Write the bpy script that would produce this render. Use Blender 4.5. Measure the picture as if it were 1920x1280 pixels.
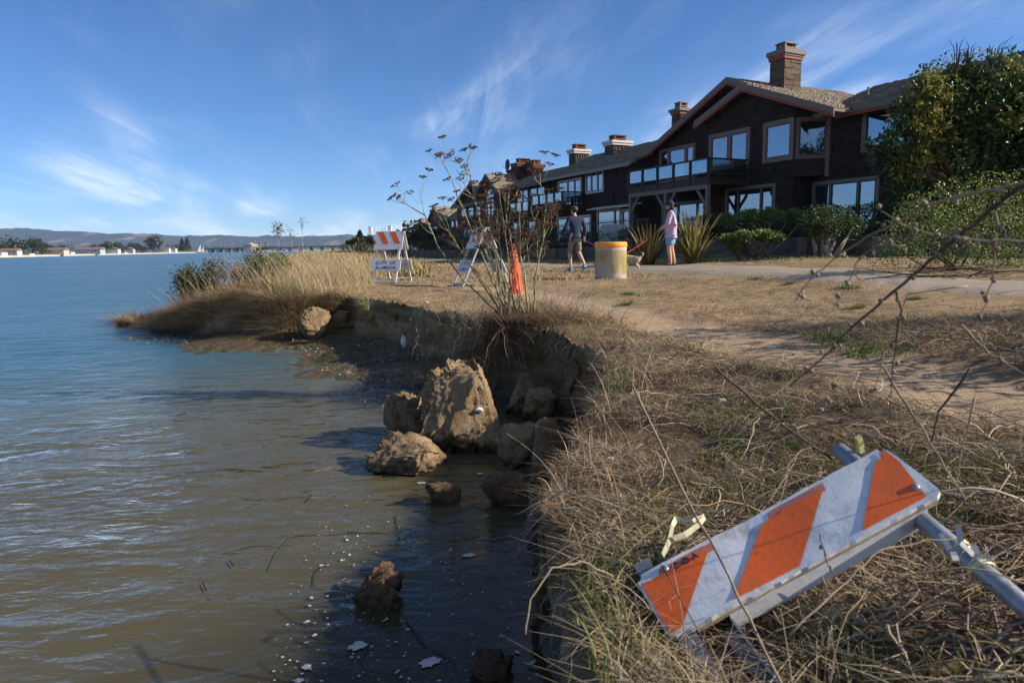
import bpy, bmesh, math, random
import numpy as np
from mathutils import Vector, Matrix, noise as mnoise

random.seed(7)
rng = np.random.RandomState(11)
R = math.radians
scene = bpy.context.scene
C = scene.collection
for _o in list(bpy.data.objects):
    bpy.data.objects.remove(_o)

# ------------------------------------------------------------------ camera
PITCH, ROLL, CZ, FPX = R(7.87), R(0.9), 1.3, 1280.0
cam = bpy.data.cameras.new('camera')
cam.lens = 24.0
cam.sensor_width = 36.0
cam.clip_start = 0.02
cam.clip_end = 30000.0
cam.dof.use_dof = True
cam.dof.focus_distance = 5.0
cam.dof.aperture_fstop = 5.6
cam_o = bpy.data.objects.new('camera', cam)
C.objects.link(cam_o)
cam_o.matrix_world = (Matrix.Translation((0, 0, CZ)) @ Matrix.Rotation(math.pi / 2 - PITCH, 4, 'X')
                      @ Matrix.Rotation(-ROLL, 4, 'Z'))
scene.camera = cam_o

# ------------------------------------------------------------------ sun, sky, exposure
SUN_EL, SUN_AZ = R(28.5), R(-5.0)          # azimuth measured from +X (right of the picture) towards +Y
sdir = Vector((math.cos(SUN_EL) * math.cos(SUN_AZ), math.cos(SUN_EL) * math.sin(SUN_AZ), math.sin(SUN_EL)))
sun = bpy.data.lights.new('sun', 'SUN')
sun.energy = 5.0
sun.angle = R(0.55)
sun.color = (1.0, 0.90, 0.76)
sun_o = bpy.data.objects.new('sun', sun)
C.objects.link(sun_o)
sun_o.rotation_euler = sdir.to_track_quat('Z', 'Y').to_euler()
sun_o.location = (40, 0, 40)

world = bpy.data.worlds.new('World')
scene.world = world
world.use_nodes = True
wn, wl = world.node_tree.nodes, world.node_tree.links
wn.clear()
w_out = wn.new('ShaderNodeOutputWorld')
w_bg = wn.new('ShaderNodeBackground')
w_bg.inputs['Strength'].default_value = 0.083
sky = wn.new('ShaderNodeTexSky')
sky.sky_type = 'NISHITA'
sky.sun_disc = False
sky.sun_elevation = SUN_EL
sky.sun_rotation = math.pi / 2 - SUN_AZ
sky.altitude = 3000
sky.air_density = 1.0
sky.dust_density = 0.0
sky.ozone_density = 5.0


def wnode(kind, **kw):
    n = wn.new(kind)
    for k, v in kw.items():
        setattr(n, k, v)
    return n


def wmath(op, a, b=None, clamp=False):
    n = wnode('ShaderNodeMath', operation=op, use_clamp=clamp)
    for i, x in enumerate((a, b)):
        if x is None:
            continue
        if isinstance(x, (int, float)):
            n.inputs[i].default_value = x
        else:
            wl.new(x, n.inputs[i])
    return n.outputs[0]


tc = wnode('ShaderNodeTexCoord')
sep = wnode('ShaderNodeSeparateXYZ')
wl.new(tc.outputs['Generated'], sep.inputs[0])
zc = wmath('MAXIMUM', sep.outputs[2], 0.0)
zd = wmath('ADD', zc, 0.10)
px = wmath('DIVIDE', sep.outputs[0], zd)
py = wmath('DIVIDE', sep.outputs[1], zd)
comb = wnode('ShaderNodeCombineXYZ')
wl.new(px, comb.inputs[0])
wl.new(py, comb.inputs[1])


def cirrus(rot, scale, loc, nscale, detail, dist, lo, hi, rough=.55):
    m = wnode('ShaderNodeMapping', vector_type='TEXTURE')
    m.inputs['Rotation'].default_value = (0, 0, rot)
    m.inputs['Scale'].default_value = scale
    m.inputs['Location'].default_value = loc
    wl.new(comb.outputs[0], m.inputs['Vector'])
    n = wnode('ShaderNodeTexNoise')
    n.inputs['Scale'].default_value = nscale
    n.inputs['Detail'].default_value = detail
    n.inputs['Roughness'].default_value = rough
    n.inputs['Distortion'].default_value = dist
    wl.new(m.outputs[0], n.inputs['Vector'])
    r = wnode('ShaderNodeMapRange', interpolation_type='SMOOTHSTEP')
    r.inputs['From Min'].default_value = lo
    r.inputs['From Max'].default_value = hi
    wl.new(n.outputs[0], r.inputs['Value'])
    return r.outputs[0]


CL_DIR = R(108)
big = None
for _loc in ((0.6, 2.6, 0), (2.6, 0.1, 0), (3.6, 1.6, 0)):
    _b = cirrus(CL_DIR, (2.2, 1.3, 1), _loc, 0.60, 2, 0.4, 0.50, 0.68)
    big = _b if big is None else wmath('MAXIMUM', big, _b)
wisp = cirrus(CL_DIR, (3.0, .75, 1), (0.3, 0.9, 0), 1.3, 9, 0.9, 0.36, 0.76, .62)
fine = cirrus(CL_DIR - R(14), (3.2, .34, 1), (1.4, 0.2, 0), 1.5, 9, 0.7, 0.36, 0.80, .66)
cl = wmath('MULTIPLY', big, wmath('ADD', wmath('MULTIPLY', wisp, 0.75), wmath('MULTIPLY', fine, 0.55)), True)
cl = wmath('ADD', cl, wmath('MULTIPLY', wmath('MULTIPLY', wisp, fine), 0.16), True)
cl = wmath('MULTIPLY', cl, 0.85, True)
wmix = wnode('ShaderNodeMix', data_type='RGBA')
hsv = wnode('ShaderNodeHueSaturation')
hsv.inputs['Saturation'].default_value = 1.12
hsv.inputs['Hue'].default_value = 0.503
wl.new(sky.outputs[0], hsv.inputs['Color'])
wl.new(cl, wmix.inputs[0])
wl.new(hsv.outputs[0], wmix.inputs[6])
wmix.inputs[7].default_value = (8.6, 9.1, 9.7, 1)
wl.new(wmix.outputs[2], w_bg.inputs['Color'])
wl.new(w_bg.outputs[0], w_out.inputs[0])

scene.view_settings.view_transform = 'Standard'
scene.view_settings.look = 'None'
scene.view_settings.exposure = 0.8
scene.view_settings.gamma = 1.0
scene.view_settings.use_curve_mapping = False
scene.cycles.max_bounces = 6
scene.cycles.diffuse_bounces = 2
scene.cycles.glossy_bounces = 3
scene.cycles.transmission_bounces = 4
scene.cycles.transparent_max_bounces = 10
scene.cycles.volume_bounces = 0
scene.cycles.caustics_reflective = False
scene.cycles.caustics_refractive = False
scene.cycles.sample_clamp_indirect = 4.0


# ------------------------------------------------------------------ noise
def _hash(ix, iy, iz, seed):
    h = (ix * 374761393 + iy * 668265263 + iz * 2147483647 + seed * 1442695041) & 0xffffffff
    h = ((h ^ (h >> 13)) * 1274126177) & 0xffffffff
    h = h ^ (h >> 16)
    return (h & 0xffff) / 65535.0


def vnoise(x, y, z=0.0, seed=0):
    x = np.asarray(x, float); y = np.asarray(y, float); z = np.asarray(z, float) + np.zeros_like(x)
    ix, iy, iz = np.floor(x).astype(np.int64), np.floor(y).astype(np.int64), np.floor(z).astype(np.int64)
    fx, fy, fz = x - ix, y - iy, z - iz
    fx, fy, fz = (t * t * t * (t * (t * 6 - 15) + 10) for t in (fx, fy, fz))
    r = 0
    for dx in (0, 1):
        for dy in (0, 1):
            for dz in (0, 1):
                w = (fx if dx else 1 - fx) * (fy if dy else 1 - fy) * (fz if dz else 1 - fz)
                r = r + w * _hash(ix + dx, iy + dy, iz + dz, seed)
    return r * 2 - 1


def fbm(x, y, z=0.0, oct=4, seed=0, gain=0.5):
    a, s, r = 1.0, 1.0, 0.0
    for k in range(oct):
        r = r + a * vnoise(np.asarray(x) * s + 17.3 * k, np.asarray(y) * s - 9.1 * k, np.asarray(z) * s + 3.7 * k, seed + k)
        a *= gain
        s *= 2.03
    return r


def sstep(a, b, x):
    t = np.clip((x - a) / (b - a), 0, 1)
    return t * t * (3 - 2 * t)


# ------------------------------------------------------------------ the land: bank edge and top surface
EDGE = np.array([(-.35, -30), (-.1, -6), (.02, -1), (.12, .6), (.17, 1.47), (.14, 1.98), (.10, 2.14), (.16, 2.6), (.25, 2.95), (.4, 3.35),
                 (.52, 3.8), (.58, 4.37), (.52, 4.95), (.34, 5.4), (.12, 5.75), (-.12, 5.98), (-.3, 6.35), (-.5, 6.9), (-.78, 7.5), (-1.05, 8.0),
                 (-1.38, 8.8), (-1.95, 9.4), (-2.35, 10.1), (-2.75, 10.35), (-3.1, 9.95), (-3.5, 10.0), (-4.0, 10.6), (-4.6, 10.7), (-5.3, 11.3), (-6.0, 11.8),
                 (-6.75, 12.15), (-6.85, 12.7), (-6.5, 13.6), (-6.3, 15), (-6.9, 18), (-8.6, 24), (-12.2, 36), (-19.5, 62),
                 (-32, 103), (-50, 180), (-80, 330), (-150, 700), (-400, 2200), (-1500, 9000)], float)


def catmull(P, step=0.04, far=14.0):
    out = []
    for i in range(len(P) - 1):
        p0, p1, p2, p3 = P[max(i - 1, 0)], P[i], P[i + 1], P[min(i + 2, len(P) - 1)]
        L = np.linalg.norm(p2 - p1)
        n = int(np.clip(L / step, 2, 60)) if np.linalg.norm(p1) < far else int(np.clip(L / 2, 3, 20))
        for t in np.linspace(0, 1, n, endpoint=False):
            out.append(.5 * ((2 * p1) + (-p0 + p2) * t + (2 * p0 - 5 * p1 + 4 * p2 - p3) * t * t + (-p0 + 3 * p1 - 3 * p2 + p3) * t ** 3))
    out.append(P[-1])
    return np.array(out)


EC = catmull(EDGE)
_d = np.gradient(EC, axis=0)
_nrm = np.stack([_d[:, 1], -_d[:, 0]], 1) / np.linalg.norm(_d, axis=1)[:, None]
_near = sstep(20, 12, np.linalg.norm(EC, axis=1))
EC = EC + _nrm * (_near * (fbm(EC[:, 0] * 3.1, EC[:, 1] * 3.1, oct=4, seed=5) * .055))[:, None]


def edge_dist(x, y):
    """signed distance to the bank edge (positive inland) and the unit direction inland"""
    sh = np.shape(x)
    p = np.stack([np.ravel(x), np.ravel(y)], 1)
    A, B = EC[:-1], EC[1:]
    D = B - A
    L2 = (D ** 2).sum(1)
    best = np.full(len(p), 1e18); sg = np.ones(len(p)); gx = np.zeros(len(p)); gy = np.zeros(len(p))
    for c0 in range(0, len(p), 4000):
        q = p[c0:c0 + 4000]
        rel = q[:, None, :] - A[None]
        t = np.clip((rel * D[None]).sum(2) / L2, 0, 1)
        cv = rel - t[..., None] * D[None]
        dd = (cv ** 2).sum(2)
        k = dd.argmin(1)
        ii = np.arange(len(q))
        best[c0:c0 + 4000] = np.sqrt(dd[ii, k])
        cr = D[k, 0] * rel[ii, k, 1] - D[k, 1] * rel[ii, k, 0]
        s = np.where(cr > 0, -1.0, 1.0)
        sg[c0:c0 + 4000] = s
        l = np.maximum(np.sqrt(dd[ii, k]), 1e-6)
        gx[c0:c0 + 4000] = cv[ii, k, 0] / l * s
        gy[c0:c0 + 4000] = cv[ii, k, 1] / l * s
    return (best * sg).reshape(sh), gx.reshape(sh), gy.reshape(sh)


def ztop(x, y):
    x = np.asarray(x, float); y = np.asarray(y, float)
    z = .45 + .18 * sstep(2.2, 5.5, y)
    z = z + .17 * sstep(.25, 1.7, x) * (1 - sstep(3, 6, y)) * sstep(-1, 1.5, y + .5)
    z = z + .05 * np.clip(x - 2.2, 0, 5.5) * sstep(5, 10, y)
    z = z + .04 * np.clip(x - 2.2, 0, 2.0) * (1 - sstep(5, 10, y))
    # the low tip of the spit falls to the water
    pen = sstep(-3.9, -6.9, x) * sstep(22, 15, y)
    z = z * (1 - .93 * pen)
    nr = sstep(40, 10, np.hypot(x, y))
    z = z + nr * (.030 * fbm(x * .7, y * .7, oct=3, seed=3) + .012 * fbm(x * 3.3, y * 3.3, oct=3, seed=8))
    z = z - .085 * np.exp(-(((x - .42) / .20) ** 2 + ((y - 1.42) / .22) ** 2))       # hollow where the fallen panel lies
    z = z - .085 * np.exp(-(((x - .55) / .17) ** 2 + ((y - 1.10) / .22) ** 2))
    # worn trail, slightly hollow
    z = z - .035 * trail_mask(x, y)
    return z


TRAIL = np.array([(-3.0, 15.5), (-1.0, 12.6), (.3, 10.6), (.82, 8.7), (1.12, 7.2), (1.45, 5.27), (1.68, 4.2), (1.82, 3.45), (2.0, 2.9), (2.5, 2.35), (3.6, 1.7), (6, .8)], float)


def polydist(x, y, P):
    d = np.full(np.shape(x), 1e9)
    for a, b in zip(P[:-1], P[1:]):
        e = b - a
        t = np.clip(((x - a[0]) * e[0] + (y - a[1]) * e[1]) / (e @ e), 0, 1)
        d = np.minimum(d, np.hypot(x - a[0] - t * e[0], y - a[1] - t * e[1]))
    return d


def trail_mask(x, y):
    d = polydist(x, y, TRAIL)
    w = .26 + .12 * vnoise(np.asarray(x) * 1.3, np.asarray(y) * 1.3, seed=21)
    return sstep(w + .30, w - .12, d) * sstep(15, 9.5, np.asarray(y, float))


# ------------------------------------------------------------------ authoring helpers: where a sight line meets the ground / a given distance
def _ray(u, v):
    a, b = (u - 960) / FPX, -(v - 640) / FPX
    c, s = math.cos(ROLL), math.sin(ROLL)
    x, y = a * c + b * s, -a * s + b * c
    return np.array([x, math.cos(PITCH) + y * math.sin(PITCH), -math.sin(PITCH) + y * math.cos(PITCH)])


def atY(u, v, y):
    d = _ray(u, v)
    return Vector(np.array([0, 0, CZ]) + d * (y / d[1]))


def atZ(u, v, z):
    d = _ray(u, v)
    return Vector(np.array([0, 0, CZ]) + d * ((z - CZ) / d[2]))


def onG(u, v):
    d = _ray(u, v)
    z = .64
    for _ in range(12):
        p = np.array([0, 0, CZ]) + d * ((z - CZ) / d[2])
        z = .5 * z + .5 * float(ztop(p[0], p[1]))
    p[2] = float(ztop(p[0], p[1]))
    return Vector(p)


def gz(x, y):
    return float(ztop(x, y))


# ------------------------------------------------------------------ objects
FR = {}


def _root(o):
    while o.parent:
        o = o.parent
    return o


def tag(o, label, cat=None, group=None, kind=None):
    if label:
        o['label'] = label
    if cat:
        o['category'] = cat
    if group:
        o['group'] = group
    if kind:
        o['kind'] = kind
    return o


def thing(name, label, cat, loc=(0, 0, 0), rotz=0.0, group=None, frame='local_z', matrix=None):
    """an Empty at the base of a thing. frame: 'world' parts given in world coordinates, 'local_z' parts in the turned frame with world heights, 'local' parts in the local frame"""
    o = bpy.data.objects.new(name, None)
    o.empty_display_size = .1
    C.objects.link(o)
    if matrix is not None:
        o.matrix_world = matrix
    else:
        o.location = loc
        o.rotation_euler = (0, 0, rotz)
    FR[o.name] = (0, 0, 0) if frame == 'local' else ((0, 0, loc[2]) if frame == 'local_z' else tuple(loc))
    return tag(o, label, cat, group)


def mk(name, verts, faces, mat, parent=None, smooth=False, col=None):
    verts = np.asarray(verts, float).reshape(-1, 3)
    if parent is not None:
        verts = verts - np.array(FR.get(_root(parent).name, (0, 0, 0)))
    me = bpy.data.meshes.new(name)
    if isinstance(faces, np.ndarray):
        n, k = faces.shape
        me.vertices.add(len(verts))
        me.vertices.foreach_set('co', verts.ravel())
        me.loops.add(n * k)
        me.loops.foreach_set('vertex_index', faces.ravel().astype(np.int32))
        me.polygons.add(n)
        me.polygons.foreach_set('loop_start', np.arange(0, n * k, k, dtype=np.int32))
        me.polygons.foreach_set('loop_total', np.full(n, k, dtype=np.int32))
        me.update(calc_edges=True)
        me.validate()
    else:
        me.from_pydata([tuple(v) for v in verts], [], faces)
    if col is not None:
        at = me.color_attributes.new('Col', 'FLOAT_COLOR', 'POINT')
        c4 = np.ones((len(verts), 4))
        c4[:, :3] = col
        at.data.foreach_set('color', c4.ravel())
    if mat is not None:
        for m in (mat if isinstance(mat, (list, tuple)) else [mat]):
            me.materials.append(m)
    if smooth:
        me.polygons.foreach_set('use_smooth', np.ones(len(me.polygons), dtype=bool))
    me.update()
    o = bpy.data.objects.new(name, me)
    C.objects.link(o)
    if parent is not None:
        o.parent = parent
    return o


class MB:
    """collects shapes for one mesh object"""

    def __init__(s):
        s.v, s.f = [], []

    def add(s, vs, fs):
        k = len(s.v)
        s.v += [tuple(v) for v in vs]
        s.f += [tuple(i + k for i in f) for f in fs]
        return s

    def box(s, x0, x1, y0, y1, z0, z1):
        x0, x1 = min(x0, x1), max(x0, x1)
        y0, y1 = min(y0, y1), max(y0, y1)
        z0, z1 = min(z0, z1), max(z0, z1)
        return s.add([(x0, y0, z0), (x1, y0, z0), (x1, y1, z0), (x0, y1, z0), (x0, y0, z1), (x1, y0, z1), (x1, y1, z1), (x0, y1, z1)],
                     [(0, 3, 2, 1), (4, 5, 6, 7), (0, 1, 5, 4), (1, 2, 6, 5), (2, 3, 7, 6), (3, 0, 4, 7)])

    def bar(s, a, b, w, h, up=(0, 0, 1)):
        """box beam from a to b, width w (sideways) and height h (along up)"""
        a, b = Vector(a), Vector(b)
        d = (b - a).normalized()
        up = Vector(up)
        side = d.cross(up)
        if side.length < 1e-4:
            side = d.cross(Vector((1, 0, 0)))
        side.normalize()
        u2 = side.cross(d).normalized()
        vs = []
        for p in (a, b):
            for q, r in ((-1, -1), (1, -1), (1, 1), (-1, 1)):
                vs.append(p + side * (q * w / 2) + u2 * (r * h / 2))
        return s.add(vs, [(0, 1, 2, 3), (7, 6, 5, 4), (0, 4, 5, 1), (1, 5, 6, 2), (2, 6, 7, 3), (3, 7, 4, 0)])

    def prism(s, poly, dvec):
        """closed polygon (list of 3d points) pushed along dvec"""
        n = len(poly)
        d = Vector(dvec)
        a = [Vector(p) for p in poly]
        return s.add(a + [p + d for p in a], [tuple(range(n - 1, -1, -1)), tuple(range(n, 2 * n))] +
                     [(i, (i + 1) % n, n + (i + 1) % n, n + i) for i in range(n)])

    def tube(s, pts, rad, n=6, cap=True):
        pts = [Vector(p) for p in pts]
        if isinstance(rad, (int, float)):
            rad = [rad] * len(pts)
        k = len(s.v)
        ref = None
        for i, p in enumerate(pts):
            t = (pts[min(i + 1, len(pts) - 1)] - pts[max(i - 1, 0)]).normalized()
            if ref is None:
                ref = t.cross(Vector((0.3, 0.2, 1)))
                if ref.length < 1e-3:
                    ref = t.cross(Vector((1, 0, 0)))
            a = (ref - t * ref.dot(t))
            a.normalize()
            ref = a
            b = t.cross(a)
            for j in range(n):
                th = 2 * math.pi * j / n
                s.v.append(tuple(p + (a * math.cos(th) + b * math.sin(th)) * rad[i]))
        for i in range(len(pts) - 1):
            for j in range(n):
                s.f.append((k + i * n + j, k + i * n + (j + 1) % n, k + (i + 1) * n + (j + 1) % n, k + (i + 1) * n + j))
        if cap:
            s.f.append(tuple(k + j for j in range(n - 1, -1, -1)))
            s.f.append(tuple(k + (len(pts) - 1) * n + j for j in range(n)))
        return s

    def lathe(s, prof, n=24, c=(0, 0, 0), cap=True):
        k = len(s.v)
        for r, z in prof:
            for j in range(n):
                th = 2 * math.pi * j / n
                s.v.append((c[0] + r * math.cos(th), c[1] + r * math.sin(th), c[2] + z))
        for i in range(len(prof) - 1):
            for j in range(n):
                s.f.append((k + i * n + j, k + i * n + (j + 1) % n, k + (i + 1) * n + (j + 1) % n, k + (i + 1) * n + j))
        if cap:
            s.f.append(tuple(k + j for j in range(n - 1, -1, -1)))
            s.f.append(tuple(k + (len(prof) - 1) * n + j for j in range(n)))
        return s

    def blob(s, c, r, sub=1, rough=0.0, seed=0):
        bm = bmesh.new()
        bmesh.ops.create_icosphere(bm, subdivisions=sub, radius=1)
        r = (r, r, r) if isinstance(r, (int, float)) else r
        vs = []
        for v in bm.verts:
            k = 1 + rough * mnoise.noise(v.co * 1.7 + Vector((seed * 3.1, seed * 1.7, seed)))
            vs.append((c[0] + v.co.x * r[0] * k, c[1] + v.co.y * r[1] * k, c[2] + v.co.z * r[2] * k))
        fs = [tuple(v.index for v in f.verts) for f in bm.faces]
        bm.free()
        return s.add(vs, fs)

    def build(s, name, mat, parent=None, smooth=False):
        return mk(name, s.v, s.f, mat, parent, smooth)


# ------------------------------------------------------------------ materials
def lin(r, g, b):
    return tuple(((c / 255.0) / 12.92 if c / 255.0 <= .04045 else ((c / 255.0 + .055) / 1.055) ** 2.4) for c in (r, g, b))


class Mat:
    def __init__(s, name):
        s.m = bpy.data.materials.new(name)
        s.m.use_nodes = True
        s.n, s.l = s.m.node_tree.nodes, s.m.node_tree.links
        s.n.clear()
        s.out = s.n.new('ShaderNodeOutputMaterial')

    def node(s, kind, ins=None, **kw):
        n = s.n.new(kind)
        for k, v in kw.items():
            setattr(n, k, v)
        for k, v in (ins or {}).items():
            if hasattr(v, 'is_output') or isinstance(v, bpy.types.NodeSocket):
                s.l.new(v, n.inputs[k])
            else:
                n.inputs[k].default_value = v
        return n

    def coord(s, kind='Object'):
        return s.node('ShaderNodeTexCoord').outputs[kind]

    def pos(s):
        return s.node('ShaderNodeNewGeometry').outputs['Position']

    def noise(s, vec, scale, detail=4, rough=.55, dist=0.0):
        return s.node('ShaderNodeTexNoise', {'Vector': vec, 'Scale': scale, 'Detail': detail, 'Roughness': rough, 'Distortion': dist}).outputs[0]

    def map(s, vec, scale=(1, 1, 1), rot=(0, 0, 0), loc=(0, 0, 0)):
        return s.node('ShaderNodeMapping', {'Vector': vec, 'Scale': scale, 'Rotation': rot, 'Location': loc}).outputs[0]

    def rng(s, v, a, b, c=0.0, d=1.0):
        return s.node('ShaderNodeMapRange', {'Value': v, 'From Min': a, 'From Max': b, 'To Min': c, 'To Max': d}, interpolation_type='SMOOTHSTEP').outputs[0]

    def math(s, op, a, b=0.0, c=0.0, clamp=False):
        return s.node('ShaderNodeMath', {0: a, 1: b, 2: c}, operation=op, use_clamp=clamp).outputs[0]

    def mix(s, f, a, b, mode='MIX'):
        n = s.n.new('ShaderNodeMix')
        n.data_type = 'RGBA'
        n.blend_type = mode
        for k, v in ((0, f), (6, a), (7, b)):
            if isinstance(v, bpy.types.NodeSocket):
                s.l.new(v, n.inputs[k])
            elif k == 0:
                n.inputs[k].default_value = v
            else:
                n.inputs[k].default_value = (*v[:3], 1)
        return n.outputs[2]

    def bump(s, h, strength, dist):
        return s.node('ShaderNodeBump', {'Height': h, 'Strength': strength, 'Distance': dist}).outputs[0]

    def principled(s, col, rough=.8, spec=.3, metal=0.0, normal=None, **kw):
        ins = {'Base Color': col if isinstance(col, bpy.types.NodeSocket) else (*col[:3], 1), 'Roughness': rough,
               'Specular IOR Level': spec, 'Metallic': metal}
        if normal is not None:
            ins['Normal'] = normal
        ins.update(kw)
        return s.node('ShaderNodeBsdfPrincipled', ins).outputs[0]

    def done(s, sh):
        s.l.new(sh, s.out.inputs[0])
        return s.m


def plain(name, col, rough=.75, spec=.3, metal=0.0, var=.25, nscale=6.0, bump=.25, bdist=.01, dirt=None, dirtamt=.5):
    """painted / mineral surface with uneven tone and fine relief"""
    M = Mat(name)
    v = M.coord()
    n1 = M.noise(v, nscale, 6)
    n2 = M.noise(v, nscale * 7.3, 4)
    t = M.math('ADD', M.math('MULTIPLY', n1, .65), M.math('MULTIPLY', n2, .35))
    lo = tuple(c * (1 - var) for c in col)
    hi = tuple(min(1, c * (1 + var)) for c in col)
    c = M.mix(M.rng(t, .3, .7), lo, hi)
    if dirt is not None:
        c = M.mix(M.math('MULTIPLY', M.rng(M.noise(v, nscale * .6, 7, .65), .5, .68), dirtamt), c, dirt)
    return M.done(M.principled(c, M.rng(n2, .2, .8, rough - .08, min(1, rough + .1)), spec, metal, M.bump(t, bump, bdist)))


def attr_mat(name, rough=.8, spec=.2, transl=.0, jit=.12):
    """colour comes from the piece itself (one colour for each blade, leaf or stem)"""
    M = Mat(name)
    a = M.node('ShaderNodeAttribute', attribute_name='Col').outputs['Color']
    n = M.noise(M.pos(), 40.0, 3)
    c = M.mix(M.rng(n, .3, .7), M.mix(jit, a, (0.02, .015, .01)), a)
    p = M.principled(c, rough, spec)
    if transl:
        t = M.node('ShaderNodeBsdfTranslucent', {'Color': c}).outputs[0]
        p = M.node('ShaderNodeMixShader', {0: transl, 1: p, 2: t}).outputs[0]
    return M.done(p)


M_blade = attr_mat('dry_blade', .75, .25, .25)
M_leaf = attr_mat('leaf', .45, .4, .35)
M_stem = attr_mat('stem', .8, .2, 0)
# ================================================================== THE SETTING
def grade(lo, hi, fine0, fine1, step, ratio=1.18, maxstep=1e9):
    a = list(np.arange(fine0, fine1 + 1e-6, step))
    s = step
    while a[-1] < hi:
        s = min(s * ratio, maxstep)
        a.append(a[-1] + s)
    s = step
    b = []
    x = fine0
    while x > lo:
        s = min(s * ratio, maxstep)
        x -= s
        b.append(x)
    return np.array(b[::-1] + a)


# -------------------------------------------------- ground (one sheet: turf, bank face, beach and sea bed)
def ground_material():
    M = Mat('ground')
    P = M.pos()
    mk_ = M.node('ShaderNodeAttribute', attribute_name='Mask')
    sp = M.node('ShaderNodeSeparateColor', {0: mk_.outputs['Color']})
    trail, face, wet = sp.outputs[0], sp.outputs[1], sp.outputs[2]
    n_big = M.noise(P, .35, 4)
    n_mid = M.noise(P, 2.2, 6, .6)
    n_fine = M.noise(P, 22, 6, .7)
    n_grit = M.noise(P, 120, 4, .7)
    fib = M.noise(M.map(P, (60, 14, 40), (0, 0, .7)), 1.0, 5, .7, .6)
    fib2 = M.noise(M.map(P, (14, 70, 40), (0, 0, .4)), 1.0, 5, .7, .6)
    straw = M.mix(M.rng(M.math('MAXIMUM', fib, fib2), .45, .72), (.185, .125, .066), (.45, .325, .175))
    dirt = M.mix(M.rng(n_fine, .3, .7), (.225, .150, .084), (.39, .270, .158))
    c = M.mix(M.rng(M.math('ADD', M.math('MULTIPLY', n_mid, .7), M.math('MULTIPLY', n_fine, .3)), .38, .62), dirt, straw)
    green = M.mix(M.rng(n_fine, .3, .7), (.075, .085, .025), (.17, .17, .055))
    gm = M.math('MULTIPLY', M.rng(n_big, .50, .64), M.rng(n_mid, .48, .66))
    c = M.mix(M.math('MULTIPLY', gm, .55), c, green)
    c = M.mix(M.math('MULTIPLY', M.rng(M.noise(P, 7, 5, .7), .50, .64), .8), c, (.095, .066, .038))
    c = M.mix(M.math('MULTIPLY', M.rng(M.noise(P, 1.1, 5, .6), .48, .64), .5), c, (.15, .105, .062))
    tr = M.mix(M.rng(n_mid, .25, .75), M.mix(M.rng(n_grit, .3, .7), (.30, .215, .135), (.45, .335, .22)), (.35, .25, .16))
    c = M.mix(M.math('MULTIPLY', trail, M.rng(n_fine, .15, .55)), c, tr)
    strata = M.noise(M.map(P, (1.3, 1.3, 9)), 1.0, 5, .6, .5)
    clay = M.mix(M.rng(strata, .3, .7), (.155, .104, .055), (.34, .242, .136))
    clay = M.mix(M.rng(M.noise(P, 5.5, 6, .65), .5, .66), clay, (.20, .12, .052))
    clay = M.mix(M.rng(n_grit, .6, .75), clay, (.36, .29, .19))
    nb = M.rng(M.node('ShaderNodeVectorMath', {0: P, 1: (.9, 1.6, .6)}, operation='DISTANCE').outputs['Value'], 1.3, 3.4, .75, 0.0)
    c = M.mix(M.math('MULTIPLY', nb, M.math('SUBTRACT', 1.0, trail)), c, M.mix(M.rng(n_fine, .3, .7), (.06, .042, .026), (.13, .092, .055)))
    c = M.mix(face, c, clay)
    mud = M.mix(M.rng(n_fine, .3, .7), (.05, .036, .022), (.125, .09, .055))
    mud = M.mix(M.rng(M.noise(P, 60, 5, .75), .60, .68), mud, (.33, .28, .22))
    mud = M.mix(M.math('MULTIPLY', M.rng(M.noise(P, 3.3, 5), .48, .6), .8), mud, (.035, .05, .016))
    c = M.mix(wet, c, mud)
    h = M.math('ADD', M.math('MULTIPLY', n_fine, .6), M.math('ADD', M.math('MULTIPLY', n_grit, .2), M.math('MULTIPLY', fib, .35)))
    rgh = M.math('SUBTRACT', .95, M.math('MULTIPLY', wet, .45))
    return M.done(M.principled(c, rgh, .2, 0, M.bump(h, .9, .035)))


M_ground = ground_material()
FACE = .42


def cliffness(x, y):
    c = sstep(-4.6, -2.7, x) * sstep(24, 13, y)
    return np.clip(c, 0.0, 1) * sstep(40, 20, np.hypot(x, y))


def toe_z(x, y):
    t = -.05 + .17 * sstep(5.6, 6.6, y) * sstep(.3, -.4, x) * (1 - 1.15 * sstep(-4.3, -5.6, x))
    t = t + .05 * sstep(2.6, 3.6, y) * sstep(5.6, 5.0, y)
    return t * sstep(40, 20, np.hypot(x, y)) + .02 * fbm(x * 2.2, y * 2.2, oct=3, seed=31) - .02


def land_height(d, x, y):
    """seaward of the bank: beach and bed, as a function of the distance out"""
    zt, zb, c = ztop(x, y), toe_z(x, y), cliffness(x, y)
    out = np.clip(-d - FACE, 0, None)
    slope = .10 + .05 * sstep(5, 3, y)
    return zb - slope * np.minimum(out, 3) - .05 * np.clip(out - 3, 0, 30)


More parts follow.
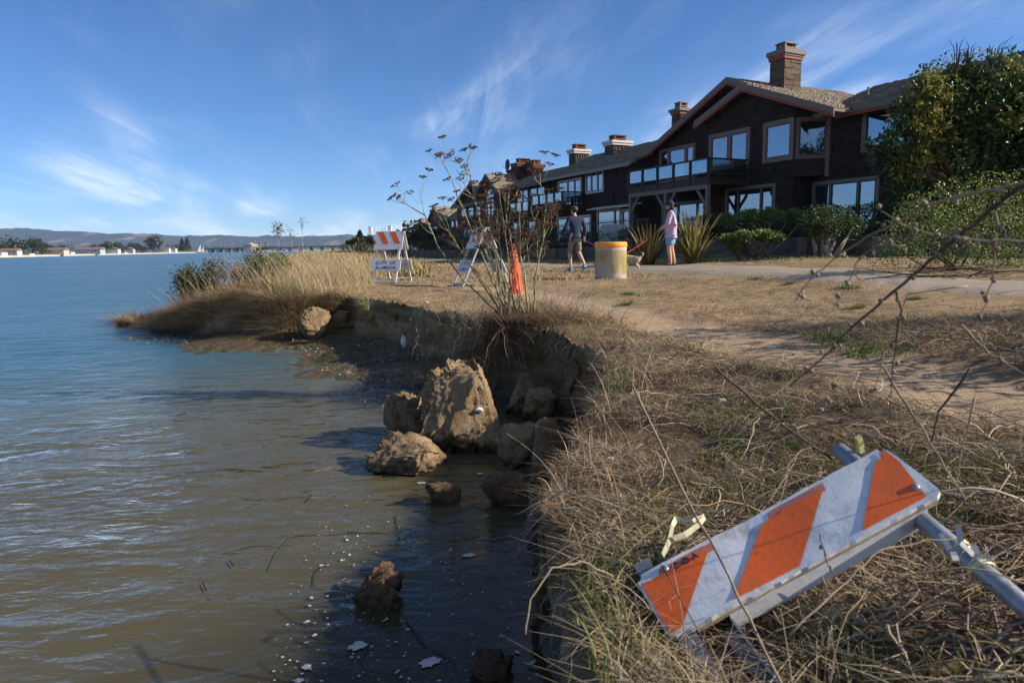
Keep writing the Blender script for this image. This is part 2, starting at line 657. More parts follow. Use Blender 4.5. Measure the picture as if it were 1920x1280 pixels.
def make_ground():
    xs = grade(-9000, 9000, -7.6, 3.2, .035, 1.16)
    ys = grade(-60, 9000, .5, 12.6, .035, 1.13)
    X, Yg = np.meshgrid(xs, ys)
    near = (np.abs(X) < 60) & (Yg < 120)
    D = np.where(near, 0, 0).astype(float)
    # distance: fine where it matters, cheap elsewhere
    d, gx, gy = edge_dist(X, Yg)
    zt, zb, c = ztop(X, Yg), toe_z(X, Yg), cliffness(X, Yg)
    p = np.clip(-d / FACE, 0, 1)
    n1 = fbm(X * 2.6, Yg * 2.6, p * 1.4, oct=4, seed=41)
    n2 = fbm(X * 9, Yg * 9, p * 5, oct=4, seed=43)
    hface = .07 + (1 - c) * .33
    under = c * (.10 * np.sin(np.pi * np.clip(p * 1.05, 0, 1)) * (.6 + .7 * vnoise(X * .9, Yg * .9, seed=44)) + np.sin(np.pi * p) * (.075 * n1 + .035 * n2))
    zface = zt + (zb - zt) * (p ** (1.0 + .25 * (1 - c)))
    dn = np.where(d > 0, d, np.where(d > -FACE, -hface * p + under, d + (FACE - hface) * (1 - sstep(FACE, 3.0, -d))))
    z = np.where(d > 0, zt, np.where(d > -FACE, zface, land_height(d, X, Yg)))
    inl = sstep(.16, 0, d) * (d > 0)
    z = z - inl * .035 * c                       # rounded lip
    fineamp = sstep(30, 12, np.hypot(X, Yg))
    z = z + fineamp * np.where(d > .12, .006, .02) * fbm(X * 11, Yg * 11, oct=3, seed=47) * np.where(d > -FACE, 1, .6)
    sh = (dn - d)
    Xn, Yn = X + gx * sh, Yg + gy * sh
    V = np.stack([Xn, Yn, z], 2).reshape(-1, 3)
    ny, nx = X.shape
    i = np.arange(ny - 1)[:, None] * nx + np.arange(nx - 1)[None]
    F = np.stack([i, i + 1, i + nx + 1, i + nx], 2).reshape(-1, 4)
    o = mk('ground', V, F, M_ground, smooth=True)
    face = sstep(.07, -.03, d) * sstep(-FACE - .25, -FACE + .05, d)
    wet = sstep(.20, .05, z) * sstep(0, -.2, d)
    at = o.data.color_attributes.new('Mask', 'FLOAT_COLOR', 'POINT')
    m = np.stack([trail_mask(X, Yg), face, wet, np.ones_like(z)], 2).reshape(-1, 4)
    at.data.foreach_set('color', m.ravel())
    tag(o, 'dry grassy ground and crumbling earth bank with a worn trail', None, None, 'structure')
    return o


ground = make_ground()


# -------------------------------------------------- water
def water_material():
    M = Mat('water')
    P = M.pos()
    w1 = M.noise(M.map(P, (1.1, 2.6, 1), (0, 0, R(-28))), 1.15, 3, .5, .7)
    w2 = M.noise(M.map(P, (2.4, 5.2, 1), (0, 0, R(-14))), 1.7, 4, .55, .5)
    w3 = M.noise(M.map(P, (.16, .34, 1), (0, 0, R(-10))), 1.0, 3, .5)
    h = M.math('ADD', M.math('MULTIPLY', w1, .11), M.math('ADD', M.math('MULTIPLY', w2, .052), M.math('MULTIPLY', w3, .34)))
    gl = M.node('ShaderNodeMapRange', {'Value': M.noise(P, .11, 3), 'From Min': .3, 'From Max': .7, 'To Min': .5, 'To Max': 1.0}).outputs[0]
    sepp = M.node('ShaderNodeSeparateXYZ', {0: P})
    calm = M.rng(M.math('ADD', sepp.outputs[1], M.math('MULTIPLY', sepp.outputs[0], -1.2)), 1.4, 5.2, .10, 1.0)   # sheltered corner by the bank
    nrm = M.node('ShaderNodeBump', {'Height': h, 'Strength': M.math('MULTIPLY', gl, calm), 'Distance': 1.0}).outputs[0]
    fr = M.node('ShaderNodeFresnel', {'IOR': 1.34, 'Normal': nrm}).outputs[0]
    open_ = M.rng(M.math('ADD', sepp.outputs[1], M.math('MULTIPLY', sepp.outputs[0], -.8)), 4.2, 14)      # open, wind ruffled bay
    fr = M.math('MULTIPLY', fr, M.rng(open_, 0, 1, 1.0, .62))
    silt = M.rng(M.noise(P, .25, 3), .3, .7)
    bcol = M.mix(open_, M.mix(silt, (.112, .098, .050), (.150, .130, .070)), (.030, .10, .145))
    body = M.node('ShaderNodeBsdfDiffuse', {'Color': bcol}).outputs[0]
    tr = M.node('ShaderNodeBsdfTransparent', {'Color': (.72, .66, .52, 1)}).outputs[0]
    clear = M.math('MULTIPLY', M.rng(calm, .1, .9, .80, .36), M.rng(open_, 0, .5, 1.0, 0.0))
    under = M.node('ShaderNodeMixShader', {0: clear, 1: body, 2: tr}).outputs[0]
    gls = M.node('ShaderNodeBsdfGlossy', {'Color': (1, 1, 1, 1), 'Roughness': M.rng(open_, 0, 1, .03, .24), 'Normal': nrm}).outputs[0]
    return M.done(M.node('ShaderNodeMixShader', {0: fr, 1: under, 2: gls}).outputs[0])


def make_water():
    xs = grade(-9000, 9000, -9, 1.2, .10, 1.2)
    ys = grade(-60, 9000, 1.0, 14, .10, 1.15)
    X, Yg = np.meshgrid(xs, ys)
    near = sstep(16, 8, np.hypot(X, Yg))
    c, s = math.cos(R(-28)), math.sin(R(-28))
    a, b = X * c - Yg * s, X * s + Yg * c
    calm = sstep(1.5, 7.0, Yg - 1.2 * X)
    z = near * calm * (.012 * fbm(a * .9, b * 2.1, oct=2, seed=61) + .006 * fbm(a * 2, b * 4.4, oct=2, seed=62))
    ny, nx = X.shape
    i = np.arange(ny - 1)[:, None] * nx + np.arange(nx - 1)[None]
    F = np.stack([i, i + 1, i + nx + 1, i + nx], 2).reshape(-1, 4)
    o = mk('water', np.stack([X, Yg, z], 2).reshape(-1, 3), F, water_material(), smooth=True)
    tag(o, 'rippled blue bay water turning murky brown near the bank', None, None, 'structure')


make_water()


# -------------------------------------------------- paved path
def make_path():
    far_px = [(560, 474.6), (640, 477), (700, 480), (800, 484.5), (900, 489), (1000, 493), (1100, 497), (1180, 499), (1300, 499.5), (1420, 500), (1560, 502), (1640, 507), (1740, 514), (1920, 527), (2300, 560)]
    near_px = [(560, 475.6), (640, 479.5), (700, 483.5), (800, 490), (900, 496), (1000, 501), (1100, 509), (1180, 514), (1300, 516), (1420, 520), (1560, 530), (1640, 536), (1740, 545), (1920, 562), (2300, 605)]
    A = np.array([onG(*p) for p in far_px]); B = np.array([onG(*p) for p in near_px])
    A2, B2 = [], []
    for k in range(len(A) - 1):
        for t in np.linspace(0, 1, 8, endpoint=False):
            A2.append(A[k] * (1 - t) + A[k + 1] * t); B2.append(B[k] * (1 - t) + B[k + 1] * t)
    A2.append(A[-1]); B2.append(B[-1])
    V, F = [], []
    n = 7
    for i, (a, b) in enumerate(zip(A2, B2)):
        j1 = .12 * vnoise(i * .6, 3.0); j2 = .12 * vnoise(i * .6, 9.0)
        dv = (b - a) / np.linalg.norm(b - a)
        a = a + dv * j1; b = b + dv * j2
        for k in range(n):
            t = k / (n - 1)
            q = a * (1 - t) + b * t
            V.append((q[0], q[1], gz(q[0], q[1]) + (.03 if 0 < k < n - 1 else -.03) + .012 * math.sin(math.pi * t)))
    for i in range(len(A2) - 1):
        for k in range(n - 1):
            F.append((i * n + k, i * n + k + 1, (i + 1) * n + k + 1, (i + 1) * n + k))
    M = Mat('path_asphalt')
    P = M.pos()
    g = M.noise(P, 55, 5, .7)
    c = M.mix(M.rng(g, .3, .7), (.20, .165, .13), (.31, .26, .21))
    c = M.mix(M.rng(M.noise(P, 1.1, 5), .45, .7), c, (.30, .235, .165))
    cr = M.node('ShaderNodeTexVoronoi', {'Vector': P, 'Scale': .8, 'Randomness': 1.0}, feature='DISTANCE_TO_EDGE').outputs[0]
    c = M.mix(M.rng(cr, 0.0, .02, .6, 0), c, (.05, .042, .035))
    m = M.done(M.principled(c, .9, .25, 0, M.bump(g, .5, .01)))
    o = mk('path', V, F, m, smooth=True)
    tag(o, 'grey asphalt shoreline path', None, None, 'structure')


make_path()


# -------------------------------------------------- hills across the bay
def make_hills():
    prof = [(-900, 436), (-500, 430), (-200, 432), (0, 430), (30, 429), (75, 430), (110, 434), (150, 435), (200, 438), (250, 438), (300, 440), (345, 442), (400, 442), (440, 440), (480, 443), (520, 442),
            (560, 444), (600, 442), (640, 440), (652, 438), (672, 443), (700, 446), (760, 448), (900, 446), (1200, 444), (1700, 440), (2300, 436), (3200, 430)]
    pts = [atY(u, v, 6000) for u, v in prof]
    hx = np.array([p.x for p in pts]); hz = np.array([p.z for p in pts])
    xs = np.linspace(-9500, 11000, 900)
    ys = np.array([4300, 4380, 4480, 4600, 4740, 4900, 5060, 5220, 5380, 5540, 5700, 5830, 5930, 6000, 6100, 6250, 6420])
    X, Yg = np.meshgrid(xs, ys)
    top = np.interp(X, hx, hz)
    t = np.clip((Yg - 4300) / 1700, 0, 1)
    prof_t = .10 * t + .90 * t ** 1.7
    z = top * prof_t
    z = z * (1 + .34 * (1 - t) * fbm(X / 420, Yg / 300, oct=4, seed=71)) + 9 * fbm(X / 260, Yg / 160, oct=4, seed=72) * t + 5 * fbm(X / 45, Yg / 70, oct=3, seed=73) * t
    back = Yg > 6010
    z = np.where(back, z * (1 - (Yg - 6000) / 900), z)
    z[0] = -3
    z[-1] = -3
    ny, nx = X.shape
    i = np.arange(ny - 1)[:, None] * nx + np.arange(nx - 1)[None]
    F = np.stack([i, i + 1, i + nx + 1, i + nx], 2).reshape(-1, 4)
    M = Mat('hill_cover')
    P = M.pos()
    a = M.noise(M.map(P, (.0040, .0022, .012)), 1.0, 7, .62, .6)
    b = M.noise(M.map(P, (.016, .010, .05)), 1.0, 6, .65)
    c = M.mix(M.rng(b, .35, .65), (.018, .027, .020), (.045, .056, .040))
    c = M.mix(M.rng(a, .55, .66), c, M.mix(M.rng(b, .4, .6), (.20, .13, .075), (.30, .20, .12)))
    sp = M.noise(M.map(P, (.10, .05, .16)), 1.0, 3, .7)
    town = M.rng(M.node('ShaderNodeSeparateXYZ', {0: P}).outputs[2], 20, 150, 1.0, .12)
    c = M.mix(M.math('MULTIPLY', M.rng(sp, .60, .66), town), c, (.62, .56, .50))
    o = mk('hills', np.stack([X, Yg, z], 2).reshape(-1, 3), F, M.done(M.principled(c, .95, .05)), smooth=True)
    tag(o, 'long low hills with woods, tan slopes and far houses across the bay', None, None, 'structure')


make_hills()


# -------------------------------------------------- far shore across the water
SHORE = [atZ(u, v, .35) for u, v in ((-700, 506), (-300, 492.5), (0, 481.6), (120, 479.0), (250, 476.0), (380, 473.4))]
SHORE = [(p.x, p.y) for p in SHORE]


def shore_at(u):
    """point on the far shore on the sight line through column u"""
    d = _ray(u, 475)
    k = d[0] / d[1]
    for (x0, y0), (x1, y1) in zip(SHORE[:-1], SHORE[1:]):
        den = (x1 - x0) - k * (y1 - y0)
        t = (k * y0 - x0) / den
        if -.02 <= t <= 1.02:
            return Vector((x0 + t * (x1 - x0), y0 + t * (y1 - y0), 0))
    return None


def make_far_shore():
    mb = MB()
    P = SHORE + [(SHORE[-1][0] - 40, SHORE[-1][1] + 60)]
    n = len(P)
    V, F = [], []
    for x, y in P:
        nx_, ny_ = -.96, .12
        for dd, z in ((0, -.8), (.2, .8), (1.2, .9), (8, 1.3), (60, 1.8), (700, 2.4)):
            V.append((x + nx_ * dd, y + ny_ * dd, z))
    for i in range(n - 1):
        for k in range(5):
            F.append((i * 6 + k, (i + 1) * 6 + k, (i + 1) * 6 + k + 1, i * 6 + k + 1))
    M = Mat('far_shore')
    Pn = M.pos()
    z = M.node('ShaderNodeSeparateXYZ', {0: Pn}).outputs[2]
    g = M.mix(M.rng(M.noise(Pn, .2, 5), .35, .65), (.10, .11, .04), (.27, .21, .11))
    c = M.mix(M.rng(z, 1.02, 1.3), M.mix(M.rng(M.noise(Pn, .6, 4), .3, .7), (.42, .36, .28), (.55, .48, .38)), g)
    o = mk('far_shore', V, F, M.done(M.principled(c, .9, .1)))
    tag(o, 'low far shore with a pale seawall', None, None, 'structure')
    V2 = [(-2600, 1500, -.6), (500, 1300, -.6), (500, 1310, 2.2), (-2600, 1510, 2.2), (-2600, 4500, 4), (500, 4500, 4)]
    o = mk('far_flats', V2, [(0, 1, 2, 3), (3, 2, 5, 4)], o.data.materials[0])
    tag(o, 'flat land below the hills beyond the bridge', None, None, 'structure')


make_far_shore()


# -------------------------------------------------- haze in the air
def make_haze():
    mb = MB()
    mb.box(-12000, 12000, -80, 9000, -8, 420)
    M = Mat('haze')
    v = M.node('ShaderNodeVolumePrincipled', {'Color': (.42, .62, 1.0, 1), 'Density': 6.0e-5, 'Anisotropy': 0.0})
    M.l.new(v.outputs[0], M.out.inputs['Volume'])
    o = mb.build('haze', M.m)
    tag(o, 'thin pale haze in the air over the bay', 'haze', None, 'stuff')


make_haze()
# ================================================================== HOUSES
def shingle_mat(name, lo, hi, rough=.9):
    M = Mat(name)
    v = M.pos()
    n = M.noise(M.map(v, (2.2, 2.2, 6)), 1.0, 4)
    g = M.noise(M.map(v, (30, 30, 3)), 1.0, 4, .7)
    c = M.mix(M.rng(n, .3, .7), lo, hi)
    c = M.mix(M.math('MULTIPLY', M.rng(g, .45, .75), .5), c, tuple(x * 1.5 for x in hi))
    return M.done(M.principled(c, rough, .15, 0, M.bump(g, .5, .01)))


M_wall_dark = shingle_mat('dark_shingle', (.034, .024, .021), (.062, .045, .038))
M_wall_brown = shingle_mat('brown_shingle', (.060, .036, .028), (.115, .066, .048))
M_chim_shingle = shingle_mat('chimney_shingle', (.075, .052, .036), (.150, .105, .070))
M_roof = shingle_mat('roof_shake', (.11, .092, .07), (.25, .21, .165))
M_trim = plain('taupe_trim', (.185, .140, .110), .7, .3, var=.12)
M_red = plain('dull_red_trim', (.27, .060, .050), .7, .3, var=.15)
M_white_trim = plain('pale_trim', (.56, .50, .42), .7, .3, var=.12)
M_dkwood = plain('dark_stained_wood', (.055, .038, .030), .7, .3, var=.3, nscale=9)
M_brick = plain('dark_brick', (.15, .075, .053), .9, .2, var=.3, nscale=12)
M_metal_dk = plain('black_metal', (.016, .017, .019), .5, .4, var=.2)
M_interior = plain('dark_interior', (.018, .02, .022), .9, .1, var=.2)
M_blind = plain('pale_blind', (.50, .53, .55), .6, .3, var=.06)
M_gutter = plain('grey_gutter', (.22, .20, .175), .6, .4, var=.1)
M_concrete = plain('concrete', (.36, .325, .28), .9, .2, var=.2, nscale=9, bump=.5, dirt=(.2, .17, .13))


def glass_mat(name, tint, trans, gloss=.6, rough=.015):
    M = Mat(name)
    n = M.noise(M.pos(), .8, 2)
    nrm = M.bump(n, .12, .05)
    g = M.node('ShaderNodeBsdfGlossy', {'Color': (.80, .90, 1.0, 1), 'Roughness': rough, 'Normal': nrm}).outputs[0]
    t = M.node('ShaderNodeBsdfTransparent', {'Color': (*tint, 1)}).outputs[0]
    d = M.node('ShaderNodeBsdfDiffuse', {'Color': (.03, .05, .06, 1)}).outputs[0]
    lower = M.node('ShaderNodeMixShader', {0: trans, 1: d, 2: t}).outputs[0]
    fc = M.node('ShaderNodeLayerWeight', {'Blend': .5}).outputs['Facing']
    f = M.math('ADD', M.math('MULTIPLY', M.math('POWER', fc, 3.0), .6), gloss - .34, clamp=True)
    return M.done(M.node('ShaderNodeMixShader', {0: f, 1: lower, 2: g}).outputs[0])


M_glass = glass_mat('window_glass', (.55, .65, .68), .45)
M_deckglass = glass_mat('deck_glass', (.75, .80, .82), .75, .58)


def tiles(P0, U, V, N, wid, hgt, tw, th, thick, inside=None, seed=0, jit=.25):
    """overlapping wooden shingles laid on a flat face, as one set of vertices and faces"""
    r = np.random.RandomState(seed)
    P0, U, V, N = (np.asarray(a, float) for a in (P0, U, V, N))
    vs, k = [], 0
    rows = int(math.ceil(hgt / th))
    quads = []
    for j in range(rows):
        x = -r.rand() * tw
        while x < wid:
            w = tw * (1 + jit * (r.rand() * 2 - 1))
            x0, x1 = max(0, x), min(wid, x + w - .006)
            x += w
            if x1 - x0 < .02:
                continue
            y0 = j * th + th * .10 * (r.rand() - .5)
            y1 = min(hgt, j * th + th * 1.25)
            if y1 <= y0 + .02:
                continue
            if inside is not None and not inside((x0 + x1) / 2, min(hgt, j * th + th * .5)):
                continue
            t = thick * (.7 + .6 * r.rand())
            quads.append((x0, x1, max(0, y0), y1, t))
    if not quads:
        return np.zeros((0, 3)), np.zeros((0, 4), int)
    q = np.array(quads)
    cs = []
    for (xi, yi, f) in ((0, 2, 1), (1, 2, 1), (1, 3, .25), (0, 3, .25), (0, 2, 0), (1, 2, 0), (1, 3, 0), (0, 3, 0)):
        cs.append(P0 + q[:, xi:xi + 1] * U + q[:, yi:yi + 1] * V + (q[:, 4:5] * f + .003) * N)
    Vv = np.stack(cs, 1).reshape(-1, 3)
    b = np.arange(len(q))[:, None] * 8
    F = np.concatenate([b + np.array([0, 1, 2, 3]), b + np.array([4, 5, 1, 0]), b + np.array([5, 6, 2, 1]), b + np.array([7, 4, 0, 3])])
    return Vv, F


def shingled(name, faces, mat, parent):
    Vs, Fs, k = [], [], 0
    for f in faces:
        v, q = tiles(**f)
        Vs.append(v)
        Fs.append(q + k)
        k += len(v)
    o = mk(name, np.concatenate(Vs), np.concatenate(Fs), mat, parent)
    o['kind'] = 'stuff'
    return o


def window(root, x0, x1, z0, z1, y=0.0, trim=M_trim, inner=None, lights=None, blind=False, tw=.13, P=None):
    """window in a face lying at local depth y (river side is -y). lights: x positions of mullions. P maps (x, z, out) to local"""
    if P is None:
        P = lambda x, z, o: (x, y - o, z)
    a = P(0, 0, 0); b = P(1, 0, 0); c = P(0, 0, 1)

    def bx(mb, xa, xb, za, zb, oa, ob):
        vs = [P(xa, za, oa), P(xb, za, oa), P(xb, za, ob), P(xa, za, ob), P(xa, zb, oa), P(xb, zb, oa), P(xb, zb, ob), P(xa, zb, ob)]
        mb.add(vs, [(0, 3, 2, 1), (4, 5, 6, 7), (0, 1, 5, 4), (1, 2, 6, 5), (2, 3, 7, 6), (3, 0, 4, 7)])

    mb = MB()
    bx(mb, x0, x1, z1 - tw, z1, 0, .062)
    bx(mb, x0, x1, z0, z0 + tw, 0, .062)
    bx(mb, x0, x0 + tw, z0 + tw, z1 - tw, 0, .06)
    bx(mb, x1 - tw, x1, z0 + tw, z1 - tw, 0, .06)
    xs = [x0 + tw] + list(lights or []) + [x1 - tw]
    for m in (lights or []):
        mw = tw * .55 if inner is not None else .03
        bx(mb, m - mw, m + mw, z0 + tw, z1 - tw, 0, .058)
    w = mb.build('window', trim, root)
    for i in range(len(xs) - 1):
        mw = (tw * .55 if inner is not None else .03)
        xa = xs[i] + (mw if i > 0 else 0)
        xb = xs[i + 1] - (mw if i < len(xs) - 2 else 0)
        za, zb = z0 + tw, z1 - tw
        fw = .05
        fr = MB()
        bx(fr, xa, xb, zb - fw, zb, 0, .045)
        bx(fr, xa, xb, za, za + fw, 0, .045)
        bx(fr, xa, xa + fw, za + fw, zb - fw, 0, .043)
        bx(fr, xb - fw, xb, za + fw, zb - fw, 0, .043)
        fr.build('sash', inner or M_metal_dk, w)
        g = MB()
        bx(g, xa + fw, xb - fw, za + fw, zb - fw, .012, .020)
        g.build('pane', M_glass, w)
        if not blind and random.random() < .45:
            cu = MB()
            wd = (xb - xa - 2 * fw) * random.uniform(.25, .6)
            x_ = xa + fw if random.random() < .5 else xb - fw - wd
            nf = max(3, int(wd / .12))
            for f_ in range(nf):
                bx(cu, x_ + wd * f_ / nf, x_ + wd * (f_ + .86) / nf, za + fw, zb - fw, .0045, .0075 + .002 * (f_ % 2))
            cu.build('curtain', M_blind, w)['kind'] = 'stuff'
    bk = MB()
    bx(bk, x0 + tw * .5, x1 - tw * .5, z0 + tw * .5, z1 - tw * .5, .0, .004)
    bk.build('room_behind', M_interior, w)
    if blind:
        s = MB()
        zz = z0 + tw + .03
        while zz < z1 - tw - .03:
            bx(s, x0 + tw + .02, x1 - tw - .02, zz, zz + .045, .005, .009)
            zz += .062
        o = s.build('blind_slats', M_blind, w)
        o['kind'] = 'stuff'
    return w


def in_rects(rects):
    def f(x, z):
        for a, b, c, d in rects:
            if a - .02 < x < b + .02 and c - .04 < z < d - .04:
                return False
        return True
    return f


HO, HT = np.array([10.7, 28.0]), np.array([.44, -.898])
HROT = math.atan2(-.898, .44)
HBASE = .75


def house_root(label, x, y=0.0, cat='house', group='brown shingled houses along the path', rot=0.0):
    c, s = math.cos(HROT), math.sin(HROT)
    wx, wy = HO[0] + c * x - s * y, HO[1] + s * x + c * y
    r = thing('shingled_house', label, cat, (wx, wy, HBASE), HROT + rot, group)
    return r


def chimney(root, x0, x1, y0, y1, z0, z1, mat, capmat, flue_mat, caph=.28, single=False, red=False):
    mb = MB()
    mb.box(x0, x1, y0, y1, z0, z1)
    ch = mb.build('chimney', mat, root)
    faces = [dict(P0=(x0, y0, z0), U=(1, 0, 0), V=(0, 0, 1), N=(0, -1, 0), wid=x1 - x0, hgt=z1 - z0),
             dict(P0=(x1, y0, z0), U=(0, 1, 0), V=(0, 0, 1), N=(1, 0, 0), wid=y1 - y0, hgt=z1 - z0)]
    if single:
        k = 0
        for f in faces:
            v, q = tiles(tw=.22, th=.235, thick=.03, seed=5 + k, **f)
            for i in range(len(v) // 8):
                o = mk('shingle', v[i * 8:i * 8 + 8], [(0, 1, 2, 3), (4, 5, 1, 0), (5, 6, 2, 1), (7, 4, 0, 3)], mat, ch)
            k += 1
    else:
        shingled('shingles', [dict(tw=.2, th=.16, thick=.02, **f) for f in faces], mat, ch)
    e = .09
    cp = MB()
    cp.box(x0 - e, x1 + e, y0 - e, y1 + e, z1 + (.10 if red else 0), z1 + caph)
    cp.box(x0 - e - .05, x1 + e + .05, y0 - e - .05, y1 + e + .05, z1 + caph * .55, z1 + caph + .03)
    cp.build('cap', capmat, ch)
    if red:
        b = MB()
        b.box(x0 - .06, x1 + .06, y0 - .06, y1 + .06, z1 - .02, z1 + .10)
        b.build('cap_band', M_red, ch)
    f = MB()
    cx, cy = (x0 + x1) / 2, (y0 + y1) / 2
    fw, fd, fh = (x1 - x0) * .26, (y1 - y0) * .30, .32
    for sx in (-1, 1):
        for sy in (-1, 1):
            f.box(cx + sx * fw - .05, cx + sx * fw + .05, cy + sy * fd - .05, cy + sy * fd + .05, z1 + caph + .02, z1 + caph + fh)
    f.box(cx - .04, cx + .04, cy - fd - .04, cy + fd + .04, z1 + caph + .02, z1 + caph + fh)
    f.box(cx - fw - .04, cx + fw + .04, cy - fd - .03, cy + fd + .03, z1 + caph + fh * .45, z1 + caph + fh * .62)
    f.box(cx - fw - .08, cx + fw + .08, cy - fd - .08, cy + fd + .08, z1 + caph + fh, z1 + caph + fh + .06)
    f.build('flue', flue_mat, ch)
    return ch


def deck(root, x0, x1, yo, zf, zr, posts, zg, wood=M_dkwood, post_mat=M_trim, braces=True, panels=5, fascia=.30, returns=True):
    """projecting balcony from the wall (y=0) out to y=-yo"""
    m = MB()
    m.box(x0, x1, -yo, -.03, zf - fascia, zf - .04)
    d = m.build('deck', wood, root)
    bd = MB()
    n = int(yo / .15)
    for i in range(n):
        bd.box(x0 - .04, x1 + .04, -yo - .03 + i * .15, -yo - .03 + i * .15 + .14, zf - .038, zf)
    o = bd.build('floor_boards', wood, d)
    o['kind'] = 'stuff'
    r = MB()
    r.box(x0 - .05, x1 + .05, -yo - .05, -yo + .09, zr - .05, zr + .005)
    r.box(x0 - .045, x0 + .085, -yo + .09, -.03, zr - .052, zr + .002)
    r.box(x1 - .085, x1 + .045, -yo + .09, -.03, zr - .052, zr + .002)
    r.box(x0, x1, -yo - .01, -yo + .05, zf + .10, zf + .17)
    r.box(x1 - .05, x1 + .008, -yo + .05, -.03, zf + .10, zf + .17)
    r.build('rail', wood, d)
    step = (x1 - x0) / panels
    for i in range(panels + 1):
        p = MB()
        xx = x0 + i * step
        p.box(xx - .05, xx + .05, -yo - .03, -yo + .07, zf - fascia + .02, zr - .053)
        p.build('rail_post', wood, d)
    for i in range(panels):
        g = MB()
        g.box(x0 + i * step + .06, x0 + (i + 1) * step - .06, -yo + .015, -yo + .027, zf + .172, zr - .054)
        g.build('glass_panel', M_deckglass, d)
    g = MB()
    g.box(x1 - .03, x1 - .018, -yo + .08, -.10, zf + .172, zr - .056)
    g.build('glass_panel', M_deckglass, d)
    for i, xx in enumerate(posts):
        p = MB()
        p.box(xx - .075, xx + .075, -yo + .02, -yo + .17, zg, zf - fascia - .18)
        if braces:
            for s in (-1, 1):
                if (i == 0 and s < 0) or (i == len(posts) - 1 and s > 0):
                    continue
                p.bar((xx, -yo + .095, zf - fascia - .95), (xx + s * .62, -yo + .095, zf - fascia - .20), .09, .11)
        p.build('post', post_mat, d)
    if posts:
        b = MB()
        b.box(x0, x1, -yo + .02, -yo + .17, zf - fascia - .18, zf - fascia - .002)
        b.build('beam', post_mat, d)
    return d


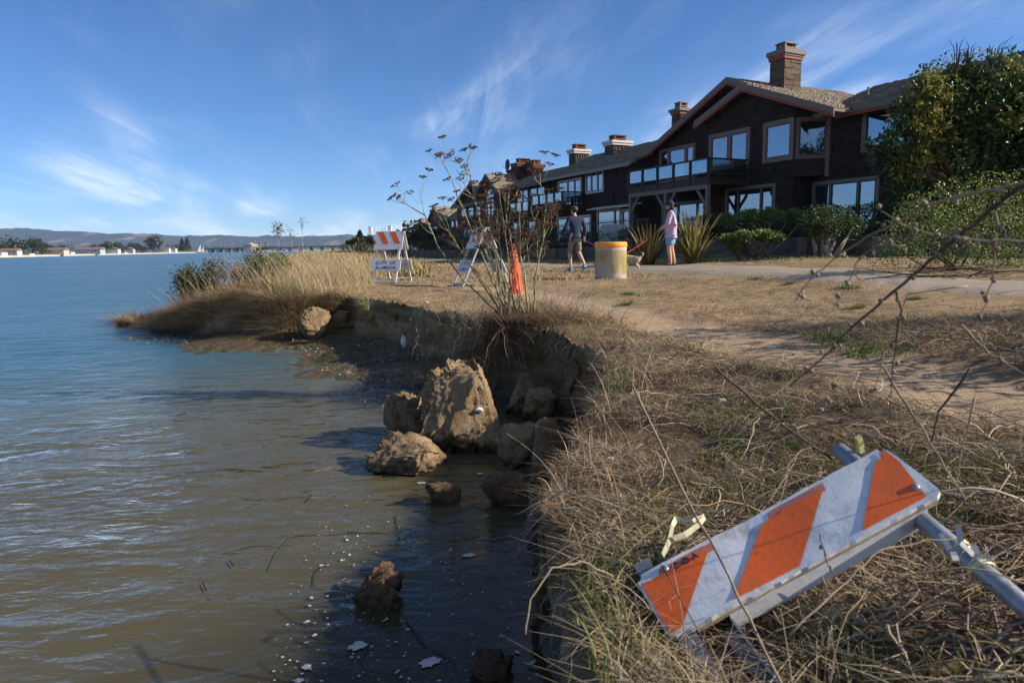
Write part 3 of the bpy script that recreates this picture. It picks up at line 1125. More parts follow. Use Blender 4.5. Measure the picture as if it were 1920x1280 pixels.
def main_house():
    r = house_root('dark shingled two-storey house with red edged gable and tall shingled chimney', 0.0)
    zb = HBASE - .1
    # walls: projecting gabled block, rear block to its left, set-back right wing, angled bay between
    w = MB()
    gx0, gx1, ga = -4.2, .86, -1.51
    SB = 1.0
    w.prism([(gx0, 0, zb), (gx1, 0, zb), (gx1, 0, 6.72), (ga, 0, 7.62), (gx0, 0, 6.62)], (0, 8.0, 0))
    wl_ = w.build('wall', M_wall_dark, r)
    w = MB()
    w.prism([(-9.3, SB, zb), (-4.203, SB, zb), (-4.203, SB, 8.05), (-9.3, SB, 6.0)], (0, 6.8, 0))
    w.build('wall', M_wall_dark, r)
    w = MB()
    w.prism([(.862, SB, zb), (9.0, SB, zb), (9.0, SB, 6.1), (.862, SB, 6.1)], (0, 6.3, 0))
    w.build('wall', M_wall_dark, r)
    bay = MB()
    bay.prism([(.862, .002, 3.85), (1.62, SB - .002, 3.85), (.862, SB - .002, 3.85)], (0, 0, 2.6))
    b = bay.build('bay', M_wall_dark, r)
    # shingles on the river side
    wins = [(-3.88, -1.43, 4.58, 6.10), (-.72, .86, 4.50, 6.10), (-2.76, .02, 2.1, 3.68)]

    def inside(x, z):
        x, z = x + gx0, z + zb
        lim = 6.5 + (x - gx0) / (ga - gx0) * 1.0 if x < ga else 7.5 - (x - ga) / (gx1 - ga) * .9
        return z < lim and in_rects(wins)(x, z)
    wl2 = [(-8.64, -5.93, 4.38, 6.12), (-8.4, -4.5, 1.2, 3.4)]

    def inside3(x, z):
        x, z = x - 9.3, z + zb
        return z < 5.95 + (x + 9.3) * .40 and in_rects(wl2)(x, z)
    wr = [(3.03, 5.0, 4.5, 6.08), (.97, 3.84, 1.9, 3.64)]

    def inside2(x, z):
        x, z = x + .87, z + zb
        if x < 1.62 and 3.8 < z:
            return False
        return in_rects(wr)(x, z)
    shingled('wall_shingles', [
        dict(P0=(gx0, 0, zb), U=(1, 0, 0), V=(0, 0, 1), N=(0, -1, 0), wid=gx1 - gx0, hgt=7.2, tw=.2, th=.175, thick=.024, inside=inside, seed=2),
        dict(P0=(-9.3, SB, zb), U=(1, 0, 0), V=(0, 0, 1), N=(0, -1, 0), wid=5.1, hgt=7.2, tw=.2, th=.175, thick=.024, inside=inside3, seed=4),
        dict(P0=(.87, SB, zb), U=(1, 0, 0), V=(0, 0, 1), N=(0, -1, 0), wid=8, hgt=6.05 - zb, tw=.2, th=.175, thick=.024, inside=inside2, seed=3)], M_wall_dark, wl_)
    # windows
    window(r, -8.64, -5.93, 4.38, 6.12, y=SB - .002, inner=M_red, lights=[-7.9, -6.6])
    window(r, -3.88, -1.43, 4.58, 6.10, inner=M_red, lights=[-2.62], tw=.17)
    window(r, -.72, .83, 4.50, 6.10, inner=M_red, tw=.17)
    window(r, -2.76, .02, 1.9, 3.68, lights=[-2.0, -.72])
    window(r, -8.4, -4.4, 1.2, 3.4, y=SB - .002, lights=[-7.1, -5.7])
    window(r, 3.03, 5.0, 4.5, 6.07, y=SB - .002, tw=.17)
    window(r, .97, 3.84, 1.8, 3.64, y=SB - .002, lights=[1.8, 3.0], blind=True)
    # bay window on the angled face
    bu = Vector((1.62 - .862, SB - .004, 0)).normalized()
    bn = Vector((bu.y, -bu.x, 0))

    def PB(x, z, o):
        return (.862 + bu.x * x + bn.x * o, .002 + bu.y * x + bn.y * o, z)
    window(r, .02, 1.23, 4.50, 6.06, inner=M_red, tw=.12, P=PB)
    t = MB()
    t.box(1.56, 1.72, .88, SB - .003, 3.8, 6.12)
    t.build('corner_board', M_trim, r)
    # roofs
    def rake(pts, y0, y1, name='roof'):
        """slab of roof over a polyline of (x, z)"""
        m = MB()
        for (xa, za), (xb, zb_) in zip(pts[:-1], pts[1:]):
            m.prism([(xa, y0, za), (xb, y0, zb_), (xb, y0, zb_ + .10), (xa, y0, za + .10)], (0, y1 - y0, 0))
        return m.build(name, M_roof, r)
    # rear gable and, in front of it, the lower projecting one
    gp = [(-9.2, 5.98), (-3.44, 8.42), (2.0, 6.2)]
    rf = rake(gp, .5, 8.0)
    fp = [(-4.35, 6.60), (-1.51, 7.67), (3.0, 5.90)]
    rf2 = rake(fp, -.5, 7.0)
    for poly, yy, par in ((gp, .5, rf), (fp, -.5, rf2)):
        f = MB()
        g = MB()
        for (xa, za), (xb, zb_) in zip(poly[:-1], poly[1:]):
            f.prism([(xa, yy - .05, za - .10), (xb, yy - .05, zb_ - .10), (xb, yy - .05, zb_ + .13), (xa, yy - .05, za + .13)], (0, .047, 0))
            g.prism([(xa, yy - .038, za - .21), (xb, yy - .038, zb_ - .21), (xb, yy - .038, zb_ - .102), (xa, yy - .038, za - .102)], (0, .036, 0))
        f.build('fascia', M_trim, par)
        g.build('red_moulding', M_red, par)
        for n_, ((xa, za), (xb, zb_)) in enumerate(zip(poly[:-1], poly[1:])):
            L = math.hypot(xb - xa, zb_ - za)
            ux = ((xb - xa) / L, 0, (zb_ - za) / L)
            v, q = tiles(P0=(xa, yy - .03, za + .10), U=(0, 1, 0), V=ux, N=(-ux[2], 0, ux[0]), wid=7.4, hgt=L, tw=.17, th=.22, thick=.035, seed=20 + n_) if n_ == 0 else \
                tiles(P0=(xb, yy - .03, zb_ + .10), U=(0, 1, 0), V=(-ux[0], 0, -ux[2]), N=(-ux[2], 0, ux[0]), wid=7.4, hgt=L, tw=.17, th=.22, thick=.035, seed=20 + n_)
            o = mk('roof_shakes', v, q, M_roof, par)
            o['kind'] = 'stuff'
    # right wing roof, sloping to the river
    e0, e1 = (.5, 6.10), (4.0, 7.48)
    m = MB()
    m.prism([(1.2, e0[0], e0[1]), (1.2, e1[0], e1[1]), (1.2, e1[0] + 3.6, e0[1]), (1.2, e1[0] + 3.6, e0[1] - .1), (1.2, e1[0], e1[1] - .1), (1.2, e0[0], e0[1] - .1)], (9.0, 0, 0))
    rw = m.build('roof', M_roof, r)
    L = math.hypot(e1[0] - e0[0], e1[1] - e0[1])
    vv = (0, (e1[0] - e0[0]) / L, (e1[1] - e0[1]) / L)
    v, q = tiles(P0=(1.2, e0[0], e0[1]), U=(1, 0, 0), V=vv, N=(0, -vv[2], vv[1]), wid=9.0, hgt=L, tw=.17, th=.20, thick=.05, seed=31)
    o = mk('roof_shakes', v, q, M_roof, rw)
    o['kind'] = 'stuff'
    f = MB()
    f.box(2.25, 10.2, .43, .495, 5.93, 6.17)
    f.build('fascia', M_trim, rw)
    f = MB()
    f.box(2.25, 10.2, .45, .493, 5.82, 5.927)
    f.build('red_moulding', M_red, rw)
    vp = MB()
    vp.tube([(2.4, 2.0, 6.4), (2.4, 2.0, 7.05)], .035, 8)
    vp.build('vent_pipe', M_gutter, rw)
    chimney(r, -2.60, -1.83, 2.2, 3.2, 6.4, 9.15, M_chim_shingle, M_trim, M_trim, caph=.34, single=True, red=True)
    chimney(r, -10.2, -9.55, 3.0, 3.7, 5.0, 8.25, M_chim_shingle, M_trim, M_trim, caph=.26, red=True)
    m = MB()
    m.box(-6.95, -4.205, -.028, SB - .03, 3.74, 3.98)
    m.build('deck', M_dkwood, r)
    deck(r, -6.95, -1.5, 2.2, 4.02, 4.77, [-6.87, -4.25, -1.58], .8, panels=5)
    s = MB()
    s.box(-.35, -.15, -.08, -.026, 4.12, 4.22)
    s.build('wall_lamp', M_metal_dk, r)
    return r


main_house()


def row_house(label, x0, x1, eave, ridge_y, ridge_z, wall, trim, wins=(), low=(), decks=(), chims=(), y=0.0, gables=(), rot=0.0, xo=None, sh=True, th=.16):
    """two-storey row house with its ridge along the row; gables: (x0, xa, x1, ze, za, out)"""
    ox = x0 if xo is None else xo
    r = house_root(label, ox, y, rot=rot)
    X0, X1 = x0 - ox, x1 - ox
    zb = HBASE - .1
    w = MB()
    w.box(X0, X1, 0, ridge_y * 2, zb, eave)
    for (ga, gb) in ((X0, X0 + .02), (X1 - .02, X1)):
        w.prism([(ga, 0, eave), (ga, ridge_y * 2, eave), (ga, ridge_y, ridge_z - .05)], (gb - ga, 0, 0))
    wall_o = w.build('wall', wall, r)
    rects = [(a - ox, b - ox, c, d) for a, b, c, d, *_ in list(wins) + list(low)]
    if sh:
        shingled('wall_shingles', [dict(P0=(X0, 0, zb), U=(1, 0, 0), V=(0, 0, 1), N=(0, -1, 0), wid=X1 - X0, hgt=eave - zb, tw=.24, th=.18, thick=.022,
                                        inside=lambda x, z: in_rects(rects)(x + X0, z + zb), seed=int(abs(x0) * 7))], wall, wall_o)
    for a, b, c, d, *rest in list(wins) + list(low):
        window(r, a - ox, b - ox, c, d, trim=trim, lights=[q - ox for q in (rest[0] if rest else [])], tw=.10)
    o = .45
    m = MB()
    sl = (ridge_z - eave) / ridge_y
    m.prism([(X0 - .15, -o, eave - o * sl), (X0 - .15, ridge_y, ridge_z), (X0 - .15, ridge_y * 2 + o, eave - o * sl), (X0 - .15, ridge_y * 2 + o, eave - o * sl - .1), (X0 - .15, ridge_y, ridge_z - .1), (X0 - .15, -o, eave - o * sl - .1)], (X1 - X0 + .3, 0, 0))
    rf = m.build('roof', M_roof, r)
    L = math.hypot(ridge_y + o, ridge_z - eave + o * sl)
    vv = (0, (ridge_y + o) / L, (ridge_z - eave + o * sl) / L)
    v, q = tiles(P0=(X0 - .15, -o, eave - o * sl), U=(1, 0, 0), V=vv, N=(0, -vv[2], vv[1]), wid=X1 - X0 + .3, hgt=L, tw=.2, th=.22, thick=.055, seed=int(abs(x0) * 3) + 1)
    so = mk('roof_shakes', v, q, M_roof, rf)
    so['kind'] = 'stuff'
    g = MB()
    g.box(X0 - .15, X1 + .15, -o - .12, -o - .004, eave - o * sl - .16, eave - o * sl + .02)
    g.build('gutter', M_gutter if trim is not M_metal_dk else M_metal_dk, rf)
    for (a, xa, b, ze, za, out) in gables:
        a, xa, b = a - ox, xa - ox, b - ox
        gm = MB()
        gm.prism([(a, -out, zb), (b, -out, zb), (b, -out, ze), (xa, -out, za), (a, -out, ze)], (0, out + ridge_y, 0))
        go = gm.build('gable', wall, r)
        gr = MB()
        gr.prism([(a - .45, -out - .4, ze - .28), (xa, -out - .4, za + .06), (b + .45, -out - .4, ze - .28), (b + .45, -out - .4, ze - .1), (xa, -out - .4, za + .24), (a - .45, -out - .4, ze - .1)], (0, out + ridge_y + .4, 0))
        gr.build('gable_roof', M_roof, go)
        gf = MB()
        gf.prism([(a - .45, -out - .45, ze - .36), (xa, -out - .45, za - .02), (b + .45, -out - .45, ze - .36), (b + .45, -out - .45, ze - .12), (xa, -out - .45, za + .22), (a - .45, -out - .45, ze - .12)], (0, .047, 0))
        gf.build('fascia', M_metal_dk if trim is M_metal_dk else M_dkwood, go)
    for dd in decks:
        a, b = dd[0] - ox, dd[1] - ox
        deck(r, a, b, dd[2], dd[3], dd[4], [p - ox for p in dd[5]], zb, panels=dd[6], post_mat=M_dkwood, braces=False)
    for (a, b, ya, yb, z0, z1, mt, cp) in chims:
        chimney(r, a - ox, b - ox, ya, yb, z0, z1, mt, cp, M_brick, caph=.24)
    return r


M_chim_grey = shingle_mat('grey_chimney_shingle', (.055, .048, .04), (.13, .115, .09))
h2 = row_house('dark shingled house with two white capped chimneys beside the gabled one', -18.2, -9.35, 5.72, 3.0, 7.08, M_wall_dark, M_white_trim,
               wins=[(-14.15, -12.3, 4.28, 5.48, [-13.55, -12.9]), (-17.4, -14.6, 3.55, 5.30, [-16.2, -15.4])],
               low=[(-12.95, -10.6, 2.0, 3.30, [-11.2]), (-10.5, -9.5, 2.0, 3.22), (-14.9, -13.6, 1.6, 3.1), (-17.5, -15.8, 1.4, 3.1)],
               decks=[(-18.15, -14.4, 1.5, 3.72, 4.45, [], 4)],
               chims=[(-19.4, -18.7, 2.0, 3.1, 5.8, 7.28, M_chim_grey, M_white_trim), (-15.2, -14.35, 2.0, 3.25, 5.9, 7.22, M_chim_grey, M_white_trim)])
dp = MB()
dp.tube([(18.2 - 11.5, -.06, 5.3), (18.2 - 11.5, -.06, 3.4)], .04, 8)
dp.build('downpipe', M_metal_dk, h2)
av = MB()
av.prism([(5.2, -.7, 3.28), (9.2, -.7, 3.28), (9.4, -.02, 3.42), (5.2, -.02, 3.42)], (0, 0, .05))
av.build('awning', M_white_trim, h2)

row_house('brown shingled house with tall brown chimney and glass balcony', -26.2, -18.75, 5.55, 3.0, 6.75, M_wall_brown, M_metal_dk,
          wins=[(-23.0, -21.35, 4.05, 5.25, [-22.2]), (-21.2, -19.0, 4.2, 5.36, [-20.1])],
          low=[(-21.5, -20.3, 1.6, 3.1), (-24.6, -23.0, 1.6, 3.1, [-23.8])],
          decks=[(-21.5, -18.8, 1.4, 3.45, 4.2, [], 3)],
          chims=[(-26.6, -25.8, 1.4, 2.8, 5.0, 7.2, M_wall_brown, M_brick)], th=.17)
h4 = row_house('dark brown house with two stepped gables and a satellite dish', -34.5, -26.4, 4.85, 3.2, 5.9, M_wall_brown, M_metal_dk,
               wins=[(-33.6, -32.3, 3.75, 4.7), (-32.1, -30.8, 3.75, 4.7), (-30.6, -29.4, 3.75, 4.7)],
               low=[(-33.2, -31.5, 1.6, 2.9, [-32.4]), (-30.2, -28.4, 1.6, 2.9, [-29.3])],
               gables=[(-28.2, -26.5, -24.8, 5.3, 6.45, .5), (-34.3, -30.6, -27.0, 4.9, 6.2, .01)],
               chims=[(-28.6, -27.4, 2.0, 2.9, 5.2, 6.95, M_brick, M_brick), (-25.9, -24.7, 2.2, 3.0, 5.4, 7.0, M_brick, M_brick)])
window(h4, 34.5 - 27.2, 34.5 - 25.8, 3.6, 4.9, y=-.50, trim=M_metal_dk, lights=[34.5 - 26.5], tw=.08)
aw = MB()
c_, s_ = [], []
pts = [(34.5 - 26.5 + .55 * math.cos(t), -.53, 4.98 + .55 * math.sin(t)) for t in np.linspace(0, math.pi, 13)]
aw.prism(pts, (0, .028, 0))
aw.build('arched_window', M_glass, h4)
ds = MB()
k0 = len(ds.v)
prof = [(.01, .10), (.18, .085), (.32, .045), (.40, 0), (.42, .0), (.33, .03), (.18, .07), (.01, .085)]
ds.lathe(prof, 20, cap=False)
ds.v = [(34.5 - 27.9 + x, 1.6 - z, 7.55 + y) for x, y, z in ds.v]
ds.tube([(34.5 - 27.9, 1.7, 6.9), (34.5 - 27.9, 1.62, 7.5)], .03, 6)
ds.tube([(34.5 - 27.9, 1.5, 7.2), (34.5 - 27.6, 1.0, 7.45)], .02, 6)
ds.build('satellite_dish', M_metal_dk, h4, True)

# farther houses, where the row bends away
for i, (u, d, wdt, lab) in enumerate(((838, 88, 9.5, 'brown gabled house with one brick chimney beyond the stepped gables'),
                                      (806, 122, 11, 'small far brown gabled house at the end of the shingled row'))):
    c0 = atY(u, 465, d)
    cs, sn = math.cos(HROT), math.sin(HROT)
    dx, dy = c0.x - HO[0], c0.y - HO[1]
    lx, ly = cs * dx + sn * dy, -sn * dx + cs * dy
    row_house(lab, lx - wdt / 2, lx + wdt / 2, 5.0, 3.2, 6.6, M_wall_brown, M_metal_dk, y=ly,
              wins=[(lx + .2, lx + 1.3, 3.6, 4.7), (lx + 1.7, lx + 2.8, 3.6, 4.7), (lx + 3.2, lx + 4.3, 3.6, 4.7)],
              low=[(lx - 3.5, lx - 1.5, 1.5, 2.9, [lx - 2.5]), (lx + 1, lx + 3, 1.5, 2.9, [lx + 2])],
              gables=[(lx - 4.2, lx - 2.0, lx + .1, 4.9, 6.4, .6)], chims=[(lx + 1.2, lx + 3.2, 1.6, 2.6, 5.2, 7.6, M_brick, M_brick)],
              decks=[(lx - 4, lx, 1.2, 3.3, 4.0, [], 4)] if i == 0 else [], sh=False)


# -------------------------------------------------- retaining wall of timbers, fence behind it
M_timber = plain('weathered_timber', (.105, .085, .068), .9, .2, var=.35, nscale=5, bump=.6)
M_timber2 = plain('pale_timber_post', (.17, .145, .115), .9, .2, var=.3, nscale=5, bump=.6)


def wallpt(t, off):
    return (HO[0] - HT[0] * t - .898 * off, HO[1] - HT[1] * t - .44 * off)


def make_retaining():
    root = thing('retaining_wall', 'low weathered timber retaining wall below the hedges', 'retaining wall', (*wallpt(8, 5.5), .7), 0, frame='world')
    ts = np.arange(-13.5, 62, 2.4)
    for i in range(len(ts) - 1):
        a, b = wallpt(ts[i], 5.5), wallpt(ts[i + 1], 5.5)
        ga, gb = gz(*a), gz(*b)
        for k in range(3):
            m = MB()
            j = .02 * random.random()
            z = .09 + k * .19
            m.bar((a[0] - j, a[1] - j, ga + z), (b[0] - j, b[1] - j, gb + z), .12, .182)
            m.build('plank', M_timber, root)
        p = MB()
        q = (a[0] - .13, a[1] - .06)
        p.box(q[0] - .10, q[0] + .10, q[1] - .10, q[1] + .10, ga - .05, ga + .50 + .12 * random.random())
        p.build('post', M_timber2, root)
    f = thing('metal_fence', 'black metal picket fence above the timber retaining wall', 'fence', (*wallpt(8, 5.1), 1.25), 0, frame='world')
    t0, t1 = 1.5, 26
    a, b = wallpt(t0, 5.1), wallpt(t1, 5.1)
    za, zb = gz(*a) + .55, gz(*b) + .55
    for zz in (.12, .95):
        m = MB()
        m.bar((*a, za + zz), (*b, zb + zz), .03, .035)
        m.build('rail', M_metal_dk, f)
    n = int((t1 - t0) / .125)
    m = MB()
    m.box(-.009, .009, -.009, .009, 0, 1.05)
    first = None
    for i in range(n):
        q = wallpt(t0 + (t1 - t0) * i / n, 5.1)
        z = za + (zb - za) * i / n
        if first is None:
            first = m.build('picket', M_metal_dk, None)
            first.parent = f
            o = first
        else:
            o = first.copy()
            C.objects.link(o)
        o.location = (q[0] - f.location.x, q[1] - f.location.y, z - f.location.z)


make_retaining()
# ================================================================== PLANTS
def blades(name, base, h, w, lean, col, parent=None, seg=3, mat=None, curl=1.7):
    """thin leaf blades: base (N,3), height, width, lean (N,2) as a share of height, colour"""
    N = len(base)
    yaw = rng.rand(N) * 2 * np.pi
    sx, sy = np.cos(yaw), np.sin(yaw)
    t = np.linspace(0, 1, seg + 1)
    V = np.zeros((N, 2 * (seg + 1), 3))
    for k, tt in enumerate(t):
        c = base.copy()
        c[:, 0] += lean[:, 0] * h * tt ** curl
        c[:, 1] += lean[:, 1] * h * tt ** curl
        ll = np.hypot(lean[:, 0], lean[:, 1])
        c[:, 2] += h * (tt - .32 * np.minimum(ll, 1.6) * tt ** 2.2)
        hw = w * .5 * (1 - .85 * tt)
        V[:, 2 * k, :] = c + np.stack([sx * hw, sy * hw, 0 * hw], 1)
        V[:, 2 * k + 1, :] = c - np.stack([sx * hw, sy * hw, 0 * hw], 1)
    b = np.arange(N)[:, None] * (2 * (seg + 1))
    F = np.concatenate([b + np.array([2 * k, 2 * k + 1, 2 * k + 3, 2 * k + 2]) for k in range(seg)])
    cc = np.repeat(col, 2 * (seg + 1), axis=0)
    return mk(name, V.reshape(-1, 3), F, mat or M_blade, parent, col=cc)


def stems(name, paths, rad, col, parent=None, n=3, mat=None):
    """many thin round stems: paths (N,K,3), rad (N,K), col (N,3)"""
    N, K, _ = paths.shape
    T = np.gradient(paths, axis=1)
    T /= np.maximum(np.linalg.norm(T, axis=2, keepdims=True), 1e-9)
    up = np.array([.13, .21, .97])
    A = np.cross(T, up)
    A /= np.maximum(np.linalg.norm(A, axis=2, keepdims=True), 1e-9)
    B = np.cross(T, A)
    V = np.zeros((N, K, n, 3))
    for j in range(n):
        th = 2 * np.pi * j / n
        V[:, :, j] = paths + (A * math.cos(th) + B * math.sin(th)) * rad[:, :, None]
    b = np.arange(N)[:, None, None] * (K * n) + np.arange(K - 1)[None, :, None] * n
    fs = []
    for j in range(n):
        j2 = (j + 1) % n
        fs.append(np.concatenate([b + j, b + j2, b + n + j2, b + n + j], axis=2).reshape(-1, 4))
    return mk(name, V.reshape(-1, 3), np.concatenate(fs), mat or M_stem, parent, smooth=True, col=np.repeat(col, K * n, axis=0))


def leaves(name, pts, size, col, parent=None, mat=None, aspect=.42, up=.35):
    """single leaves, slightly folded, each its own direction"""
    N = len(pts)
    d = rng.randn(N, 3)
    d[:, 2] += up
    d /= np.linalg.norm(d, axis=1)[:, None]
    q = rng.randn(N, 3)
    s = np.cross(d, q)
    s /= np.maximum(np.linalg.norm(s, axis=1)[:, None], 1e-6)
    n = np.cross(d, s)
    sz = np.asarray(size).reshape(-1, 1) * np.ones((N, 1))
    V = np.stack([pts - d * sz * .5, pts + s * sz * aspect * .5 + n * sz * .06, pts + d * sz * .5, pts - s * sz * aspect * .5 + n * sz * .06], 1)
    b = np.arange(N)[:, None] * 4
    F = np.concatenate([b + np.array([0, 1, 2]), b + np.array([0, 2, 3])])
    return mk(name, V.reshape(-1, 3), F, mat or M_leaf, parent, col=np.repeat(col, 4, axis=0))


def pick(cols, N, jit=.18, w=None):
    c = np.array(cols)[rng.choice(len(cols), N, p=w)]
    return np.clip(c * (1 + jit * rng.randn(N, 1)) + .01 * rng.randn(N, 3) * c.mean(), .004, 1)


STRAW = [(.50, .375, .22), (.42, .305, .175), (.32, .225, .13), (.57, .45, .29), (.24, .165, .095)]
GOLD = [(.50, .37, .18), (.43, .31, .15), (.56, .44, .24), (.34, .24, .12), (.40, .31, .17)]
BROWN = [(.20, .14, .085), (.15, .10, .06), (.26, .19, .12), (.11, .075, .045)]
GREY = [(.30, .25, .19), (.22, .18, .135), (.38, .32, .25)]
GREENS = [(.09, .14, .03), (.13, .18, .04), (.18, .21, .05), (.07, .10, .025)]


def sample(n, x0, x1, y0, y1, cond=None, margin=1.25):
    out = []
    got = 0
    for _ in range(30):
        x = x0 + (x1 - x0) * rng.rand(n)
        y = y0 + (y1 - y0) * rng.rand(n)
        ok = (np.abs(x) < .75 * margin * np.maximum(y, .6) + .25)
        if cond is not None:
            ok &= cond(x, y)
        out.append(np.stack([x[ok], y[ok]], 1))
        got += ok.sum()
        if got >= n:
            break
    p = np.concatenate(out)[:n]
    return p


def on_land(p, dmin=.02):
    d, gx, gy = edge_dist(p[:, 0], p[:, 1])
    return p[d > dmin], d[d > dmin]


def ground3(p, dz=0.0):
    return np.column_stack([p[:, 0], p[:, 1], ztop(p[:, 0], p[:, 1]) + dz])


# ---- short dry turf over the flat ground
def make_turf():
    p = sample(52000, -4.5, 9, 2.6, 17, lambda x, y: (rng.rand(len(x)) < np.clip(1.25 - y / 15, .12, 1)) & (trail_mask(x, y) < .25 + .5 * rng.rand(len(x)))
               & (vnoise(x * 1.6, y * 1.6, seed=90) + .4 * vnoise(x * 6, y * 6, seed=91) > -.30))
    p, d = on_land(p, .01)
    N = len(p)
    h = .012 + .028 * rng.rand(N) ** 1.6 + .004 * (p[:, 1] > 8)
    w = .0022 + .0012 * rng.rand(N) + .00042 * p[:, 1]
    ln = rng.randn(N, 2) * .9
    col = pick(STRAW + BROWN[:2], N)
    g = (vnoise(p[:, 0] * .6 + 5, p[:, 1] * .6, seed=95) + .5 * vnoise(p[:, 0] * 3, p[:, 1] * 3, seed=96) > .42) & (rng.rand(N) < .55)
    col[g] = pick(GREENS, g.sum())
    o = blades('dry_turf', ground3(p, -.004), h, w, ln, col, seg=2)
    tag(o, 'short dry turf scattered over the worn ground', 'grass', None, 'stuff')
    # lawn strip beyond the path
    p = []
    for t in np.linspace(-9, 40, 9000):
        off = 5.7 + 3.6 * rng.rand()
        p.append(wallpt(t, off))
    p = np.array(p)
    N = len(p)
    o = blades('lawn_grass', ground3(p), .03 + .07 * rng.rand(N), .02 + .02 * rng.rand(N), rng.randn(N, 2) * .5, pick(GREENS[:3] + [(.26, .24, .07), (.32, .27, .11)], N), seg=2)
    tag(o, 'yellow green grass between the path and the timber wall', 'grass', None, 'stuff')


make_turf()


def make_pebbles():
    p = sample(1500, -3, 6, 2.2, 11, lambda x, y: rng.rand(len(x)) < np.clip(1.3 - y / 9, .1, 1))
    p, d = on_land(p, .03)
    m = MB()
    for i, (x, y) in enumerate(p):
        r = .004 + .009 * rng.rand() ** 2
        m.blob((x, y, gz(x, y) + r * .2), (r, r * .8, r * .6), 1, .5, i)
    o = m.build('soil_crumbs', M_crumb)
    tag(o, 'small soil crumbs and pebbles strewn over the trail', 'pebbles', None, 'stuff')


M_crumb = plain('soil_crumb', (.24, .17, .105), .95, .1, var=.4, nscale=3)
make_pebbles()


# ---- straw and stubble on the near bank
def over_panel(x, y, mg=.02):
    ax, ay, L = .380, 1.418, .60
    ex, ey = .985, .105
    u = ((x - ax) * ex + (y - ay) * ey)
    v = (-(x - ax) * ey + (y - ay) * ex)
    leg = (u > -.03) & (u < .14) & (v > -.34) & (v < .02)
    return ((u > -.12) & (u < L + .06) & (v > -.02) & (v < .20)) | leg


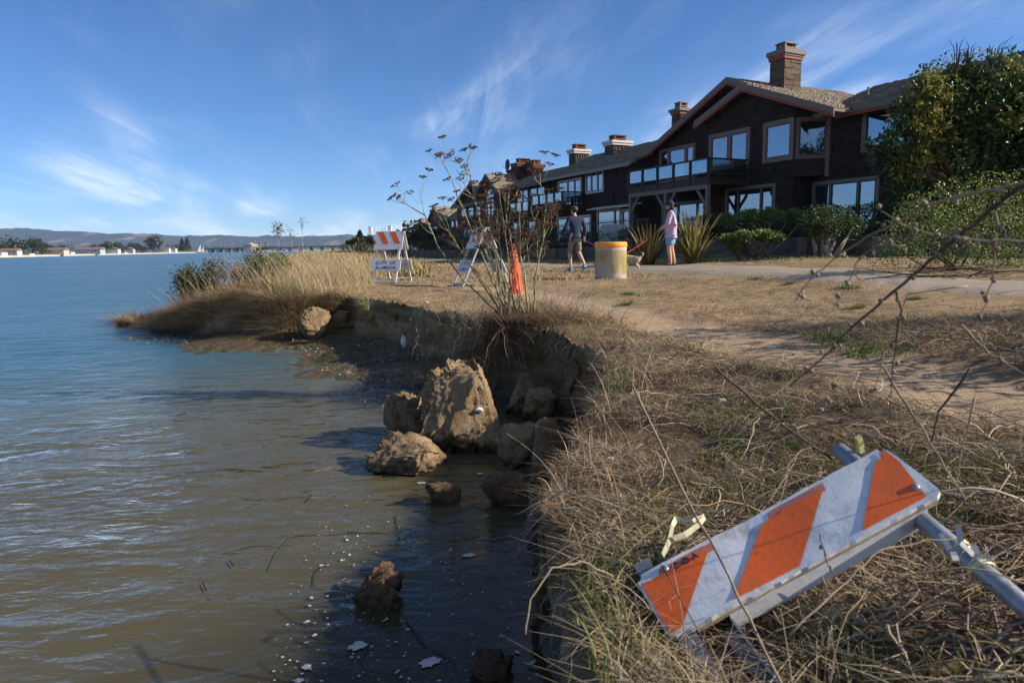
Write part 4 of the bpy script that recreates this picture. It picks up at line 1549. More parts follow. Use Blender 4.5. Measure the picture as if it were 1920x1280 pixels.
def make_near_straw():
    f = lambda x, y: (trail_mask(x, y) < .2) & (rng.rand(len(x)) < np.clip(1.15 - y / 6.5, .1, 1)) & (vnoise(x * 3.1, y * 3.1, seed=109) > -.42)
    p, d = on_land(sample(31000, .0, 3.6, .75, 5.6, f), .0)
    N = len(p)
    h = .02 + .075 * rng.rand(N) ** 1.7
    col = pick(STRAW[1:3] + BROWN + BROWN[:2] + GREY[:1], N)
    g = (vnoise(p[:, 0] * 2.1, p[:, 1] * 2.1, seed=101) + .3 * vnoise(p[:, 0] * 7, p[:, 1] * 7, seed=102) + .5 * np.exp(-((p[:, 0] - .85) / .4) ** 2 - ((p[:, 1] - 2.1) / .35) ** 2) + .45 * np.exp(-((p[:, 0] - .65) / .35) ** 2 - ((p[:, 1] - 1.1) / .3) ** 2) > .36) & (rng.rand(N) < .85)
    col[g] = pick(GREENS + [(.22, .22, .06)], g.sum())
    h[g] *= 1.35
    lean = rng.randn(N, 2) * .95
    lean[g] *= .4
    h = np.where(over_panel(p[:, 0], p[:, 1]), h * .45, h)
    o = blades('dry_stubble', ground3(p, -.006), h, .0024 + .0022 * rng.rand(N), lean, col, seg=3)
    tag(o, 'thick dry stubble and green shoots on the near bank', 'grass', None, 'stuff')
    p, d = on_land(sample(17000, .1, 3.4, .75, 5.2, f), .05)
    cl = vnoise(p[:, 0] * 2.6, p[:, 1] * 2.6, seed=104) + .5 * vnoise(p[:, 0] * 8, p[:, 1] * 8, seed=105)
    p = p[cl > -.05]
    N = len(p)
    o = blades('straw_mat', ground3(p, .004), .035 + .05 * rng.rand(N), .0035 + .0035 * rng.rand(N), np.clip(2.4 * rng.randn(N, 2), -3.2, 3.2), pick(STRAW[:4] + GREY, N), seg=3)
    tag(o, 'matted broken straw in patches on the near bank', 'grass', None, 'stuff')
    # long lying stalks
    def lying(N, x0, x1, y0, y1, lmin, lmax, rmin, rmax, arch, cols, name, label, dirs=None):
        p, d = on_land(sample(N, x0, x1, y0, y1, lambda x, y: (trail_mask(x, y) < .2) & (vnoise(x * 2.4, y * 2.4, seed=107) + .45 * vnoise(x * 6.5, y * 6.5, seed=108) > -.12 - .5 * (rng.rand(len(x)) < .25))), .03)
        n = len(p)
        K = 9
        a = rng.rand(n) * 2 * np.pi if dirs is None else dirs + .75 * rng.randn(n) + np.pi * (rng.rand(n) < .4)
        L = lmin + (lmax - lmin) * rng.rand(n) ** 1.6
        t = np.linspace(0, 1, K)
        bend = .35 * rng.randn(n)
        kink = (1.1 * rng.randn(n) * (rng.rand(n) < .4))[:, None] * (t[None] > (.25 + .55 * rng.rand(n))[:, None])
        X = p[:, :1] + np.cumsum(np.cos(a[:, None] + bend[:, None] * t + kink) * L[:, None] / K, 1) + .006 * rng.randn(n, K)
        Yv = p[:, 1:] + np.cumsum(np.sin(a[:, None] + bend[:, None] * t + kink) * L[:, None] / K, 1) + .006 * rng.randn(n, K)
        hh = arch * rng.rand(n, 1) ** 1.5
        ends = rng.rand(n, 1) ** 3 * .10
        Z = ztop(X, Yv) + .006 + hh * np.sin(np.pi * t) * L[:, None] + ends * t * 1.2 + .004 * rng.randn(n, K)
        dd, _, _ = edge_dist(X, Yv)
        keep = (dd.min(1) > -.12) & ~over_panel(X, Yv).any(1)
        Z = Z - np.clip(-dd, 0, 1) * .8
        r = (rmin + (rmax - rmin) * rng.rand(n) ** 2)[:, None] * (1 - .55 * t)
        P = np.stack([X, Yv, Z], 2)[keep]
        o = stems(name, P, r[keep], pick(cols, keep.sum()))
        tag(o, label, 'grass', None, 'stuff')
    lying(1900, .2, 3.2, .8, 4.2, .12, .46, .0013, .0034, .13, STRAW[:4] + GREY + BROWN + BROWN[:3], 'dry_straw', 'tangled dry straw lying on the near bank', R(150))
    lying(560, .5, 2.4, .75, 1.9, .25, .75, .0018, .0046, .20, STRAW[:3] + GREY + BROWN[:3], 'dry_stalks', 'loose dry stalks heaped round the fallen barricade', R(160))
    lying(1300, .1, 3.0, 3.6, 7.2, .06, .3, .0010, .0022, .3, STRAW[:3] + BROWN[:2] + GREY, 'loose_straw', 'loose straw scattered by the bank beyond the fallen barricade')
    # upright single dry stems on the bank edge
    p, d = on_land(sample(900, .1, 1.2, 1.0, 4.6), .01)
    ok = d < .30
    p = p[ok][:60]
    n = len(p)
    t = np.linspace(0, 1, 8)
    L = .10 + .20 * rng.rand(n)
    a = np.pi + .9 * rng.randn(n)
    out = (.25 + .75 * rng.rand(n))[:, None] * L[:, None] * t ** 1.6
    P = np.stack([p[:, :1] + np.cos(a)[:, None] * out, p[:, 1:] + np.sin(a)[:, None] * out * .6, ztop(p[:, 0], p[:, 1])[:, None] + L[:, None] * (t - .42 * rng.rand(n)[:, None] * t ** 2.5)], 2)
    o = stems('edge_stems', P, (.0010 + .0010 * rng.rand(n))[:, None] * (1 - .6 * t), pick(STRAW[:4] + GREY, n))
    tag(o, 'thin bowed dry stems leaning over the bank edge', 'grass', None, 'stuff')


make_near_straw()


# ---- roots and dead grass hanging over the lip of the bank
def make_fringe():
    sel = (EC[:, 1] > 1.2) & (EC[:, 1] < 11.5) & (EC[:, 0] > -4.6)
    E = EC[sel]
    nrm = _nrm[sel]
    if True:
        k = rng.randint(0, len(E), 9000)
        q = E[k] + nrm[k] * (.005 + .14 * rng.rand(9000, 1) ** 1.5)
        n = len(q)
        dens = vnoise(q[:, 0] * 1.7, q[:, 1] * 1.7, seed=111) + .05 * sstep(5.2, 4.4, q[:, 1]) + .5 * (np.hypot(q[:, 0] - .2, q[:, 1] - 5.6) < .9)
        ok = dens > rng.rand(n) * 1.1 - .25
        q, kk = q[ok], k[ok]
        n = len(q)
        h = .02 + .07 * rng.rand(n) ** 1.5
        lean = -nrm[kk] * (.2 + 1.0 * rng.rand(n, 1)) + .7 * rng.randn(n, 2)
        o = blades('bank_edge_grass', ground3(q, -.03), h, .0022 + .0004 * q[:, 1], lean, pick(STRAW[1:4] + BROWN[:3], n), seg=3)
        tag(o, 'dead grass fringe hanging over the broken bank edge', 'grass', None, 'stuff')
    # roots
    k = rng.randint(0, len(E), 700)
    k = k[(np.hypot(E[k][:, 0] - .15, E[k][:, 1] - 5.7) < .9) | (rng.rand(len(k)) < .25)]
    n = len(k)
    t = np.linspace(0, 1, 7)
    L = .08 + .22 * rng.rand(n)
    wob = .03 * rng.randn(n, 7) * t
    base = E[k] + nrm[k] * .02
    drop = -nrm[k] * (.04 + .08 * rng.rand(n, 1))
    P = np.stack([base[:, :1] + drop[:, :1] * np.sqrt(t) + wob, base[:, 1:] + drop[:, 1:] * np.sqrt(t) + .03 * rng.randn(n, 7) * t, ztop(base[:, 0], base[:, 1])[:, None] - .05 - L[:, None] * t], 2)
    o = stems('hanging_roots', P, (.0015 + .0015 * rng.rand(n))[:, None] * (1 - .7 * t), pick(GREY + BROWN[:3], n))
    tag(o, 'bare roots hanging down the bank face', 'roots', None, 'stuff')


make_fringe()


# ---- tall golden grass on the spit and along the far water's edge
def make_spit_grass():
    f = lambda x, y: (x < -2.15 - .12 * (y - 10)) & (rng.rand(len(x)) < .35 + .65 * sstep(-2.3, -3.2, x))
    p, d = on_land(sample(36000, -7.0, -1.6, 9.4, 17.0, f), .02)
    N = len(p)
    low = sstep(-5.2, -7.0, p[:, 0])
    right = sstep(-3.4, -2.2, p[:, 0])
    h = (.11 + .30 * rng.rand(N)) * (1 - .6 * low) * (1 - .72 * right) * (.72 + .55 * vnoise(p[:, 0] * 2.1, p[:, 1] * 2.1, seed=120))
    sw = 2.2 * vnoise(p[:, 0] * .9, p[:, 1] * .9, seed=124)
    lean = np.column_stack([-.4 + .75 * np.cos(sw * 2) * .8 + .6 * rng.randn(N), -.4 + .6 * np.sin(sw * 2) + .6 * rng.randn(N)])
    front = sstep(.5, .05, d)
    lean[:, 1] -= front * 1.3
    col = pick(GOLD + GREY[:1], N)
    br = vnoise(p[:, 0] * .9 + 3, p[:, 1] * .9, seed=121) > .25
    col[br] = pick(BROWN[:3] + GREY, br.sum())
    gr = (vnoise(p[:, 0] * 1.8, p[:, 1] * 1.8, seed=122) > .35) & (rng.rand(N) < .4)
    col[gr] = pick([(.20, .21, .07), (.27, .26, .10)], gr.sum())
    o = blades('golden_grass', ground3(p, -.01), h, .005 + .004 * rng.rand(N), lean, col, seg=3)
    tag(o, 'tall golden dry grass covering the low spit', 'grass', None, 'stuff')
    # grass hanging down the outer face of the spit
    k = np.where((EC[:, 0] < -2.5) & (EC[:, 0] > -6.9) & (EC[:, 1] < 12.6))[0]
    k = k[rng.randint(0, len(k), 15000)]
    E, nn = EC[k], _nrm[k]
    t_ = rng.rand(len(k)) ** 1.1
    hf = .07 + (1 - cliffness(E[:, 0], E[:, 1])) * .33
    q = E - nn * (hf * t_ - .03)[:, None]
    zt_, zb_ = ztop(E[:, 0], E[:, 1]), toe_z(E[:, 0], E[:, 1])
    zz = zt_ + (zb_ - zt_) * t_
    keep = (vnoise(E[:, 0] * 1.4, E[:, 1] * 1.4, seed=126) + .25 * sstep(-3.6, -4.8, E[:, 0]) > .75 * t_ - .42)
    q, zz, nn, t_ = q[keep], zz[keep], nn[keep], t_[keep]
    n = len(q)
    ln = -nn * (1.0 + 1.1 * rng.rand(n, 1)) + .55 * rng.randn(n, 2)
    o = blades('hanging_grass', np.column_stack([q, zz]), .10 + .22 * rng.rand(n), .005 + .004 * rng.rand(n), ln, pick(GOLD + GREY[:2] + BROWN[:3], n), seg=3)
    tag(o, 'dry grass hanging down the outer face of the spit', 'grass', None, 'stuff')
    # seeding stalks standing above it
    p, d = on_land(sample(1500, -6.2, -2.6, 10, 16.5), .05)
    n = len(p)
    t = np.linspace(0, 1, 6)
    L = (.30 + .45 * rng.rand(n)) * (1 - .5 * sstep(-5, -6.5, p[:, 0]))
    a = np.pi + 1.1 * rng.randn(n)
    o_ = L[:, None] * t ** 1.8 * (.2 + .6 * rng.rand(n, 1))
    P = np.stack([p[:, :1] + np.cos(a)[:, None] * o_, p[:, 1:] + np.sin(a)[:, None] * o_, ztop(p[:, 0], p[:, 1])[:, None] + L[:, None] * t], 2)
    o = stems('grass_stalks', P, (.0016 + .0018 * rng.rand(n))[:, None] * (1 - .5 * t), pick(GOLD + GREY, n))
    tag(o, 'thin grass stalks rising over the golden grass', 'grass', None, 'stuff')
    # far strip along the water
    pts = []
    for _ in range(26000):
        y = 16 * (110 / 16) ** rng.rand()
        pts.append((0, y))
    pts = np.array(pts)
    ex = np.interp(pts[:, 1], EC[-60:, 1], EC[-60:, 0]) if False else np.interp(pts[:, 1], [14, 16, 19, 24, 36, 62, 103, 180], [-6.4, -6.5, -7.2, -8.6, -12.2, -19.5, -32, -50])
    pts[:, 0] = ex + .25 + (3.6 + .05 * pts[:, 1]) * rng.rand(len(pts)) ** 1.3
    N = len(pts)
    h = .2 + .34 * rng.rand(N)
    o = blades('shore_grass', ground3(pts, -.01), h, .012 + .0013 * pts[:, 1], .45 * rng.randn(N, 2) - .15, pick(GOLD + [(.20, .20, .08), (.14, .15, .06)], N), seg=2)
    tag(o, 'dry grass along the water beyond the spit', 'grass', None, 'stuff')
    # low grass between the spit and the path
    p = sample(16000, -14, 3, 13, 45, lambda x, y: (x > -.20 * y - 3.0))
    N = len(p)
    p, d = on_land(p, .3)
    N = len(p)
    o = blades('dry_meadow', ground3(p, -.01), .04 + .07 * rng.rand(N), .012 + .0010 * p[:, 1], .6 * rng.randn(N, 2), pick(STRAW + [(.22, .20, .08)], N), seg=2)
    tag(o, 'low dry grass on the open ground beyond the barricades', 'grass', None, 'stuff')
    # red and brown marsh plants at the tip
    d0, _, _ = edge_dist(np.zeros(1), np.zeros(1))
    p = np.column_stack([-7.6 + 3.7 * rng.rand(15000), 10.6 + 3.6 * rng.rand(15000)])
    d, _, _ = edge_dist(p[:, 0], p[:, 1])
    ok = (d > -.28) & (d < 1.1) & (vnoise(p[:, 0] * 2.3, p[:, 1] * 2.3, seed=127) > -.45)
    p = p[ok]
    zz = np.maximum(np.where(d[ok] > 0, ztop(p[:, 0], p[:, 1]), .0), -.02)
    N = len(p)
    o = blades('marsh_plants', np.column_stack([p, zz]), (.08 + .24 * rng.rand(N) ** 1.6) * (1 + .5 * vnoise(p[:, 0] * 3.1, p[:, 1] * 3.1, seed=128)), .010 + .009 * rng.rand(N), .8 * rng.randn(N, 2), pick([(.16, .065, .035), (.21, .10, .05), (.12, .075, .04), (.24, .15, .08), (.10, .09, .04)], N), seg=2)
    tag(o, 'low red and brown marsh plants at the tip of the spit', 'marsh plants', None, 'stuff')


make_spit_grass()


def lobed_points(lobes, n, shell=.45, seed=0, squash=1.0, gap=.12):
    """leaf positions: in the outer part of several uneven lobes, with gaps"""
    L = np.array(lobes, float)
    vol = L[:, 3] ** 2.2
    k = rng.choice(len(L), n, p=vol / vol.sum())
    d = rng.randn(n, 3)
    d /= np.linalg.norm(d, axis=1)[:, None]
    rr = L[k, 3] * (1 - shell * rng.rand(n) ** 1.3)
    rr = rr * (1 + .25 * fbm(d[:, 0] * 2 + k * 3.1, d[:, 1] * 2, d[:, 2] * 2, oct=3, seed=seed))
    q = L[k, :3] + d * rr[:, None] * np.array([1, 1, squash])
    m = fbm(q[:, 0] * 2.2 / max(L[:, 3].mean(), .2), q[:, 1] * 2.2 / max(L[:, 3].mean(), .2), q[:, 2] * 2.2 / max(L[:, 3].mean(), .2), oct=3, seed=seed + 7)
    return q[m > -.45 + gap], k[m > -.45 + gap]


M_bark = plain('bark', (.085, .062, .045), .9, .2, var=.35, nscale=14, bump=.8, bdist=.02)
M_bark_pale = plain('pale_bark', (.30, .245, .19), .9, .2, var=.3, nscale=14, bump=.8, bdist=.01)


def limb_tree(root, base, lobes, r0, bark=M_bark, wig=.12):
    tops = sorted(lobes, key=lambda l: l[2])
    c = np.mean([l[:3] for l in lobes], axis=0)
    fork = Vector(base) * .55 + Vector((c[0], c[1], c[2])) * .45
    mb = MB()
    b = Vector(base)
    pts = [b + (fork - b) * t + Vector((wig * math.sin(3 * t), wig * math.cos(2.3 * t) - wig, 0)) * t for t in np.linspace(0, 1, 6)]
    mb.tube(pts, [r0 * (1.25 - .6 * t) for t in np.linspace(0, 1, 6)], 9)
    mb.build('trunk', bark, root, True)
    for l in lobes:
        e = Vector(l[:3])
        s = pts[3 + random.randint(0, 2)]
        m = MB()
        mid = s.lerp(e, .5) + Vector((random.uniform(-1, 1), random.uniform(-1, 1), random.uniform(-.2, .8))) * l[3] * .25
        m.tube([s, s.lerp(mid, .5), mid, mid.lerp(e, .6), e], [r0 * .5, r0 * .4, r0 * .3, r0 * .2, r0 * .08], 6)
        for _ in range(4):
            q = mid.lerp(e, random.random())
            m.tube([q, q + Vector((random.gauss(0, 1), random.gauss(0, 1), random.gauss(.3, .7))) * l[3] * .5], [r0 * .12, r0 * .03], 4)
        m.build('branch', bark, root, True)


def big_tree():
    d = 19.5
    spec = [(1748, 178, .75, 0), (1800, 150, .8, .6), (1860, 150, .8, .2), (1935, 165, 1.0, 0), (1730, 240, .7, -.3), (1790, 225, 1.1, .3), (1870, 230, 1.2, 0), (1960, 240, 1.5, .4),
            (1672, 272, .42, -.4), (1648, 280, .34, -.5), (1705, 215, .62, 0), (1690, 255, .6, 0), (1660, 300, .42, -.2), (1630, 272, .2, -.5), (1735, 150, .4, .2), (1710, 300, .6, -.3), (1780, 315, 1.0, 0), (1860, 320, 1.2, .5), (1960, 330, 1.5, 0), (1690, 350, .5, -.4), (1740, 375, .7, 0), (1820, 380, .9, .3), (1690, 300, .4, -.2), (2040, 230, 1.8, 0)]
    lobes = []
    for u, v, r, dd in spec:
        p = atY(u, v, d + dd)
        lobes.append((p.x, p.y, p.z, r))
    b = atY(1850, 465, d)
    root = thing('broadleaf_tree', 'large dense dark green tree with golden, sun-tinted leaves before the gabled house', 'tree', (b.x, b.y, gz(b.x, b.y)), 0, frame='world')
    limb_tree(root, (b.x, b.y, gz(b.x, b.y) - .1), lobes, .24)
    q, k = lobed_points(lobes, 62000, .8, seed=130, gap=.10)
    N = len(q)
    col = pick([(.05, .095, .02), (.07, .12, .025), (.038, .07, .017), (.10, .135, .03)], N)
    sunlit_gold = (vnoise(q[:, 0] * .7, q[:, 1] * .7, q[:, 2] * .9, seed=131) + .5 * vnoise(q[:, 0] * 2.5, q[:, 1] * 2.5, q[:, 2] * 2.5, seed=133) + .22 * (q[:, 0] - b.x) / 2 + .22 * (q[:, 2] - 3.6) / 2 > .26) & (rng.rand(N) < .8)  # gold leaves, weighted to the right and top to paint in sunlight
    col[sunlit_gold] = pick([(.26, .25, .03), (.33, .28, .04), (.19, .21, .03), (.30, .19, .03), (.13, .17, .025)], sunlit_gold.sum())
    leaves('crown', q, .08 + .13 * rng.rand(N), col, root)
    # bare twigs on top
    tops = [atY(u, v, d) for u, v in ((1818, 92), (1858, 95), (1795, 100), (1872, 100))]
    m = MB()
    for t in tops:
        for _ in range(6):
            e = t + Vector((random.gauss(0, .25), random.gauss(0, .2), random.uniform(-.05, .4)))
            m.tube([t - Vector((0, 0, .6)), t.lerp(e, .4), e], [.018, .012, .005], 4)
    o = m.build('bare_twigs', M_bark, root)
    o['kind'] = 'stuff'


big_tree()


def bush(name, label, cat, spec, d, n, size, cols, gapv=.1, base=None, jit=.18, stem_r=.03, group=None, shell=.5, squash=1.0, bark=M_bark, w=None, stems_n=7):
    lobes = []
    for u, v, r, dd in spec:
        p = atY(u, v, d + dd)
        lobes.append((p.x, p.y, p.z, r))
    if base is None:
        c = np.mean([l[:2] for l in lobes], axis=0)
    else:
        c = base
    g = gz(*c)
    root = thing(name, label, cat, (c[0], c[1], g), 0, group, frame='world')
    m = MB()
    for i in range(stems_n):
        l = lobes[i % len(lobes)]
        e = Vector(l[:3])
        s = Vector((c[0] + random.gauss(0, .1), c[1] + random.gauss(0, .1), g - .05))
        mid = s.lerp(e, .5) + Vector((random.gauss(0, .12), random.gauss(0, .12), -.05))
        m.tube([s, mid, e], [stem_r, stem_r * .7, stem_r * .3], 6)
        for _ in range(3):
            q = mid.lerp(e, random.random())
            m.tube([q, q + Vector((random.gauss(0, 1), random.gauss(0, 1), random.gauss(.2, .6))) * l[3] * .6], [stem_r * .3, stem_r * .08], 4)
    m.build('branches', bark, root, True)
    q, k = lobed_points(lobes, n, shell, seed=int(abs(spec[0][0])), squash=squash, gap=gapv)
    q = q[q[:, 2] > g + .03]
    N = len(q)
    leaves('foliage', q, size * (.7 + .6 * rng.rand(N)), pick(cols, N, jit, w), root)
    return root


YG = [(.13, .19, .035), (.19, .25, .05), (.10, .14, .03), (.25, .27, .07), (.07, .10, .025)]
bush('spreading_bush', 'spreading yellow green bush beside the path below the large tree', 'bush',
     [(1690, 440, .34, -.2), (1730, 405, .42, 0), (1790, 385, .45, .2), (1850, 375, .45, .3), (1910, 385, .5, 0), (1700, 480, .3, -.4), (1770, 455, .5, -.2), (1850, 450, .6, 0), (1920, 450, .6, .2), (1800, 500, .38, -.3), (1880, 505, .45, 0), (1655, 470, .22, -.2), (1980, 420, .6, .3)],
     10.2, 17000, .042, YG, .05, stem_r=.022, shell=.6)
# bare lower branches of the same kind, lying towards the path
bb = thing('bare_branch', 'dark bare branches trailing from the spreading bush over the path edge', 'branch', (*atY(1800, 525, 9.0).xy, .8), 0, frame='world')
for i in range(16):
    m = MB()
    a = atY(random.uniform(1790, 1960), random.uniform(500, 528), 9.2 + random.uniform(-.5, .5))
    e = atY(random.uniform(1600, 1790), random.uniform(498, 540), 8.9 + random.uniform(-.6, .6))
    mid = a.lerp(e, .5) + Vector((0, 0, random.uniform(-.06, .08)))
    m.tube([a, a.lerp(mid, .5) + Vector((0, 0, .02)), mid, e], [.013, .010, .007, .003], 5)
    for _ in range(3):
        q = mid.lerp(e, random.random())
        m.tube([q, q + Vector((random.gauss(-.1, .12), random.gauss(0, .1), random.gauss(.02, .07)))], [.004, .002], 4)
    m.build('twig', M_bark, bb, True)

bush('tall_shrub', 'tall loose shrub standing on the far side of the trail from the fallen barricade', 'shrub',
     [(2130, 420, .35, 0), (2180, 330, .4, .3), (2120, 300, .3, .6), (2240, 250, .45, 0), (2170, 180, .32, .5), (2300, 350, .5, .2), (2140, 520, .3, .7), (2330, 220, .4, -.6), (2420, 300, .45, -1.2), (2460, 420, .4, -1.5), (2200, 120, .25, .2), (2150, 240, .25, 1.0)],
     4.6, 5200, .06, [(.07, .10, .025), (.10, .13, .03), (.16, .15, .05)], .12, stem_r=.022, shell=.9, base=(4.9, 4.5), stems_n=12)

DG = [(.03, .055, .014), (.045, .075, .02), (.06, .095, .022), (.025, .04, .012)]
BG = [(.10, .17, .025), (.14, .22, .035), (.07, .12, .02)]
bush('low_shrub', 'flat topped bright green shrub below the lower window', 'shrub', [(1365, 412, .3, 0), (1405, 405, .36, .1), (1445, 402, .36, 0), (1485, 405, .34, .2), (1505, 412, .25, 0)], 19.6, 7000, .075, BG, .0, shell=.7, squash=.6, stem_r=.025, bark=M_bark_pale)
bush('juniper_shrub', 'feathery light green juniper in front of the timber wall', 'shrub', [(1365, 448, .26, 0), (1395, 442, .3, -.2), (1430, 440, .32, 0), (1455, 446, .26, .1), (1380, 462, .25, 0)], 18.9, 6500, .085, [(.16, .22, .045), (.22, .27, .06), (.09, .13, .03)], .0, shell=.7, squash=.55, stem_r=.03)
bush('small_tree', 'small round tree with pale forked trunks before the timber wall', 'tree', [(1535, 410, .42, 0), (1570, 415, .42, .1), (1600, 425, .34, 0), (1555, 428, .36, -.2), (1520, 428, .28, 0)], 18.2, 5200, .07, DG + [(.08, .13, .035)], .05, stem_r=.07, bark=M_bark_pale, base=tuple(atY(1552, 470, 18.2).xy), shell=.65)


def hedge(label, t0, t1, off, z0, z1, n, cols):
    a, b = wallpt(t0, off), wallpt(t1, off)
    root = thing('hedge', label, 'hedge', (*a, gz(*a) + .5), 0, 'hedges above the timber wall', frame='world')
    t = rng.rand(n)
    L = math.hypot(b[0] - a[0], b[1] - a[1])
    nx_, ny_ = .898, .44
    dep = .75 * rng.rand(n) ** .8
    top = z1 + .14 * fbm(t * L * .9, np.zeros(n), oct=3, seed=int(abs(t0) * 9 + 3))
    zz = z0 + (top - z0) * rng.rand(n) ** .75
    x = a[0] + (b[0] - a[0]) * t + nx_ * dep
    y = a[1] + (b[1] - a[1]) * t + ny_ * dep
    leaves('foliage', np.column_stack([x, y, zz]), .06 + .05 * rng.rand(n), pick(cols, n), root)
    m = MB()
    for i in range(int(L / .8)):
        q = Vector(a).lerp(Vector(b), (i + .5) / int(L / .8))
        m.tube([(q.x + .35, q.y + .17, z0 - .5), (q.x + .38, q.y + .2, z1 - .2)], [.03, .015], 5)
    o = m.build('branches', M_bark, root)
    o['kind'] = 'stuff'


hedge('clipped dark hedge behind the black metal fence', 1.0, 25, 4.85, 1.15, 1.98, 16000, DG)
hedge('tall dark hedge below the blind covered window', -9.5, .4, 4.6, 1.2, 2.25, 15000, DG)
hedge('far dark hedge below the stepped gables', 26, 60, 4.9, 1.1, 1.85, 9000, DG)


# ---- flax plants
def flax(label, u, d, n, hmax, spread, seed):
    p = atY(u, 480, d)
    g = gz(p.x, p.y)
    root = thing('flax_plant', label, 'flax plant', (p.x, p.y, g), 0, 'flax plants by the path', frame='world')
    r = np.random.RandomState(seed)
    cols = [(.13, .15, .035), (.22, .20, .045), (.30, .23, .06), (.17, .10, .035), (.09, .12, .03), (.26, .13, .045), (.42, .36, .17)]
    for i in range(n):
        a = r.rand() * 2 * math.pi
        tilt = abs(r.randn()) * .55
        L = hmax * (.55 + .45 * r.rand()) * (1 - .12 * tilt)
        w = .035 + .03 * r.rand()
        dx, dy = math.cos(a), math.sin(a)
        bx, by = p.x + dx * .16 * r.rand(), p.y + dy * .16 * r.rand()
        droop = .25 * r.rand() + .35 * (r.rand() < .15)
        V, K = [], 6
        x, z, th = 0.0, 0.0, tilt * .55
        yaw2 = a + math.pi / 2 + .5 * r.randn()
        for k in range(K + 1):
            t = k / K
            hw = w * .5 * (.55 + .75 * math.sin(math.pi * min(1, t * .9 + .12))) * (1 - t ** 5)
            cx, cy, cz = bx + dx * x * spread, by + dy * x * spread, g - .02 + z
            ox, oy = math.cos(yaw2) * hw, math.sin(yaw2) * hw
            V += [(cx - ox, cy - oy, cz), (cx + dx * .006, cy + dy * .006, cz - .012), (cx + ox, cy + oy, cz)]
            th += (tilt * .5 + droop * 2 * t) / K
            x += L / K * math.sin(min(th, 2.2))
            z += L / K * math.cos(min(th, 2.2))
        F = []
        for k in range(K):
            for j in range(2):
                F.append((3 * k + j, 3 * k + j + 1, 3 * k + 4 + j, 3 * k + 3 + j))
        c = np.array(cols[r.randint(len(cols))]) * (.8 + .4 * r.rand())
        mk('leaf', V, F, M_leaf, root, smooth=True, col=np.tile(c, (len(V), 1)))


flax('flax plant with tall bronze and olive sword leaves right behind the woman', 1300, 18.9, 95, 1.65, 1.0, 3)
flax('smaller flax plant with arching olive leaves between the concrete cylinder and the woman', 1216, 19.6, 70, 1.35, 1.15, 4)


# ---- shrubs on the spit
def spit_shrub(label, u, v, d, r, n, cols, size=.03, flowers=0):
    p = atY(u, v, d)
    g = gz(p.x, p.y)
    root = thing('shore_shrub', label, 'shrub', (p.x, p.y, g), 0, 'shrubs on the spit', frame='world')
    lobes = [(p.x + random.gauss(0, r * .6), p.y + random.gauss(0, r * .5), p.z + random.gauss(0, r * .2), r * random.uniform(.5, .8)) for _ in range(6)]
    m = MB()
    for l in lobes:
        for _ in range(5):
            s = Vector((p.x + random.gauss(0, .12), p.y + random.gauss(0, .12), g - .03))
            e = Vector(l[:3]) + Vector((random.gauss(0, .6), random.gauss(0, .6), random.gauss(.3, .5))) * l[3]
            m.tube([s, s.lerp(e, .5) + Vector((random.gauss(0, .03), random.gauss(0, .03), 0)), e], [.008, .005, .002], 4)
    m.build('branches', M_bark, root)
    q, _ = lobed_points(lobes, n, .9, seed=u, gap=.0)
    q = q[q[:, 2] > g]
    leaves('foliage', q, size * (.6 + .8 * rng.rand(len(q))), pick(cols, len(q)), root)
    if flowers:
        k = q[np.argsort(q[:, 2] + .1 * rng.rand(len(q)))[-flowers * 3::3]]
        for i, a in enumerate(k):
            f = MB()
            for t in range(5):
                an = 2 * math.pi * t / 5
                f.add([(a[0], a[1], a[2] + .05), (a[0] + .018 * math.cos(an - .5), a[1] + .018 * math.sin(an - .5), a[2] + .058), (a[0] + .03 * math.cos(an), a[1] + .03 * math.sin(an), a[2] + .055), (a[0] + .018 * math.cos(an + .5), a[1] + .018 * math.sin(an + .5), a[2] + .058)], [(0, 1, 2, 3)])
            f.tube([(a[0], a[1], a[2] - .03), (a[0], a[1], a[2] + .05)], .003, 4)
            f.build('flower', M_yellow, root)


M_yellow = plain('yellow_petal', (.75, .55, .02), .6, .2, var=.1)
spit_shrub('dark green shrub with yellow flowers at the outer end of the spit', 392, 525, 12.9, .38, 5500, [(.06, .085, .025), (.09, .11, .035), (.05, .06, .03)], .05, 7)
spit_shrub('green shrub with yellow flowers above the golden grass', 490, 498, 12.6, .36, 4500, [(.09, .13, .03), (.13, .16, .04), (.07, .09, .03)], .05, 5)
spit_shrub('twiggy brown dry shrub next to the dark green one', 445, 512, 12.6, .44, 4500, [(.16, .12, .085), (.21, .165, .12), (.12, .10, .07)], .035)
spit_shrub('grey brown dry shrub leaning over the water', 365, 545, 13.0, .40, 4500, [(.12, .10, .085), (.17, .14, .115), (.10, .09, .05)], .035)


# ---- dried fennel
FST = [(.27, .25, .12), (.33, .30, .16), (.23, .20, .11), (.30, .24, .14)]
FHEAD = [(.13, .08, .05), (.19, .115, .07), (.10, .06, .04), (.24, .15, .09)]
M_fstem = plain('fennel_stem', (.27, .245, .125), .7, .25, var=.35, nscale=18)
M_fhead = plain('fennel_seed', (.105, .062, .042), .9, .1, var=.4, nscale=40)
M_fdry = plain('dry_stem', (.27, .205, .14), .8, .2, var=.35, nscale=18)


